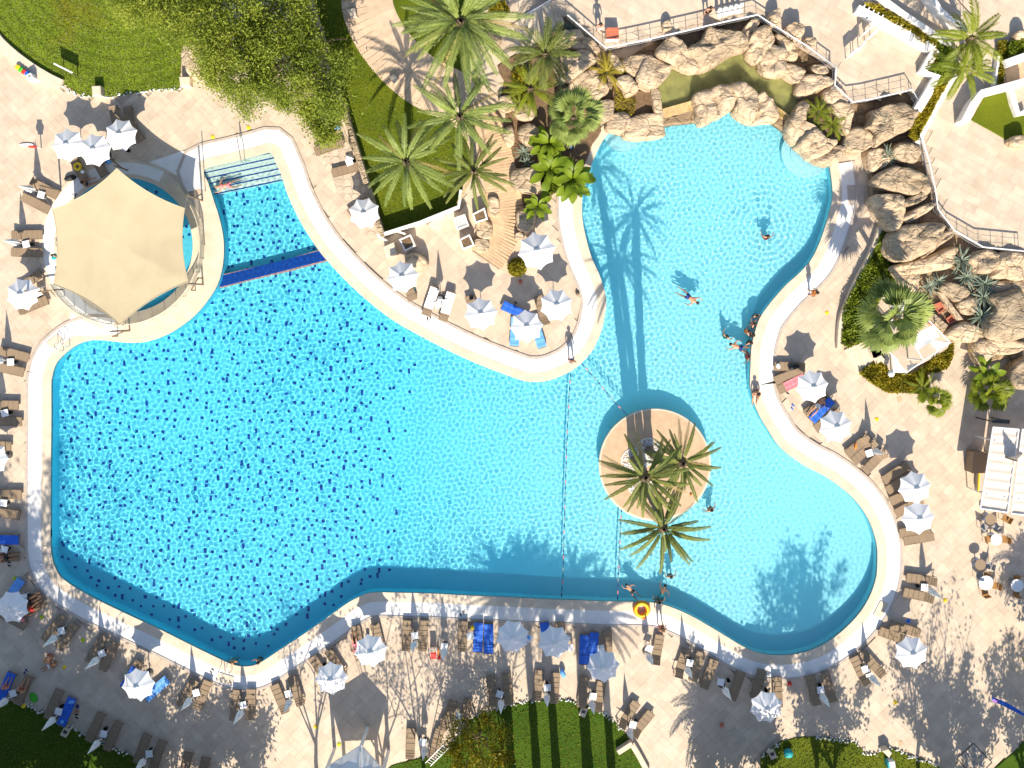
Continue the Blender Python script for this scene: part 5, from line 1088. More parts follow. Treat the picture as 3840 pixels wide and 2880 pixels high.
def drape(name, x0, x1, m, wid=.62):
    mb = MB(); g = random.Random(int(x0*100)); n = 10
    for k in range(n):
        a, c = x0+(x1-x0)*k/n, x0+(x1-x0)*(k+1)/n; za, zc = .022+.012*math.sin(k*1.9), .022+.012*math.sin((k+1)*1.9); w_ = wid/2
        for s in range(4):
            y0, y1 = -w_+wid*s/4, -w_+wid*(s+1)/4; b = lambda y, z: z+.010*math.sin(y*21+x0*9); mb.quad((a, y0, b(y0, za)), (c, y0, b(y0, zc)), (c, y1, b(y1, zc)), (a, y1, b(y1, za)))
    for x, s in ((x0, -1), (x1, 1)): mb.quad((x, -wid/2, .022), (x, wid/2, .022), (x+.02*s, wid/2, -.16), (x+.02*s, -wid/2, -.16))
    return mb.mesh(name, m)
ME_TW = {}
GL = 'sun loungers set round the pool'
def lounger(f, x0, y0, x1, y1, label, back=None, towel=None, part='full'):
    """foot pixel -> head pixel"""
    a, c = at(f, x0, y0, .35), at(f, x1, y1, .35); d = c-a; mid = (a+c)/2; rzz = math.atan2(d.y, d.x); r = random.Random(hash_(label)); back = r.choice((8, 14, 32, 40)) if back is None else back
    e = empty('sun_lounger', (mid.x, mid.y, 0), rzz, label=label, cat='sun lounger', group=GL)
    link('frame', ME_FRAME, e)
    for sx in (-.85, .85):
        for sy in (-.27, .27): link('leg', ME_LEG, e, (sx, sy, 0))
    link('seat', ME_SEAT, e, (0, 0, .35)); bk = link('backrest', ME_BACK, e, (.36, 0, .35), (0, -math.radians(back), 0))
    if towel:
        key = (towel, part)
        if key not in ME_TW: ME_TW[key] = (drape('towel', {'full': -.95, 'seat': -.5, 'foot': -.97}[part], {'full': .34, 'seat': .34, 'foot': .1}[part], M[towel]), drape('towel', .02, .6, M[towel]))
        for k in (0, 1):
            if k and part == 'foot': continue
            t = link('towel', ME_TW[key][k], None, (mid.x, mid.y, .355) if k == 0 else None, (0, 0, rzz))
            if k == 0: setp(t, '%s towel on %s' % ({'blue': 'deep blue', 'sky_blue': 'light blue', 'cloth_white': 'white', 'navy': 'navy', 'pink': 'pink'}.get(towel, towel), label.split('lounger', 1)[1].strip() and 'the lounger '+label.split('lounger', 1)[1].strip(' ,')), 'towel', 'towels on the loungers'); base = t
            else: t.parent = base; t.name = 'towel_fold'; t.location = (.36, 0, 0); t.rotation_euler = (0, -math.radians(back), 0)
    return e
# parasol: eight cloth panels, ribs, pole, finial
def gore(name, R0, zc, z_edge, z_top, r_top, scal):
    mb = MB(); n = 4; m_ = 4; w_ = 2*PI/8
    for i in range(m_+1):
        t = i/m_
        for j in range(n+1):
            a = -w_/2+w_*j/n; u = (a/(w_/2)); rad = r_top+(R0-r_top)*t; rad *= (1-scal*(1-u*u)*t)*math.cos(w_/2)**0 ; rad = rad*(math.cos(w_/2)/math.cos(a))*(1+(1/math.cos(w_/2)-1)*1.0)
            z = z_top+(z_edge-z_top)*(t**1.15)-.06*(1-u*u)*t*(1-t)*2
            mb.v.append((rad*math.cos(a), rad*math.sin(a), z))
    for i in range(m_):
        for j in range(n): a = i*(n+1)+j; mb.f.append((a, a+1, a+n+2, a+n+1))
    return mb.mesh(name, M['canvas'], True)
ME_GORE = gore('canopy_panel', 1.02, 0, 2.02, 2.50, .06, .10)
mb = MB(); mb.tube([(0, 0, 0), (0, 0, 2.5)], .025, 8); ME_POLE = mb.mesh('pole', M['white_metal'])
mb = MB(); mb.lathe([(.001, .10), (.03, .06), (.05, .02), (.20, -.03), (.19, -.05)], 12); ME_CAP = mb.mesh('vent_cap', M['canvas'], True)
mb = MB(); mb.lathe([(.26, 0), (.26, .05), (.08, .09), (.04, .30)], 14); ME_BASE = mb.mesh('base', M['dark_metal'])
mb = MB(); mb.tube([(.03, 0, 2.44), (.55, 0, 2.22), (1.0, 0, 1.995)], .010, 4); ME_RIB = mb.mesh('rib', M['white_metal'])
GP = 'open white parasols'
def parasol(f, x, y, label, rot=0, scale=1.0, z=0):
    c = at(f, x, y, z+2.2*scale); e = empty('parasol', (c.x, c.y, z), rot, label=label, cat='parasol', group=GP); e.scale = (scale,)*3
    tl = random.Random(hash_(label)); e.rotation_euler = (tl.uniform(-.035, .035), tl.uniform(-.035, .035), rot)
    link('pole', ME_POLE, e); link('vent_cap', ME_CAP, e, (0, 0, 2.50)); link('base', ME_BASE, e)
    for k in range(8): link('canopy_panel', ME_GORE, e, None, (0, 0, 2*PI*k/8+PI/8)); link('rib', ME_RIB, e, None, (0, 0, 2*PI*k/8))
    return e
def folds(name):
    mb = MB(); n = 16; prof = [(.20, .98), (.235, 1.15), (.20, 1.5), (.135, 1.9), (.07, 2.3), (.03, 2.55), (.015, 2.68)]
    for r_, z in prof:
        for a in range(n): t = 2*PI*a/n; k = 1 if a % 2 else .62; mb.v.append((r_*k*math.cos(t), r_*k*math.sin(t), z+(0 if a % 2 or z > 1 else .07)))
    for k in range(len(prof)-1):
        for a in range(n): b_ = (a+1) % n; mb.f.append((k*n+a, k*n+b_, (k+1)*n+b_, (k+1)*n+a))
    mb.f.append(tuple(range((len(prof)-1)*n, len(prof)*n))); return mb.mesh(name, M['canvas'])
ME_FOLD = folds('folded_canopy'); mb = MB(); mb.lathe([(.165, -.03), (.175, 0), (.165, .03)], 12); ME_TIE = mb.mesh('tie', M['canvas'])
GC = 'closed white parasols'
def closed(f, x, y, label):
    c = at(f, x, y, .75); e = empty('closed_parasol', (c.x, c.y, 0), 0, label=label, cat='parasol', group=GC); r = random.Random(hash_(label)); e.rotation_euler = (r.uniform(-.03, .03), r.uniform(-.03, .03), r.uniform(0, 6))
    link('pole', ME_POLE, e); link('base', ME_BASE, e); link('folded_canopy', ME_FOLD, e); link('tie', ME_TIE, e, (0, 0, 1.62)); return e
mb = MB(); mb.box((0, 0, .46), (.46, .46, .03)); ME_TOP = mb.mesh('table_top', M['white_metal']); mb = MB(); mb.box((0, 0, .44), (.40, .40, .02)); ME_APR = mb.mesh('apron', M['white_metal']); mb = MB(); mb.tube([(0, 0, 0), (0, 0, .45)], .02, 5); ME_TL = mb.mesh('leg', M['white_metal'])
GT = 'small white side tables between the loungers'
def table(f, x, y, label, rot=0, m=None):
    c = at(f, x, y, .45); e = empty('side_table', (c.x, c.y, 0), rot, label=label, cat='side table', group=GT); link('table_top', ME_TOP, e)
    for sx in (-.19, .19):
        for sy in (-.19, .19): link('leg', ME_TL, e, (sx, sy, 0))
    return e
mb = MB(); mb.lathe([(.10, 0), (.13, .26), (.12, .27), (.095, .02), (.0, .02)], 14); ME_BIN = mb.mesh('bin', M['black'], True)
def bin_(f, x, y, label):
    c = at(f, x, y, .1); o = link('waste_pot', ME_BIN, None, (c.x, c.y, 0)); return setp(o, label, 'pot', 'small black pots by the loungers')

# ---- clusters: (place, loungers [(f, foot, head, words, opts)], table, closed parasol, open parasols)
LG = [
 ('A', 1250,1160, 1085,850, 'with yellow swim ring by the shade sail', 20), ('A', 1510,1030, 1380,790, 'square foot showing between parasols and sail tip', 10), ('A', 2050,530, 1890,270, 'standing askew right of the three grouped parasols', 12), ('A', 1750,420, 1690,160, 'in parasol shade above the three parasols, left', 8), ('A', 1960,430, 1900,160, 'in parasol shade above the three parasols, right', 8),
 ('A', 850,1400, 470,1185, 'upper of two at the left corner of the sail', 42), ('A', 720,1610, 345,1415, 'lower of two at the left corner of the sail', 8),
 ('B', 850,440, 280,450, 'with a black bag, level with the sail edge', 10), ('B', 850,815, 265,800, 'half covered in dark parasol shade by the sail edge', 10), ('B', 770,1290, 430,1540, 'sheltered behind the lone parasol beside the sail', 14), ('01', 385,940, 190,1020, 'in front of the lone parasol beside the sail', 14),
 ('C', 400,330, 40,235, 'upper of the pair nearest the cream hatch lid', 10), ('C', 345,565, -60,475, 'lower of the pair nearest the cream hatch lid', 10), ('C', 265,1080, -160,1070, 'upper of the second pair down the left edge', 10), ('C', 315,1335, -110,1320, 'lower of the second pair down the left edge', 10),
 ('D', 150,140, -280,120, 'mostly cut off beside the left edge parasol', 10), ('D', 315,890, -120,880, 'upper of the pair above the tree shade', 12), ('D', 290,1215, -130,1160, 'lower of the pair above the tree shade', 12),
 ('E', 270,115, -120,110, 'with blue towel at the left edge in tree shade', 8, 'blue', 'full'), ('E', 265,410, -130,400, 'where someone lies beside the black slippers', 10), ('E', 300,900, 150,1120, 'above the shaded parasol with a star towel', 8, 'sky_blue', 'foot'), ('E', 640,1100, 330,1290, 'under the shaded parasol, upper sunbather', 10), ('E', 690,1225, 390,1420, 'under the shaded parasol, lower sunbather', 10), ('E', 300,1540, 120,1440, 'below the shaded parasol with a pink dress', 10),
 ('03', 530,360, 395,540, 'left of the first closed parasol below the pool bend', 8), ('03', 655,420, 510,620, 'right of the first closed parasol below the pool bend', 8), ('03', 890,530, 775,730, 'left of the second closed parasol below the pool bend', 8), ('03', 990,590, 890,800, 'right of the second closed parasol below the pool bend', 8),
 ('G', 450,180, 270,500, 'with blue towel tucked under the lone parasol', 30, 'blue', 'seat'), ('G', 830,430, 590,640, 'spread with light blue beside the lone parasol', 40, 'sky_blue', 'full'),
 ('G', 1220,460, 1060,740, 'left of the closed parasol near the cream lid', 10), ('G', 1430,440, 1280,810, 'right of the closed parasol near the cream lid', 10), ('G', 1840,550, 1800,985, 'left of the closed parasol at the lowest pool corner', 30), ('G', 2040,530, 2030,985, 'right of the closed parasol at the lowest pool corner', 30),
 ('J', 280,1090, 425,1440, 'left of the closed parasol by the manhole marks', 10), ('J', 540,980, 650,1320, 'dark, right of the closed parasol by the manhole marks', 10), ('J', 860,700, 1030,970, 'left one under the parasol with round shade', 30), ('J', 1110,620, 1260,870, 'right one under the parasol with round shade', 10), ('J', 1480,250, 1540,560, 'left one at the pool bend parasol', 30), ('J', 1770,220, 1840,520, 'right one at the pool bend parasol', 10),
 ('K', 190,140, 170,515, 'left of the closed parasol near the red pram', 10), ('K', 435,140, 410,515, 'right of the closed parasol near the red pram', 10), ('K', 1015,150, 1000,525, 'bare, left of two blue towelled ones', 10), ('K', 1245,170, 1230,535, 'half covered in blue beside the yellow ball', 10, 'blue', 'full'), ('K', 1395,180, 1390,570, 'wholly covered in blue, near the shaded parasol', 8, 'blue', 'full'),
 ('L', 155,680, 200,1000, 'peeking out under the dappled parasol in blue', 10, 'blue', 'full'), ('L', 375,690, 370,1000, 'dark, right half under the dappled parasol', 10), ('L', 705,830, 695,1200, 'longest blue one in the row of three', 8, 'blue', 'full'), ('L', 840,830, 825,1130, 'middle blue one in the row of three', 8, 'blue', 'full'), ('L', 1025,810, 1035,1130, 'brown right end of the row of three', 8),
 ('L', 1750,830, 1685,1205, 'alone beside the closed parasol by the swim ring', 35), ('M', 470,290, 400,500, 'sunny one left of the curved band parasol', 36), ('M', 690,270, 590,600, 'dark one right of the curved band parasol', 10), ('M', 870,390, 750,700, 'dark one leaning against the gutter band', 10), ('M', 1250,540, 1130,870, 'right of the bluish side table', 10), ('M', 1540,510, 1440,860, 'left, behind the shaded bottom parasol', 10), ('M', 1750,620, 1765,960, 'right, behind the shaded bottom parasol', 10),
 ('33', 365,855, 415,1115, 'left of the closed parasol below the pool curve', 35), ('33', 490,825, 560,1090, 'right of the closed parasol below the pool curve', 35), ('33', 735,690, 855,945, 'left of the two small tables', 35), ('33', 835,680, 980,845, 'right of the two small tables', 10), ('33', 975,480, 1200,560, 'lower one above the lone right parasol', 35), ('33', 1070,430, 1300,490, 'upper one above the lone right parasol', 8),
 ('Q', 870,450, 1190,490, 'upper of the pair with closed parasol on the right deck', 35), ('Q', 840,620, 1150,690, 'lower of the pair with closed parasol on the right deck', 35), ('O', 580,1580, 935,1520, 'lowest of the right deck row beneath two parasols', 8), ('O', 545,1470, 850,1420, 'second lowest of the right deck row', 30), ('O', 500,1175, 740,1040, 'third of the right deck row', 10), ('O', 430,1010, 680,900, 'fourth of the right deck row', 10), ('O', 380,850, 600,700, 'fifth of the right deck row', 10), ('O', 320,720, 560,560, 'top of the right deck row', 30),
 ('32', 710,590, 855,470, 'with orange garment on the right deck', 48), ('32', 760,655, 905,520, 'middle of three by the closed right parasol', 10), ('32', 850,745, 1000,590, 'last of three by the closed right parasol', 48), ('N', 640,1130, 840,920, 'with wrinkled blue towel between two parasols', 15, 'blue', 'full'), ('N', 560,1060, 800,860, 'where a sunbather lies between two parasols', 15), ('N', 700,1260, 950,1080, 'half under the lower of two right parasols', 12), ('N', 130,420, 470,430, 'heaped with black bags at the gutter band', 30), ('N', 160,600, 420,500, 'shaded, second from the gutter band top', 14), ('N', 210,720, 450,600, 'strewn with a pink towel by the sandals', 10, 'pink', 'seat'),
 ('I', 380,770, 300,560, 'under the parasol by the square planter', 10), ('I', 525,930, 605,700, 'draped in white, left at the white cushions', 15, 'cloth_white', 'seat'), ('I', 690,990, 770,740, 'draped in white, right at the white cushions', 15, 'cloth_white', 'seat'), ('I', 950,780, 1040,1010, 'with a black bag under the middle peninsula parasol', 10), ('I', 1390,1270, 1410,960, 'left at the peninsula tip, blue towel', 10, 'sky_blue', 'full'), ('I', 1670,1280, 1580,990, 'right at the peninsula tip, blue towel', 10, 'sky_blue', 'full'), ('I', 1290,860, 1520,960, 'crosswise at the peninsula tip with bright blue towel', 10, 'blue', 'full'), ('I', 1630,780, 1700,1030, 'beside the sandals under the coping parasol', 10), ('I', 1640,420, 1560,210, 'hidden under the largest parasol', 10, 'blue', 'full'),
 ('H', 490,480, 800,400, 'alone on the crazy paving', 35), ('H', 790,1130, 1000,980, 'under the parasol squeezed against the stone wall', 10), ('10', 570,1290, 690,1250, 'pale, half hidden below the pepper tree', 10),
 ('23', 240,830, 215,1055, 'left of the closed parasol at the pebble edge', 30), ('23', 375,860, 365,1070, 'right of the closed parasol at the pebble edge', 30), ('23', 625,890, 600,1115, 'left of the second closed parasol at the pebble edge', 8), ('23', 775,930, 740,1150, 'right of the second closed parasol at the pebble edge', 30), ('K', 1420,940, 1460,1350, 'narrow, left of the parasol over the pebbles', 30), ('K', 1650,930, 1700,1320, 'sunny, right of the parasol over the pebbles', 30),
 ('13', 1700,1110, 1620,1300, 'left of the bluish table near the yellow tree', 10), ('13', 1830,1090, 1790,1290, 'right of the bluish table near the yellow tree', 10), ('13', 1340,1330, 1330,1560, 'left by the white ladder', 10), ('13', 1590,1340, 1520,1560, 'right by the white ladder', 10), ('23', 1060,1120, 950,1280, 'left at the low cream block wall', 40), ('23', 1190,1200, 1060,1360, 'right at the low cream block wall', 35),
 ('F', 910,490, 760,840, 'dark, left of the dark lawn edge parasol', 8), ('F', 1120,590, 960,970, 'with blue towel and pillow at the dark lawn edge', 8, 'blue', 'full'), ('F', 1560,850, 1400,1190, 'left of the second dark lawn edge parasol', 8), ('F', 1830,990, 1680,1330, 'right of the second dark lawn edge parasol', 8), ('F', 170,220, 20,560, 'blue, with a child at the dark lawn corner', 10, 'blue', 'full'), ('F', 440,270, 290,620, 'dark, beside the green towel', 10), ('G', 560,1230, 440,1540, 'left of the third dark lawn edge parasol', 8), ('G', 780,1310, 660,1640, 'right of the third dark lawn edge parasol', 8), ('G', 1150,1490, 1080,1800, 'cut off at the bottom edge, left', 8), ('G', 1390,1570, 1340,1880, 'cut off at the bottom edge, right', 8),
]
for it in LG:
    lounger(it[0], it[1], it[2], it[3], it[4], 'brown sling sun lounger '+it[5], it[6] if len(it) > 6 else None, it[7] if len(it) > 7 else None, it[8] if len(it) > 8 else 'full')
for f, x, y, lb, rot, s in (('A', 985, 640, 'left of the three grouped by the sail', .1, 1), ('A', 1385, 715, 'middle of the three grouped by the sail', .25, 1), ('A', 1785, 505, 'right of the three grouped by the sail', .3, 1), ('01', 185, 890, 'alone at the left of the sail', .35, 1), ('D', -130, 345, 'cut by the left edge of the pool deck', 0, 1), ('E', 205, 1275, 'in deep tree shade with sunbathers around', .4, 1),
    ('03', 1185, 945, 'lone one with a light blue lounger beside', .15, 1), ('J', 1105, 985, 'one casting its round shade on the white band', .1, 1), ('J', 1680, 575, 'one at the bend beside the pink towel', .2, 1), ('K', 1745, 370, 'fully shaded, right of the blue loungers', .3, 1), ('L', 280, 925, 'dappled, over the blue lounger', .25, 1), ('L', 955, 1270, 'half sunny, below the row of three blue loungers', .1, 1),
    ('M', 1615, 1000, 'bluish in full shade near the bottom', .3, 1), ('33', 1255, 675, 'lone sunny one on the lower right deck', .3, 1), ('O', 718, 850, 'upper of two by the right deck row', .2, 1), ('O', 768, 1265, 'lower of two by the right deck row', .1, 1), ('N', 605, 690, 'upper of two near the curved planter', .2, 1), ('N', 955, 1260, 'lower of two near the curved planter', .3, 1),
    ('I', 295, 580, 'by the square planter on the peninsula', .2, .97), ('I', 1060, 945, 'middle of the peninsula', .15, 1), ('I', 1505, 1065, 'at the peninsula tip between blue loungers', .1, 1), ('I', 1800, 860, 'on the peninsula nearest the coping', .35, 1), ('I', 1620, 320, 'largest, by the garden boulders', .2, 1.14), ('H', 950, 1180, 'squeezed against the stone wall', .5, .95)):
    parasol(f, x, y, 'open white parasol '+lb, rot, s)
CLP = [('A', 500, 1320, 'at the left corner of the sail', 610, 1385), ('B', 390, 620, 'level with the sail edge', 540, 640), ('C', 60, 375, 'above the hatch pair', 165, 405), ('C', -30, 1190, 'at the second pair down the left edge', 75, 1200), ('D', -60, 1030, 'above the tree shade', 55, 1020), ('E', -10, 320, 'at the shaded left edge', 75, 280),
 ('03', 490, 520, 'at the first pair below the pool bend', 530, 475), ('03', 855, 710, 'at the second pair below the pool bend', 880, 670), ('03', 1650, 1060, 'near the cream lid', 1695, 1010), ('03', 2095, 1160, 'at the lowest pool corner', 2100, 1115), ('J', 510, 1280, 'by the manhole marks', 480, 1190), ('K', 300, 430, 'near the red pram, left', 300, 330), ('K', 735, 530, 'right of the red pram', 735, 490), ('23', 300, 1030, 'at the pebble edge', 305, 965), ('23', 685, 1080, 'second at the pebble edge', 700, 1040), ('K', 1575, 1290, 'over the pebbles by the yellow tree', 1555, 1200),
 ('L', 1580, 1090, 'by the swim ring', 1600, 1000), ('M', 495, 470, 'at the curved band', 540, 390), ('M', 1010, 740, 'at the bluish side table', 970, 655), ('33', 465, 1030, 'below the pool curve', 455, 985), ('33', 885, 865, 'at the two small tables', 840, 805), ('Q', 1110, 580, 'on the right deck', 1065, 560), ('N', 1460, 1580, 'beside three loungers on the right deck', 1400, 1620), ('I', 660, 790, 'among the white cushions', 640, 850), ('H', 730, 260, 'on the crazy paving', 690, 310), ('13', 1770, 1260, 'near the yellow tree', 1755, 1215), ('13', 1460, 1470, 'by the white ladder', 1440, 1435), ('23', 1010, 1320, 'at the low cream block wall', 1045, 1285),
 ('F', 850, 870, 'at the dark lawn edge', 910, 780), ('F', 1550, 1230, 'second at the dark lawn edge', 1610, 1130), ('G', 545, 1540, 'third at the dark lawn edge', 600, 1460), ('F', 120, 580, 'at the dark lawn corner', 200, 500)]
for i, (f, x, y, lb, tx, ty) in enumerate(CLP):
    closed(f, x, y, 'closed white parasol standing '+lb); table(f, tx, ty, 'square white side table '+lb, rnd.uniform(-.4, .4))
for f, x, y, lb in (('33', 880, 870, 'lower of the two small tables on the right deck'), ('L', 500, 990, 'right of the dappled parasol'), ('L', 935, 1000, 'beside the row of three with bags'), ('K', 1120, 335, 'between bare and blue loungers'), ('K', 1985, 370, 'right of the fully shaded parasol'), ('E', 410, 1110, 'beside the shaded parasol'), ('01', 330, 870, 'next to the lone parasol by the sail'), ('I', 715, 830, 'among the white cushions, right')):
    table(f, x, y, 'square white side table '+lb, rnd.uniform(-.5, .5))
for f, x, y, lb in (('A', 660, 1395, 'at the left corner of the sail'), ('B', 675, 640, 'level with the sail edge'), ('C', 245, 400, 'at the hatch pair'), ('C', 165, 1190, 'at the second pair down the left edge'), ('D', 120, 1010, 'above the tree shade'), ('E', 155, 255, 'at the shaded left edge'), ('03', 550, 455, 'at the first pair below the pool bend'), ('03', 900, 635, 'at the second pair below the pool bend'), ('03', 1705, 985, 'near the cream lid'), ('03', 2098, 1095, 'at the lowest pool corner'), ('J', 470, 1160, 'by the manhole marks'), ('J', 1020, 750, 'at the parasol with round shade'), ('J', 1655, 320, 'at the pool bend parasol'), ('K', 305, 295, 'near the red pram'), ('23', 300, 925, 'at the pebble edge'), ('23', 700, 1010, 'at the second pebble edge pair'), ('K', 1545, 1140, 'over the pebbles'), ('M', 545, 345, 'at the curved band'), ('M', 1070, 625, 'right of the bluish table'), ('M', 1590, 760, 'behind the shaded bottom parasol'), ('33', 445, 940, 'below the pool curve'), ('Q', 980, 540, 'on the right deck'), ('O', 485, 870, 'in the right deck row'), ('32', 858, 622, 'at the closed right parasol'), ('F', 970, 690, 'at the dark lawn edge'), ('F', 1650, 1040, 'second at the dark lawn edge'), ('G', 630, 1395, 'third at the dark lawn edge'), ('23', 1070, 1250, 'at the low cream block wall'), ('13', 1420, 1400, 'by the white ladder'), ('A', 1905, 730, 'at the right grouped parasol')):
    bin_(f, x, y, 'small black pot on the deck '+lb)

# ================================================================ CAFE TABLES, PERGOLA, PAVILION, GAZEBO
def chair(f, x, y, rot, label, m='chair_wood', seatm=None, group='cafe chairs on the right deck'):
    c = at(f, x, y, .45); e = empty('cafe_chair', (c.x, c.y, 0), rot, label=label, cat='chair', group=group); sm = M[seatm or m]
    mb = MB(); mb.box((0, 0, .45), (.44, .44, .035)); mb.build('seat', sm, e); mb = MB(); mb.box((-.22, 0, .72), (.03, .42, .34), 0, -.15); mb.build('backrest', M[m], e)
    for sx in (-.19, .19):
        for sy in (-.19, .19): mb = MB(); mb.tube([(sx, sy, 0), (sx, sy, .45)], .018, 5); mb.build('leg', M['steel'], e)
    return e
def round_table(f, x, y, r_, m, label):
    c = at(f, x, y, .74); e = empty('cafe_table', (c.x, c.y, 0), 0, label=label, cat='table', group='cafe tables on the right deck'); mb = MB(); mb.lathe([(0, .75), (r_, .75), (r_, .72), (0, .72)], 28); mb.build('table_top', M[m], e); mb = MB(); mb.lathe([(.3, 0), (.3, .03), (.04, .05), (.035, .72)], 12); mb.build('pedestal', M['steel'], e); return e
round_table('O', 1750, 1280, .36, 'sling', 'brown round cafe table nearest the cream pergola'); round_table('O', 1830, 1560, .38, 'white_metal', 'white cafe table between two wooden chairs'); round_table('Q', 1710, 300, .36, 'sling', 'brown round cafe table farther down the right deck'); round_table('Q', 1775, 510, .48, 'white_metal', 'larger white cafe table with three wooden chairs'); round_table('Q', 2135, 540, .42, 'white_metal', 'white cafe table in the tree shade')
for f, x, y, rt, lb, m, sm in (('O', 1660, 1390, 1.0, 'grey cafe chair left below the brown table by the pergola', 'steel', 'grey'), ('O', 1825, 1390, 2.2, 'grey cafe chair right below the brown table by the pergola', 'steel', 'grey'), ('O', 1960, 1270, 2.6, 'wooden cafe chair under the pergola corner', 'chair_wood', None), ('O', 1715, 1555, .2, 'wooden cafe chair left of the white table', 'chair_wood', None), ('O', 1940, 1560, 3.0, 'wooden cafe chair right of the white table', 'chair_wood', None), ('Q', 1805, 310, 2.9, 'grey cafe chair right of the farther brown table', 'steel', 'grey'), ('Q', 1700, 425, 1.4, 'grey cafe chair between brown and white tables', 'steel', 'grey'), ('Q', 1785, 425, 4.6, 'wooden cafe chair above the larger white table', 'chair_wood', None), ('Q', 1880, 540, 2.9, 'wooden cafe chair right of the larger white table', 'chair_wood', None), ('Q', 1760, 620, 1.8, 'wooden cafe chair below the larger white table', 'chair_wood', None), ('Q', 2130, 460, 4.7, 'dark wooden cafe chair above the shaded table', 'chair_wood', None), ('Q', 2120, 620, 1.5, 'dark wooden cafe chair below the shaded table', 'chair_wood', None)):
    chair(f, x, y, rt, lb, m, sm)
def awning(f, P, z, z2, label, n=9, sag=.10):
    """four corners; cloth runs in slack bays between cross bars"""
    C = [at(f, *p, zz) for p, zz in zip(P, (z, z2, z2, z))]; o = Vector((C[0].x, C[0].y, 0)); e = empty('pergola', o, label=label, cat='pergola', group='cream pergolas at the right edge'); C = [c-o for c in C]
    mb = MB(); N = 36
    for i in range(N+1):
        t = i/N; a, c = C[0].lerp(C[3], t), C[1].lerp(C[2], t); s = -sag*abs(math.sin(PI*t*n))
        for j in range(7): u = j/6; p = a.lerp(c, u); mb.v.append((p.x, p.y, p.z+s+.012*math.sin(i*1.7+j*2.3)))
    for i in range(N):
        for j in range(6): k = i*7+j; mb.f.append((k, k+1, k+8, k+7))
    mb.build('cloth', M['awning'], e, smooth=True)
    for a, c in ((0, 1), (1, 2), (2, 3), (3, 0)): mb = MB(); mb.tube([C[a], C[c]], .05, 5); mb.build('beam', M['white_metal'], e)
    cc = sum(C, Vector())/4
    for c in C: c = c.lerp(cc, .34); mb = MB(); mb.tube([(c.x, c.y, 0), c], .045, 6); mb.build('post', M['white_metal'], e)
    return e
awning('O', ((1785, 5), (2140, 35), (1985, 1185), (1610, 1130)), 2.7, 2.9, 'cream cloth pergola roof with slack bays over the bar'); awning('O', ((2190, 35), (2700, 70), (2560, 1250), (2035, 1200)), 2.9, 2.7, 'second cream pergola roof running out at the right edge')
bb = MB(); bb.prism(XY(pts('O', (1520,350),(1710,365),(1690,635),(1495,640)), 1.1), 0, 1.1, .03); e = setp(bb.build('bar_counter', M['brown_metal']), 'brown square bar counter beside the pergola', 'counter'); bb = MB(); bb.prism(XY(pts('O', (1515,345),(1715,360),(1695,642),(1488,646)), 1.14), 1.102, 1.15, .01); bb.build('counter_top', M['sling'], e)
bb = MB(); bb.prism(XY(pts('O', (1600,640),(1690,640),(1640,915),(1580,915)), .5), 0, .5, .02); e = setp(bb.build('sign_panel', M['strip']), 'grey panel with yellow edge under the pergola side', 'panel')
for P in (((1590,625),(1680,630),(1680,645),(1590,640)), ((1575,900),(1640,905),(1640,920),(1575,915)), ((1588,640),(1606,640),(1592,900),(1575,900))): bb = MB(); bb.prism(XY(pts('O', *P), .52), .4, .54); bb.build('yellow_edge', M['yellow'], e)
bb = MB(); bb.prism(XY(pts('32', (1940,300),(2090,310),(2085,345),(1935,335)), 2.4), 2.3, 2.42); e = setp(bb.build('shade_board', M['dark_metal']), 'dark board at the head of the pergola', 'board')
for t in (1945, 2080): v = at('32', t, 325, 2.3); mb = MB(); mb.tube([(v.x, v.y, 0), (v.x, v.y, 2.3)], .05, 5); mb.build('post', M['dark_metal'], e)
# triangular sail mast near the pergola
a = at('32', 1870, 580); e = empty('flag_mast', a, label='tall brown mast with a cloth beside the pergola', cat='mast'); mb = MB(); mb.tube([(0, 0, 0), (0, 0, 4.2)], .05, 6); mb.build('mast', M['brown_metal'], e)
mb = MB(); mb.quad((0, 0, 4.1), (0, 0, 2.3), (1.6, .35, 1.9), (1.6, .35, 2.2)); mb.quad((0, .02, 4.1), (1.6, .37, 2.2), (1.6, .37, 1.9), (0, .02, 2.3)); mb.build('cloth', M['awning'], e)
# white pavilion roof at the bottom edge
ap = at('13', 880, 1760, 3.9); e = empty('pavilion', (ap.x, ap.y, 0), label='white pavilion with pitched panelled roof at the bottom edge', cat='pavilion')
RP = [at('13', *p, 2.9) for p in ((905, 1465), (1110, 1690), (1020, 2050), (700, 2060), (560, 1700))]; RP[4] = at('13', 585, 1670, 2.9); o = Vector((ap.x, ap.y, 0)); RP = [p-o for p in RP]; top = Vector((0, 0, 3.9))
ctr = sum(RP, Vector())/5; R2 = [ctr+(p-ctr)*1.0 for p in RP]
mb = MB()
for i in range(5):
    a, c = R2[i], R2[(i+1) % 5]; mb.quad(a, c, c.lerp(top, .22), a.lerp(top, .22)); mb.quad(a-Vector((0, 0, .18)), c-Vector((0, 0, .18)), c, a)
mb.build('roof_border', M['white_wall'], e)
for i in range(5):
    a, c = R2[i].lerp(top, .22), R2[(i+1) % 5].lerp(top, .22); dz = Vector((0, 0, -.05)); mb = MB(); mb.quad(a+dz, c+dz, top+dz, top+dz) if False else mb.quad(a+dz, c+dz, top+dz); mb.build('roof_panel', M['canvas'], e)
    mb = MB(); mb.tube([R2[i].lerp(top, .2), top], .07, 5); mb.build('roof_rib', M['white_wall'], e); b_ = R2[i]*.93; mb = MB(); mb.tube([(b_.x, b_.y, 0), (b_.x, b_.y, 2.9)], .12, 8); mb.build('column', M['white_wall'], e)
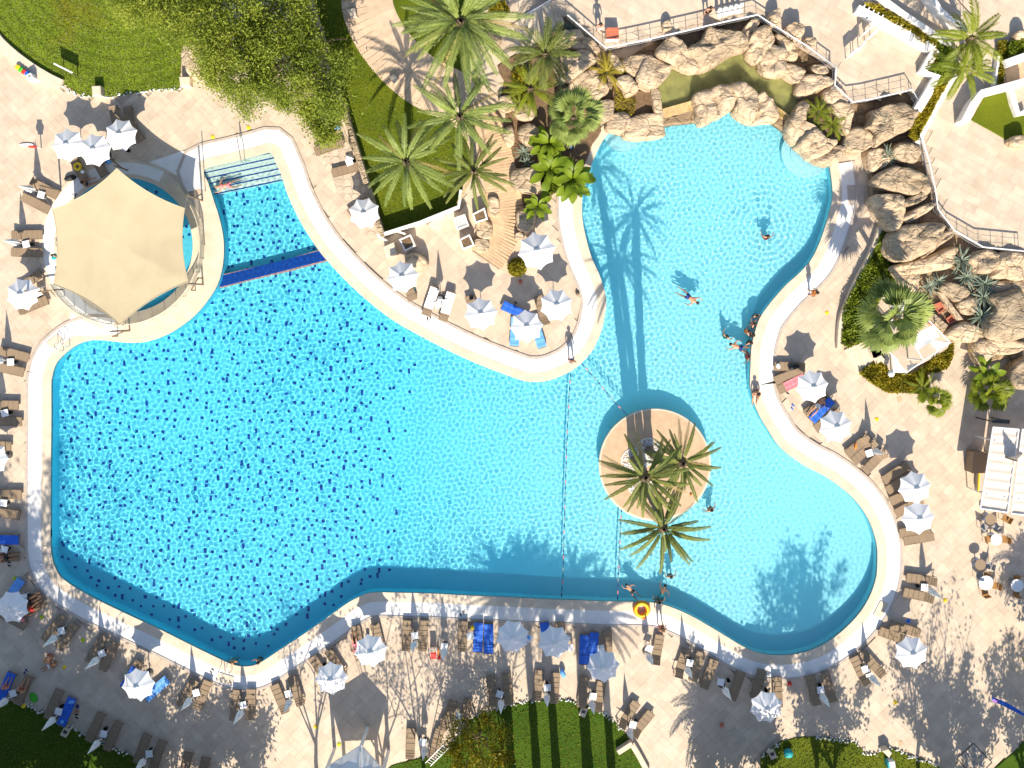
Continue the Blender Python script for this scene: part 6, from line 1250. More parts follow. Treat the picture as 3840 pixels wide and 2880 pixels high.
# open gazebo with white drapes
GZ = [at('31', *p, 3.0) for p in ((935, 1240), (1195, 1560), (1345, 1455), (1575, 1300), (1400, 1120), (1195, 985))]; o = Vector((GZ[0].x, GZ[0].y, .5)); e = empty('gazebo', o, label='open frame gazebo hung with white drapes among the hedges', cat='gazebo'); GZ = [p-o for p in GZ]
for i in range(6): mb = MB(); mb.tube([GZ[i], GZ[(i+1) % 6]], .045, 5); mb.build('beam', M['white_metal'], e); p = GZ[i]; mb = MB(); mb.tube([(p.x, p.y, 0), p], .05, 6); mb.build('post', M['white_metal'], e)
mb = MB(); mb.tube([GZ[2], at('31', 1230, 1265, 3.0)-o], .045, 5); mb.build('beam', M['white_metal'], e)
def cloth(f, P, z, name='drape'):
    C = [at(f, *p, zz)-o for p, zz in zip(P, z)]; mb = MB(); N = 10
    for i in range(N+1):
        for j in range(N+1):
            u, v_ = i/N, j/N; p = C[0].lerp(C[1], u).lerp(C[3].lerp(C[2], u), v_); p.z += .06*math.sin(u*9+v_*3)-.15*math.sin(PI*u)*math.sin(PI*v_); mb.v.append(tuple(p))
    for i in range(N):
        for j in range(N): k = i*(N+1)+j; mb.f.append((k, k+1, k+N+2, k+N+1))
    mb.build(name, M['cloth_white'], e, smooth=True)
cloth('31', ((1225,1262),(1425,1150),(1485,1245),(1300,1365)), (3.05,)*4, 'roof_cloth'); cloth('31', ((1390,1275),(1570,1305),(1470,1372),(1420,1330)), (3.0, 3.0, 2.2, 2.4)); cloth('31', ((1070,1410),(1100,1420),(1195,1565),(1085,1560)), (3.0, 2.6, 3.0, 1.6)); cloth('31', ((1200,1495),(1325,1475),(1320,1485),(1200,1562)), (2.2, 3.0, 3.0, 3.0)); cloth('31', ((900,1200),(940,1215),(985,1290),(960,1280)), (3.0, 3.0, 2.6, 2.6)); cloth('31', ((1095,985),(1190,940),(1300,1040),(1230,1060)), (2.9, 3.0, 3.0, 2.7))
v = at('N', 1700, 520, 1.2); e = empty('lamp_globe', (v.x, v.y, .2), label='white globe lamp standing in the golden hedge', cat='lamp'); mb = MB(); mb.lathe([(.02, 1.28), (.16, 1.22), (.23, 1.05), (.16, .88), (.05, .82)], 14); mb.build('globe', M['white_metal'], e, smooth=True); mb = MB(); mb.tube([(0, 0, 0), (0, 0, .84)], .04, 6); mb.build('pole', M['dark_metal'], e)
bb = MB(); bb.prism(XY(pts('N', (1525,285),(1565,260),(1650,355),(1615,390)), .7), .2, .7, .03); setp(bb.build('stone_block', M['cream_wall']), 'slanting cream stone block at the gazebo entrance', 'block')

# ================================================================ PLANTERS, SIGNS, SMALL THINGS
def planter(f, P, h, label, fill='soil', z=0):
    C = XY(pts(f, *P), h); e = setp((lambda bb: (bb.prism(C, 0, h-.06), bb.build('square_planter', M['cream_wall']))[1])(MB()), label, 'planter', 'square planters by the middle lawn'); bb = MB(); bb.band([Vector(p) for p in C], offset(C, -.10), h); bb.band(C, C, h-.07, h); ii = offset(C, -.10); bb.band(ii, ii, h-.25, h); bb.build('rim', M['white_wall'], e, up=True); bb = MB(); bb.prism(offset(C, -.095), h-.1, h-.05); bb.build('filling', M[fill], e); return e
planter('11', [(1235,410),(1335,365),(1380,465),(1285,515)], .9, 'white rimmed planter with dark soil nearest the pool deck'); planter('11', [(1868,190),(1975,135),(2003,235),(1895,270)], .9, 'white rimmed planter under the compact palm'); planter('11', [(1755,410),(1845,365),(1890,460),(1785,500)], .9, 'white rimmed planter at the foot of the boardwalk'); planter('11', [(1705,225),(1805,190),(1840,290),(1735,330)], .9, 'planter topped with pale gravel beside the white corner wall', 'pebble')
for f, P, z, lb in (('11', [(1095,470),(1190,430),(1220,540),(1120,560)], .9, 'tall pale stone cube left of the square planter'), ('00', [(790,740),(865,738),(872,822),(795,828)], .7, 'cream stone plinth at the edge of the round lawn'), ('00', [(1545,660),(1640,660),(1640,740),(1555,742)], .7, 'cream stone plinth under the pepper tree'), ('10', [(785,80),(850,65),(868,140),(815,165)], .6, 'round cornered stone stool left of the garden path'), ('10', [(1150,660),(1190,635),(1230,680),(1190,728)], .5, 'small round cornered stone stool at the path bend'), ('33', [(985,1510),(1040,1490),(1075,1530),(1050,1575)], .6, 'squat stone block in the pebble border')):
    bb = MB(); bb.prism(XY(pts(f, *P), z), 0, z, .05); setp(bb.build('stone_block', M['cream_wall']), lb, 'stone block')
boulder('11', [(1290,570),(1360,530),(1440,560),(1480,630),(1400,680),(1320,640)], .8, 'pale rubble mound beside the square planter', m='rock')
# sign board on two posts on the round lawn
a, c = at('00', 470, 552, 1.15), at('00', 625, 630, 1.15); e = empty('notice_board', (a.x, a.y, .05), label='white topped notice board on two posts on the round lawn', cat='notice board'); d = c-a; d.z = 0; mb = MB(); mid = d/2; ang = math.atan2(d.y, d.x); mb.box((mid.x, mid.y, .85), (d.length, .06, .55), ang); mb.build('board', M['dark_metal'], e); mb = MB(); mb.box((mid.x, mid.y, 1.14), (d.length+.06, .10, .04), ang); mb.build('top_strip', M['white_metal'], e)
for t in (.12, .9): mb = MB(); mb.tube([(d.x*t, d.y*t, 0), (d.x*t, d.y*t, .6)], .035, 6); mb.build('post', M['dark_metal'], e)
# row of coloured bins
mb = MB(); mb.lathe([(.13, 0), (.17, .5), (.185, .5), (.185, .54), (.12, .56), (0, .57)], 14)
for i, (x, y, m, cl) in enumerate(((162, 585, 'yellow', 'yellow'), (186, 603, 'green', 'green'), (213, 622, 'red', 'red'), (242, 638, 'blue', 'blue'))):
    v = at('00', x, y, .4); me = mb.mesh('bin', M[m], True); setp(link('recycling_bin', me, None, (v.x, v.y, 0)), '%s bin in the row of four by the round lawn kerb' % cl, 'bin', 'coloured bins by the lawn kerb')
v = at('00', 280, 672, .5); e = empty('info_stand', (v.x, v.y, 0), .5, label='white info stand at the end of the coloured bins', cat='stand'); mb = MB(); mb.box((0, 0, .45), (.36, .36, .9)); mb.build('body', M['white_metal'], e); mb = MB(); mb.box((0, 0, .91), (.2, .2, .012)); mb.build('label_plate', M['grey'], e)
# lifebuoy sign post
v = at('A', 505, 660, 1.0); e = empty('lifebuoy_post', (v.x, v.y, 0), label='red and white lifebuoy post on the open left deck', cat='lifebuoy'); mb = MB(); mb.tube([(0, 0, 0), (0, 0, 1.5)], .04, 6); mb.build('post', M['white_metal'], e); mb = MB(); mb.box((0, 0, 1.15), (.34, .08, .75)); mb.build('board', M['cloth_white'], e)
mb = MB(); R_ = .22
for k in range(20):
    t0, t1 = 2*PI*k/20, 2*PI*(k+1)/20
mb.tube([(R_*math.cos(2*PI*k/20), -.08, 1.2+R_*math.sin(2*PI*k/20)) for k in range(21)], .06, 6); mb.build('ring_buoy', M['red'], e, smooth=True)
setp(link('paddle_board', (lambda mb: (mb.lathe([(.0, -.03), (.5, -.03), (.5, .04), (0, .05)], 24), mb.mesh('paddle_board', M['cloth_white']))[1])(MB()), None, at('A', 400, 648, .06), (0, 0, 0)), 'slim white bodyboard lying by the lifebuoy post', 'bodyboard').scale = (1.0, .22, 1)
# ladders, hatches
def hatch(f, P, label, m='coping'):
    bb = MB(); bb.prism(XY(pts(f, *P), .06), 0, .07, .015); return setp(bb.build('hatch_lid', M[m]), label, 'hatch', 'hatch lids in the white gutter band')
hatch('01', [(395,1300),(495,1220),(550,1285),(465,1365)], 'cream square hatch lid at the upper left of the pool'); hatch('E', [(560,500),(700,480),(780,715),(640,765)], 'bluish hatch lid at the lower left pool bend', 'white_band'); hatch('G', [(1570,300),(1800,370),(1760,490),(1550,430)], 'cream hatch lid beside the lowest pool corner'); hatch('Q', [(555,715),(655,750),(565,920),(475,875)], 'cream hatch lid on the lower right curve')
def ladder(f, x, y, rot, label):
    v = at(f, x, y); e = empty('pool_ladder', (v.x, v.y, .02), rot, label=label, cat='pool ladder', group='pool ladders')
    for sy in (-.25, .25): mb = MB(); mb.tube([(.35, sy, 0), (.33, sy, .6), (.15, sy, .85), (-.1, sy, .8), (-.25, sy, .4), (-.27, sy, -1.0)], .025, 6); mb.build('handrail', M['steel'], e, smooth=True)
    for z in (-.35, -.65): mb = MB(); mb.box((-.27, 0, z), (.08, .5, .03)); mb.build('rung', M['steel'], e)
ladder('01', 560, 1325, 2.2, 'steel pool ladder beside the cream hatch lid'); ladder('E', 830, 540, 3.3, 'steel pool ladder in the shade at the lower left bend'); ladder('G', 1700, 215, -1.2, 'steel pool ladder at the lowest pool corner')
# handrails over the entry steps
for (f, x, y), (f2, x2, y2), lb in ((('00', 1715, 1260), ('00', 1740, 1640), 'long steel handrail left of the entry steps'), (('00', 2045, 1180), ('00', 2085, 1400), 'steel handrail in the middle of the entry steps')):
    a, c = at(f, x, y, .9), at(f2, x2, y2, .9); e = empty('handrail', (a.x, a.y, 0), label=lb, cat='handrail'); d = c-a; mb = MB(); mb.tube([(0, 0, 0), (0, 0, .9), (d.x, d.y, .9), (d.x, d.y, 0)], .03, 6); mb.build('rail', M['steel'], e)
# floats, bags, toys
def torus(R_, r_, n=28, k=8):
    mb = MB()
    for i in range(n):
        for j in range(k): t, s = 2*PI*i/n, 2*PI*j/k; mb.v.append(((R_+r_*math.cos(s))*math.cos(t), (R_+r_*math.cos(s))*math.sin(t), r_*math.sin(s)))
    for i in range(n):
        for j in range(k): mb.f.append((i*k+j, ((i+1) % n)*k+j, ((i+1) % n)*k+(j+1) % k, i*k+(j+1) % k))
    return mb
v = at('A', 1150, 965, .48); setp(torus(.20, .085).build('swim_ring', M['yellow'], None, v, smooth=True), 'yellow swim ring lying on a lounger by the sail', 'swim ring')
v = at('L', 1500, 465, .3); o = torus(.42, .17).build('swim_ring', M['orange'], None, (v.x, v.y, .2), smooth=True); setp(o, 'orange and yellow swim ring on the lower pool coping', 'swim ring'); torus(.42, .10).build('yellow_band', M['yellow'], o, (0, 0, .11), smooth=True); mb = MB(); mb.lathe([(0, .2), (.14, .16), (.2, 0), (.14, -.12)], 12); mb.build('orange_tail', M['orange'], o, (.1, -.5, 0), smooth=True)
def blob(name, f, x, y, d, z, m, label, cat, rot=0, group=None, seed=0):
    bm = bmesh.new(); bmesh.ops.create_icosphere(bm, subdivisions=2, radius=.5)
    for p in bm.verts:
        nz = noise.noise(p.co*2.2+Vector((seed, 0, 0)))*.16; p.co *= 1+nz; p.co = Vector((p.co.x*d[0], p.co.y*d[1], max(-.42, p.co.z)*d[2]))
    me = bpy.data.meshes.new(name); bm.to_mesh(me); bm.free(); me.shade_smooth(); me.materials.append(M[m]); v = at(f, x, y, z); return setp(link(name, me, None, (v.x, v.y, z+d[2]*.42), (0, 0, rot)), label, cat, group)
gb = 'things lying about the deck'
for i, (nm, f, x, y, d, z, m, lb, ct) in enumerate((('beach_bag', 'A', 1055, 1140, (.85, .40, .35), 0, 'black', 'long black bag on the white paving near the sail tip', 'bag'), ('inflatable_toy', 'A', 1612, 885, (.45, .42, .25), 0, 'sky_blue', 'blue inflatable toy beside the middle grouped parasol', 'toy'), ('beach_bag', 'A', 1230, 1045, (.3, .25, .2), .36, 'cloth_white', 'white bag on the lounger with the yellow ring', 'bag'), ('beach_bag', 'N', 350, 430, (.8, .35, .3), .36, 'black', 'heaped black bags on the gutter band lounger', 'bag'), ('beach_bag', 'N', 460, 450, (.22, .4, .3), 0, 'blue', 'blue bag beside the heaped black bags', 'bag'),
   ('folded_towel', 'N', 140, 415, (.28, .42, .12), .36, 'cloth_white', 'white folded towel at the foot of the gutter band lounger', 'towel'), ('beach_bag', 'I', 970, 785, (.32, .26, .25), .36, 'black', 'black bag under the middle peninsula parasol', 'bag'), ('beach_bag', 'I', 400, 700, (.28, .26, .25), 0, 'teal', 'turquoise bag by the square planter parasol', 'bag'), ('clay_pot', 'I', 1452, 625, (.26, .32, .3), 0, 'terracotta', 'small clay pot in parasol shade below the round shrub', 'pot'), ('clay_pot', 'I', 2015, 740, (.28, .28, .3), 0, 'bark', 'small dark lamp pot at the peninsula coping', 'pot'), ('beach_bag', 'K', 660, 650, (.22, .30, .22), 0, 'red', 'red bag between pram and closed parasol', 'bag'), ('beach_ball', 'K', 1155, 210, (.28, .28, .28), .3, 'yellow', 'yellow ball between bare and blue loungers', 'ball'), ('beach_bag', 'M', 1915, 670, (.30, .30, .25), 0, 'red', 'red and white bag at the gutter band in tree shade', 'bag'),
   ('clay_pot', 'M', 980, 1240, (.26, .36, .3), 0, 'terracotta', 'terracotta pot alone in the tree shade', 'pot'), ('beach_bag', 'L', 940, 990, (.32, .3, .2), .48, 'cloth_white', 'bag and bottles on the table by the row of three', 'bag'), ('beach_robe', 'L', 405, 1330, (.34, .66, .4), .1, 'sky_blue', 'pale blue beach robe crumpled in the dappled shade', 'robe'), ('beach_bag', 'Q', 875, 945, (.30, .30, .16), .46, 'blue', 'blue folded towel above the lone right parasol', 'towel'), ('green_towel', 'F', 525, 560, (.52, .72, .12), .02, 'green', 'bright green inflatable at the dark lawn corner', 'toy'), ('beach_ball', 'F', 380, 680, (.30, .30, .3), .02, 'yellow', 'yellow and blue ball at the pebble end of the dark lawn', 'ball'), ('pillow', 'F', 1120, 630, (.46, .26, .14), .40, 'sky_blue', 'light blue pillow at the foot of the dark lawn lounger', 'pillow'), ('pillow', 'F', 970, 940, (.26, .26, .14), .40, 'sky_blue', 'light blue pillow at the head of the dark lawn lounger', 'pillow'), ('beach_bag', 'F', 1215, 695, (.22, .30, .2), 0, 'navy', 'navy bag beside the dark lawn lounger', 'bag'), ('clay_pot', 'F', 1210, 775, (.2, .2, .2), 0, 'terracotta', 'small brown pot beside the navy bag', 'pot'), ('beach_bag', 'E', 390, 1480, (.4, .34, .2), .36, 'pink', 'pink dress spread on the shaded lounger', 'dress'), ('star_towel', 'E', 290, 950, (.62, .44, .06), .38, 'sky_blue', 'light blue star towel above the shaded parasol', 'towel'), ('beach_bag', 'B', 1130, 925, (.34, .26, .2), .05, 'teal', 'turquoise float at the white paving edge of the sail', 'float'), ('cushion', '10', 700, 1100, (.5, .36, .15), .5, 'sky_blue', 'blue parasol cushion hanging below the pepper tree', 'cushion'), ('green_bin', '33', 167, 1515, (.62, .62, .6), .05, 'teal', 'round green bin on the bottom right lawn', 'bin'),
   ('orange_wrap', 'N', 1210, 1520, (.14, .5, .12), .4, 'orange', 'orange garment on the right deck lounger', 'garment'), ('cushion', 'K', 1985, 355, (.22, .3, .1), .48, 'sky_blue', 'blue cloth right of the fully shaded parasol', 'cloth'), ('float', '22', 1545, 955, (.16, .16, .14), .1, 'orange', 'orange fruit cluster at the island palm', 'fruit'), ('pool_toy', '01', 620, 1405, (.25, .85, .10), -1.5, 'teal', 'dark drain cover on the pool floor at the upper left', 'drain'))):
    blob({'bag': 'beach_bag', 'toy': 'inflatable_toy', 'pot': 'clay_pot', 'ball': 'beach_ball', 'towel': 'folded_towel', 'robe': 'beach_robe', 'drain': 'drain_cover', 'fruit': 'fruit_cluster', 'cloth': 'folded_cloth', 'bin': 'garden_bin'}.get(ct, ct.replace(' ', '_')), f, x, y, d, z, m, lb, ct, rnd.uniform(-.5, .5), gb, i)
for i, (f, x, y, lb) in enumerate((('00', 1838, 1185, 'yellow disc nearest the entry steps'), ('00', 2148, 1105, 'yellow disc above the entry steps'), ('00', 1888, 765, 'yellow disc under the pepper tree'), ('E', 258, 778, 'lime disc beside the lower left bend'), ('E', 718, 1447, 'lime disc by the first closed parasol'), ('03', 717, 553, 'lime disc between two closed parasols'), ('03', 556, 788, 'brown yellow disc beside the seated person'), ('13', 515, 1303, 'amber disc among the forked shade'), ('13', 718, 1455, 'lime disc above the pavilion roof'), ('32', 940, 305, 'yellow wedge beside the closed right parasol'), ('33', 1530, 210, 'orange wedge on the right deck'), ('33', 1100, 1092, 'yellow disc between the twiggy trees'), ('31', 508, 1045, 'yellow wedge near the kerb wall'))):
    v = at(f, x, y); mb = MB(); mb.lathe([(.14, 0), (.14, .02), (.05, .05), (0, .055)], 12); setp(mb.build('floor_disc', M['yellow' if 'lime' not in lb else 'lime'], None, (v.x, v.y, .004)), lb, 'floor disc', 'small discs on the paving')
def slippers(f, x, y, label, m='black', rot=0):
    v = at(f, x, y); e = empty('slippers', (v.x, v.y, .003), rot, label=label, cat='slippers', group='slippers left on the deck')
    for k in (-1, 1):
        mb = MB(); mb.prism([Vector((.05*math.cos(t)*(1 if math.sin(t) > 0 else .8), .14*math.sin(t))) for t in [2*PI*i/12 for i in range(12)]], 0, .03, .008); mb.box((0, .05, .045), (.10, .05, .015)); mb.build('slipper', M[m], e, (k*.10, k*.05, 0), (0, 0, k*.2))
for f, x, y, lb, rt in (('A', 1100, 1390, 'black slippers on the white paving under the sail edge', -.6), ('E', 160, 530, 'black slippers by the shaded left edge', 1.2), ('N', 270, 770, 'black sandals beside the gutter band loungers', 1.3), ('13', 1780, 325, 'black slippers on the shaded white band', .3), ('G', 1490, 285, 'black slippers near the cream lid', .6), ('F', 1195, 850, 'dark slippers by the dark lawn lounger', 1.2), ('I', 1400, 845, 'black slippers on the peninsula tip lounger shade', .7), ('I', 550, 980, 'dark slippers on the white band by the cushions', .1)): slippers(f, x, y, lb, 'black', rt)
slippers('N', 340, 980, 'blue flippers near the gutter band', 'blue', .8); slippers('F', 400, 160, 'navy slippers above the dark lawn corner', 'navy', .5)
# red pram
v = at('K', 575, 610, .6); e = empty('pram', (v.x, v.y, 0), -PI/2, label='red pram with a grey handle on the shaded deck', cat='pram'); mb = MB(); mb.box((.10, 0, .55), (.42, .38, .10), 0, .25); mb.box((-.14, 0, .74), (.08, .38, .42), 0, -.3); mb.build('seat', M['red'], e); mb = MB()
for sy in (-.22, .22): mb.tube([(.4, sy, .1), (-.1, sy, .6), (-.5, sy, 1.0)], .016, 5); mb.tube([(-.4, sy, .1), (.1, sy, .55)], .016, 5)
mb.tube([(-.5, -.22, 1.0), (-.5, .22, 1.0)], .018, 5); mb.build('chassis', M['white_metal'], e)
for sx in (-.4, .4):
    for sy in (-.24, .24): mb = MB(); mb.lathe([(.10, -.02), (.11, 0), (.10, .02)], 12); mb.build('wheel', M['black'], e, (sx, sy, .11), (PI/2, 0, 0))
mb = MB(); mb.box((-.05, .30, .35), (.4, .08, .3)); mb.build('side_bag', M['orange'], e)
# white ladder frame
a, c = at('13', 1480, 1650, .3), at('13', 1650, 1465, 2.6); e = empty('white_ladder', (a.x, a.y, 0), label='white lattice ladder leaning by the yellow green tree', cat='ladder'); d = c-Vector((a.x, a.y, 0)); s = Vector((-d.y, d.x, 0)).normalized()*.2
for k in (-1, 1): mb = MB(); mb.tube([s*k, d+s*k], .03, 5); mb.build('side_rail', M['white_metal'], e)
for k in range(1, 10): p = d*(k/10); mb = MB(); mb.tube([p-s, p+s], .02, 5); mb.build('rung', M['white_metal'], e)
# lamp boxes on the lawns, small box, banner
def lampbox(f, x, y, rot, label, m='grey'):
    v = at(f, x, y, .35); e = empty('floodlight', (v.x, v.y, .05), rot, label=label, cat='floodlight', group='floodlights on the lawns'); mb = MB(); mb.box((0, 0, .2), (.42, .52, .3)); mb.build('housing', M['cream_wall'], e); mb = MB(); mb.box((.0, .08, .355), (.26, .22, .012)); mb.build('lens', M['dark_metal'], e)
lampbox('F', 1010, 1110, -.5, 'floodlight box on the dark bottom left lawn'); lampbox('23', 615, 1180, -.4, 'floodlight box on the striped bottom lawn'); lampbox('33', 40, 1545, .4, 'floodlight box on the bottom right lawn')
v = at('33', 1050, 1620, .4); e = empty('electric_box', (v.x, v.y, .05), .1, label='white and turquoise electric box on the bottom right lawn', cat='box'); mb = MB(); mb.box((.1, 0, .3), (.36, .42, .6)); mb.build('body', M['cloth_white'], e); mb = MB(); mb.box((-.14, 0, .3), (.12, .42, .58)); mb.build('door', M['teal'], e)
a, c = at('33', 1950, 1075, .3), at('33', 2260, 1230, 1.4); e = empty('banner_flag', (a.x, a.y, 0), label='dark blue feather banner leaning in from the right edge', cat='banner'); d = c-Vector((a.x, a.y, 0)); s = Vector((-d.y, d.x, 0)).normalized()*.24; mb = MB()
for k in range(8): u0, u1 = k/8, (k+1)/8; w0, w1 = .35+.65*math.sin(PI*min(1, .15+u0*.9)), .35+.65*math.sin(PI*min(1, .15+u1*.9)); mb.quad(d*u0-s*w0*.3, d*u1-s*w1*.3, d*u1+s*w1+Vector((0, 0, .1)), d*u0+s*w0+Vector((0, 0, .1)))
mb.build('cloth', M['blue'], e, smooth=True); mb = MB(); mb.tube([(0, 0, 0), d*1.02], .02, 5); mb.build('pole', M['dark_metal'], e); mb = MB(); mb.box((d.x*.1, d.y*.1, .30), (.5, .2, .02), math.atan2(d.y, d.x)); mb.build('white_print', M['purple'], e)
# giant chessboard-like floor game
cg = at('33', 1775, 1560); e = setp(empty('floor_game', (cg.x, cg.y, .012)), 'dark outlined diamond floor game with small squares', 'floor game'); C = [at('33', *p)-cg for p in ((1775, 1445), (1935, 1610), (1790, 1760), (1635, 1575))]; mb = MB()
for i in range(4): p, q_ = C[i], C[(i+1) % 4]; d = (q_-p); mb.box(((p.x+q_.x)/2, (p.y+q_.y)/2, 0), (d.length, .05, .012), math.atan2(d.y, d.x))
mb.build('outline', M['dark_metal'], e); rr = random.Random(2)
ux, uy = (C[1]-C[0]), (C[3]-C[0])
for i in range(4):
    for j in range(4):
        if (i+j) % 2 == 0: p = C[0]+ux*(.2+.2*i)+uy*(.2+.2*j); mb = MB(); mb.box((0, 0, .002), (.26, .26, .012), math.atan2(ux.y, ux.x)); mb.build('game_square', M['grey'], e, (p.x, p.y, 0))
# brown square inspection lids, manhole marks
for f, P, lb in (('32', [(1112,115),(1150,108),(1162,150),(1120,158)], 'brown square inspection cover by the low fan palm'), ('33', [(1125,1430),(1160,1420),(1170,1455),(1130,1465)], 'tan square inspection cover near the bottom pebble border')):
    bb = MB(); bb.prism(XY(pts(f, *P)), -.02, .018); setp(bb.build('inspection_cover', M['sand']), lb, 'cover')
bb = MB(); bb.prism(XY(pts('31', (680,-60),(835,-60),(835,100),(695,120))), -.02, .02); setp(bb.build('floor_mat', M['strip']), 'grey floor mat beside the waterfall boulders', 'mat')
# things on the terrace by the long railing
def terr_rock(f, P, h, lb): boulder(f, P, h, lb, TZ-.05, 'rock', group='loose stones on the terrace')
v = at('20', 865, 300, TZ+.3); e = empty('terrace_seat', (v.x, v.y, TZ), label='red cushioned white seat beside the long railing', cat='seat'); mb = MB(); mb.box((0, 0, .18), (.86, .82, .34)); mb.build('base', M['white_metal'], e); mb = MB(); mb.box((0, .05, .41), (.84, .70, .12)); mb.box((0, .30, .55), (.8, .12, .3)); mb.build('cushion', M['brick_red'], e)
v = at('20', 1880, 100, TZ+.4); e = empty('stone_bench', (v.x, v.y, TZ), .22, label='white stone bench with knobbly back by the long railing', cat='bench'); mb = MB(); mb.box((0, 0, .35), (1.7, .42, .12)); mb.build('seat', M['white_wall'], e)
for k in range(5): mb = MB(); mb.lathe([(.12, 0), (.10, .35), (.16, .5), (.10, .68), (.02, .74)], 8); mb.build('back_knob', M['white_wall'], e, (-.72+.36*k, .15, .4))
for sx in (-.6, .6): mb = MB(); mb.box((sx, 0, .15), (.2, .36, .3)); mb.build('leg', M['white_wall'], e)
terr_rock('20', [(1300,200),(1350,180),(1380,210),(1370,250),(1310,255)], .5, 'small white stone on the terrace near the railing')
for i, (f, P, h, lb) in enumerate((('30', [(10,130),(60,80),(110,90),(90,190),(30,200)], .9, 'standing stone left of the railing bend'), ('30', [(150,240),(220,200),(300,230),(290,320),(200,320)], .9, 'broad standing stone behind the railing bend'), ('30', [(320,330),(400,320),(415,370),(350,410)], .8, 'small standing stone behind the railing bend'), ('30', [(2130,300),(2180,265),(2240,280),(2240,340),(2160,350)], .7, 'pale stone by the dark green bush'), ('30', [(2090,1220),(2150,1170),(2230,1180),(2240,1260),(2140,1260)], .9, 'pale stone at the corner lawn'))): terr_rock(f, P, h, lb)
for i, (x, y, x2, y2) in enumerate(((700, 490, 760, 430), (770, 440, 820, 380), (820, 300, 880, 240), (860, 340, 930, 270))):
    v = at('30', (x+x2)/2, (y+y2)/2, TZ+.8); d = at('30', x2, y2, TZ+.8)-at('30', x, y, TZ+.8); e = empty('easel_sign', (v.x, v.y, TZ), math.atan2(d.y, d.x), label='white display stand %s along the balustrade terrace' % ('first', 'second', 'third', 'fourth')[i], cat='stand', group='white display stands on the terrace'); mb = MB(); mb.box((0, 0, .95), (.62, .12, .5)); mb.build('panel', M['white_metal'], e)
    for sx in (-.25, .25): mb = MB(); mb.tube([(sx, 0, 0), (sx, 0, .7)], .03, 5); mb.build('leg', M['white_metal'], e)

# ================================================================ PEOPLE
def body(name, joints, bones, m, seed=0):
    me = bpy.data.meshes.new(name); names = list(joints); me.from_pydata([joints[k][:3] for k in names], [(names.index(a), names.index(c)) for a, c in bones], []); o = bpy.data.objects.new(name, me); COL.objects.link(o)
    md = o.modifiers.new('skin', 'SKIN'); md.use_smooth_shade = True
    for i, k in enumerate(names): rr_ = joints[k][3]; me.skin_vertices[0].data[i].radius = (rr_, rr_); me.skin_vertices[0].data[i].use_root = (k == 'pelvis')
    sb = o.modifiers.new('sub', 'SUBSURF'); sb.levels = 1; sb.render_levels = 1
    dg = bpy.context.evaluated_depsgraph_get(); m2 = bpy.data.meshes.new_from_object(o.evaluated_get(dg)); bpy.data.objects.remove(o); m2.name = name; m2.shade_smooth(); m2.materials.clear(); m2.materials.append(m); return m2
B_ = [('pelvis', 'belly'), ('belly', 'chest'), ('chest', 'neck'), ('neck', 'chin'), ('chin', 'head'), ('chest', 'shL'), ('shL', 'elL'), ('elL', 'wrL'), ('wrL', 'haL'), ('chest', 'shR'), ('shR', 'elR'), ('elR', 'wrR'), ('wrR', 'haR'), ('pelvis', 'hiL'), ('hiL', 'knL'), ('knL', 'anL'), ('anL', 'toL'), ('pelvis', 'hiR'), ('hiR', 'knR'), ('knR', 'anR'), ('anR', 'toR')]
RAD = dict(pelvis=.15, belly=.13, chest=.15, neck=.055, chin=.085, head=.095, sh=.065, el=.042, wr=.032, ha=.04, hi=.095, kn=.06, an=.04, to=.04)
def pose(**k):
    out = {}
    for n_, p in k.items():
        key = n_ if n_ in RAD else n_[:2]; out[n_] = (*p, RAD[key])
    return out
STAND = pose(pelvis=(0, 0, .95), belly=(0, 0, 1.1), chest=(0, 0, 1.32), neck=(0, 0, 1.48), chin=(0, .02, 1.56), head=(0, .01, 1.66), shL=(-.19, 0, 1.4), elL=(-.26, .0, 1.13), wrL=(-.27, .06, .9), haL=(-.27, .08, .82), shR=(.19, 0, 1.4), elR=(.26, 0, 1.13), wrR=(.27, .08, .9), haR=(.27, .1, .82), hiL=(-.1, 0, .9), knL=(-.12, .03, .5), anL=(-.14, 0, .09), toL=(-.15, .14, .03), hiR=(.1, 0, .9), knR=(.13, .08, .5), anR=(.16, .06, .09), toR=(.17, .2, .03))
LIE = pose(pelvis=(0, 0, .12), belly=(0, .16, .12), chest=(0, .38, .13), neck=(0, .54, .12), chin=(0, .62, .14), head=(0, .72, .14), shL=(-.19, .46, .12), elL=(-.32, .24, .08), wrL=(-.30, .0, .07), haL=(-.29, -.08, .07), shR=(.19, .46, .12), elR=(.34, .26, .08), wrR=(.30, .02, .07), haR=(.29, -.06, .07), hiL=(-.1, -.05, .12), knL=(-.12, -.46, .16), anL=(-.13, -.86, .08), toL=(-.15, -.98, .12), hiR=(.1, -.05, .12), knR=(.15, -.44, .22), anR=(.14, -.84, .08), toR=(.17, -.96, .12))
SWIM = pose(pelvis=(0, 0, -.02), belly=(0, .16, 0), chest=(0, .38, .03), neck=(0, .54, .05), chin=(0, .61, .07), head=(0, .71, .09), shL=(-.19, .46, .02), elL=(-.36, .62, 0), wrL=(-.34, .86, -.02), haL=(-.32, .95, -.03), shR=(.19, .46, .02), elR=(.42, .34, 0), wrR=(.5, .12, -.06), haR=(.52, .03, -.08), hiL=(-.1, -.05, -.04), knL=(-.2, -.44, -.08), anL=(-.14, -.84, -.1), toL=(-.14, -.98, -.12), hiR=(.1, -.05, -.04), knR=(.2, -.42, -.12), anR=(.26, -.82, -.08), toR=(.28, -.95, -.08))
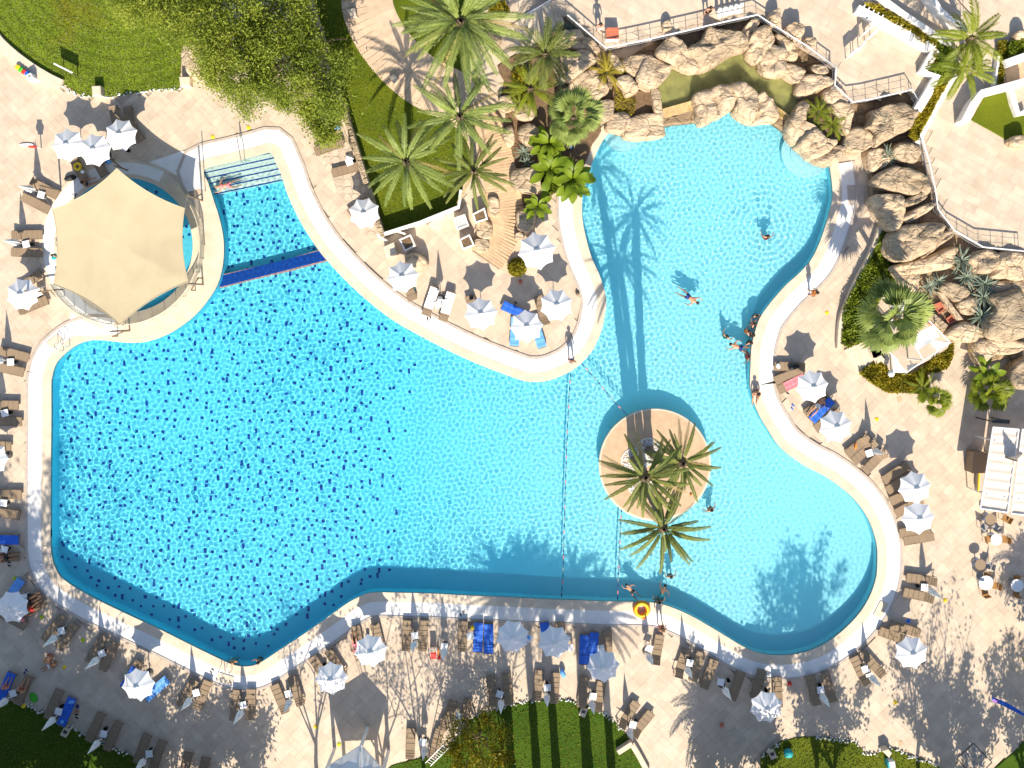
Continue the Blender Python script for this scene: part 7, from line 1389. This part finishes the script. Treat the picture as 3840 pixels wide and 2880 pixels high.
WADE = pose(pelvis=(0, 0, -.45), belly=(0, 0, -.3), chest=(0, .02, -.08), neck=(0, .03, .1), chin=(0, .06, .18), head=(0, .05, .28), shL=(-.19, .02, .01), elL=(-.36, .12, -.08), wrL=(-.42, .34, -.04), haL=(-.42, .42, -.02), shR=(.19, .02, .01), elR=(.38, .08, -.08), wrR=(.44, .3, -.06), haR=(.44, .38, -.05), hiL=(-.1, 0, -.5), knL=(-.12, .05, -.9), anL=(-.14, 0, -1.3), toL=(-.15, .14, -1.36), hiR=(.1, 0, -.5), knR=(.13, .1, -.9), anR=(.16, .04, -1.3), toR=(.17, .18, -1.36))
SIT = pose(pelvis=(0, 0, .14), belly=(0, 0, .3), chest=(0, .04, .5), neck=(0, .07, .66), chin=(0, .11, .74), head=(0, .11, .84), shL=(-.19, .05, .58), elL=(-.28, .1, .32), wrL=(-.2, .3, .24), haL=(-.16, .37, .24), shR=(.19, .05, .58), elR=(.28, .1, .32), wrR=(.2, .3, .24), haR=(.16, .37, .24), hiL=(-.1, .04, .13), knL=(-.16, .42, .3), anL=(-.16, .72, .08), toL=(-.17, .85, .06), hiR=(.1, .04, .13), knR=(.18, .44, .16), anR=(.12, .84, .08), toR=(.13, .96, .1))
PM = {}
for nm, ps in (('stand', STAND), ('lie', LIE), ('swim', SWIM), ('wade', WADE), ('sit', SIT)):
    for sk in ('skin', 'skin_dark'): PM[nm, sk] = body('person', ps, B_, M[sk])
def cap_mesh(name, m, r_=.118, z0=-.03):
    mb = MB(); mb.lathe([(r_, z0), (r_*1.02, .02), (r_*.86, .075), (r_*.5, .115), (.01, .13)], 12); return mb.mesh(name, M[m], True)
def face_mesh(): 
    mb = MB(); mb.lathe([(.0, .03), (.014, .0), (.018, -.02), (0, -.03)], 6); return mb.mesh('nose', M['skin'], True)
HM = {k: cap_mesh('hair', k) for k in ('hair_dark', 'hair_fair')}; NM = face_mesh()
def suit(m, ps, top=False):
    pz = Vector(ps['pelvis'][:3]); bz = Vector(ps['belly'][:3]); d = (bz-pz).normalized(); mb = MB(); mb.tube([pz-d*.12, pz, pz+d*.09], [.155, .178, .158], 12)
    for h in ('hiL', 'hiR'): a = Vector(ps[h][:3]); kn = Vector(ps['kn'+h[-1]][:3]); mb.tube([a, a.lerp(kn, .35)], [.115, .098], 10)
    if top: cz = Vector(ps['chest'][:3]); mb.tube([bz+(cz-bz)*.55, cz, cz+(cz-bz)*.25], [.155, .172, .15], 12)
    return mb.mesh('swimwear', M[m], True)
SM = {}
PS = dict(stand=STAND, lie=LIE, swim=SWIM, wade=WADE, sit=SIT)
def person(f, x, y, z, ps, rot, label, sk='skin', hair='hair_dark', sw='navy', scale=1.0, top=False, group='people in and around the pool'):
    P_ = PS[ps]; ref = Vector(P_['pelvis'][:3]); v = at(f, x, y, z+max(0, ref.z)*scale*.6); o = link('person', PM[ps, sk], None, (v.x, v.y, z), (0, 0, rot)); o.scale = (scale,)*3; setp(o, label, 'person', group); o.cycles.is_caustics_receiver = True
    hd = Vector(P_['head'][:3]); ch = Vector(P_['chin'][:3]); ax = (hd-Vector(P_['neck'][:3])).normalized(); h = link('hair', HM[hair], o, hd-Vector((0, .012, 0)) if ps in ('stand', 'wade', 'sit') else hd)
    if ps in ('lie', 'swim'): h.rotation_euler = (-PI/2*.8, 0, 0)
    fw = Vector((0, .1, -.03)) if ps in ('stand', 'wade', 'sit') else Vector((0, -.03, .10)); link('nose', NM, o, hd+fw)
    key = (sw, ps, top)
    if key not in SM: SM[key] = suit(sw, P_, top)
    s = link('swimwear', SM[key], o); s.cycles.is_caustics_receiver = True; return o
R_ = math.radians
person('A', 1265, 1225, .03, 'sit', R_(-70), 'tanned person crouching on the white paving at the sail tip', 'skin', 'hair_dark', 'navy')
person('00', 1965, 1600, WATER_Z, 'swim', R_(100), 'swimmer in a pink top on the entry steps', 'skin', 'hair_fair', 'pink', top=True)
person('21', 1525, 905, WATER_Z, 'swim', R_(-125), 'swimmer stroking through the middle of the right arm', 'skin', 'hair_dark', 'navy'); person('21', 2205, 390, WATER_Z, 'wade', R_(0), 'bather in red in the upper right arm', 'skin', 'hair_dark', 'red', top=True)
for x, y, ps, rt, lb, sw, sk, tp in ((2110, 1068, 'wade', 200, 'uppermost bather of the group at the inner curve', 'navy', 'skin', False), (2085, 1140, 'wade', 250, 'bather in pink under the uppermost one', 'pink', 'skin', True), (2035, 1205, 'wade', 280, 'bather in bright orange top in the group', 'orange', 'skin', True), (2085, 1235, 'wade', 120, 'tanned bather right of the orange top', 'navy', 'skin_dark', False), (1850, 1250, 'wade', 320, 'bather apart from the group in turquoise', 'teal', 'skin', True), (2060, 1300, 'wade', 200, 'dark haired bather below the orange top', 'black', 'skin', False), (1970, 1345, 'swim', 70, 'bather floating at the bottom of the group', 'navy', 'skin', False), (2045, 1425, 'wade', 90, 'bather in red at the coping below the group', 'red', 'skin_dark', True)):
    person('21', x, y, WATER_Z, ps, R_(rt), lb, sk, 'hair_dark', sw, .95, tp)
person('22', 2110, 70, .03, 'sit', R_(170), 'person sitting on the coping of the inner curve', 'skin', 'hair_dark', 'terracotta'); person('22', 1722, 1090, WATER_Z, 'wade', R_(30), 'bather beside the island palms', 'skin', 'hair_dark', 'red'); person('23', 1372, 8, WATER_Z, 'wade', R_(10), 'bather near the hanging palm tip', 'skin', 'hair_dark', 'navy', .9); person('23', 1035, 130, WATER_Z, 'swim', R_(40), 'swimmer between rope and lower edge', 'skin', 'hair_dark', 'black', .8); person('23', 1290, 160, WATER_Z-.3, 'swim', R_(-20), 'diver under water by the swim ring', 'skin_dark', 'hair_dark', 'teal', .95); person('23', 1270, 225, WATER_Z, 'wade', R_(0), 'bather holding the coping beside the swim ring', 'skin', 'hair_dark', 'teal', .95, True)
person('L', 1765, 690, .02, 'stand', R_(10), 'person standing on the white band by the swim ring', 'skin', 'hair_fair', 'terracotta', 1.0, True); person('31', 385, 872, .02, 'stand', R_(80), 'person in orange walking along the white band', 'skin', 'hair_dark', 'orange', 1.0, True); person('21', 512, 1455, .04, 'stand', R_(-20), 'person in blue and white standing on the peninsula coping', 'skin', 'hair_fair', 'blue', 1.0, True)
person('03', 2018, 735, WATER_Z, 'wade', R_(180), 'bather with dark flippers at the lowest pool corner', 'skin', 'hair_fair', 'teal', .95); person('13', 28, 735, WATER_Z, 'wade', R_(150), 'bather holding the coping right of the pool corner', 'skin', 'hair_dark', 'black', .95); person('03', 430, 690, .02, 'sit', R_(200), 'blond person sitting on the shaded deck', 'skin', 'hair_fair', 'terracotta'); person('03', 430, 775, .02, 'lie', R_(-60), 'person stretched on the deck below the blond one', 'skin_dark', 'hair_fair', 'cloth_white', .7)
person('E', 500, 1180, .38, 'lie', R_(120), 'upper sunbather beside the shaded parasol', 'skin_dark', 'hair_dark', 'black'); person('E', 540, 1310, .38, 'lie', R_(122), 'lower sunbather beside the shaded parasol', 'skin_dark', 'hair_dark', 'red'); person('E', 110, 415, .38, 'lie', R_(95), 'person lying on the shaded left edge lounger', 'skin_dark', 'hair_dark', 'black'); person('F', 105, 390, .40, 'sit', R_(-25), 'child in pale clothes on the blue lounger', 'skin', 'hair_fair', 'pink', .75, True); person('F', 350, 440, .40, 'sit', R_(-25), 'person in maroon on the dark corner lounger', 'skin', 'hair_dark', 'terracotta', .9, True); person('B', 1175, 880, .04, 'stand', R_(160), 'child standing on the white paving at the sail edge', 'skin', 'hair_dark', 'teal', .65, True)
person('N', 690, 960, .40, 'lie', R_(-40), 'sunbather with white towel between two right parasols', 'skin', 'hair_dark', 'cloth_white'); person('J', 1470, 470, .40, 'lie', R_(185), 'sunbather half under the pool bend parasol', 'skin', 'hair_fair', 'pink', .95, True); person('20', 500, 1270, .05, 'sit', R_(60), 'person in blue among the paddle plants', 'skin', 'hair_dark', 'sky_blue', .95, True); person('20', 1690, 110, TZ, 'stand', R_(10), 'person in black on the terrace near the stone bench', 'skin', 'hair_dark', 'black', 1.0, True); person('20', 755, 250, TZ, 'stand', R_(0), 'person in pale clothes left of the red seat', 'skin', 'hair_dark', 'cloth_white', 1.0, True)
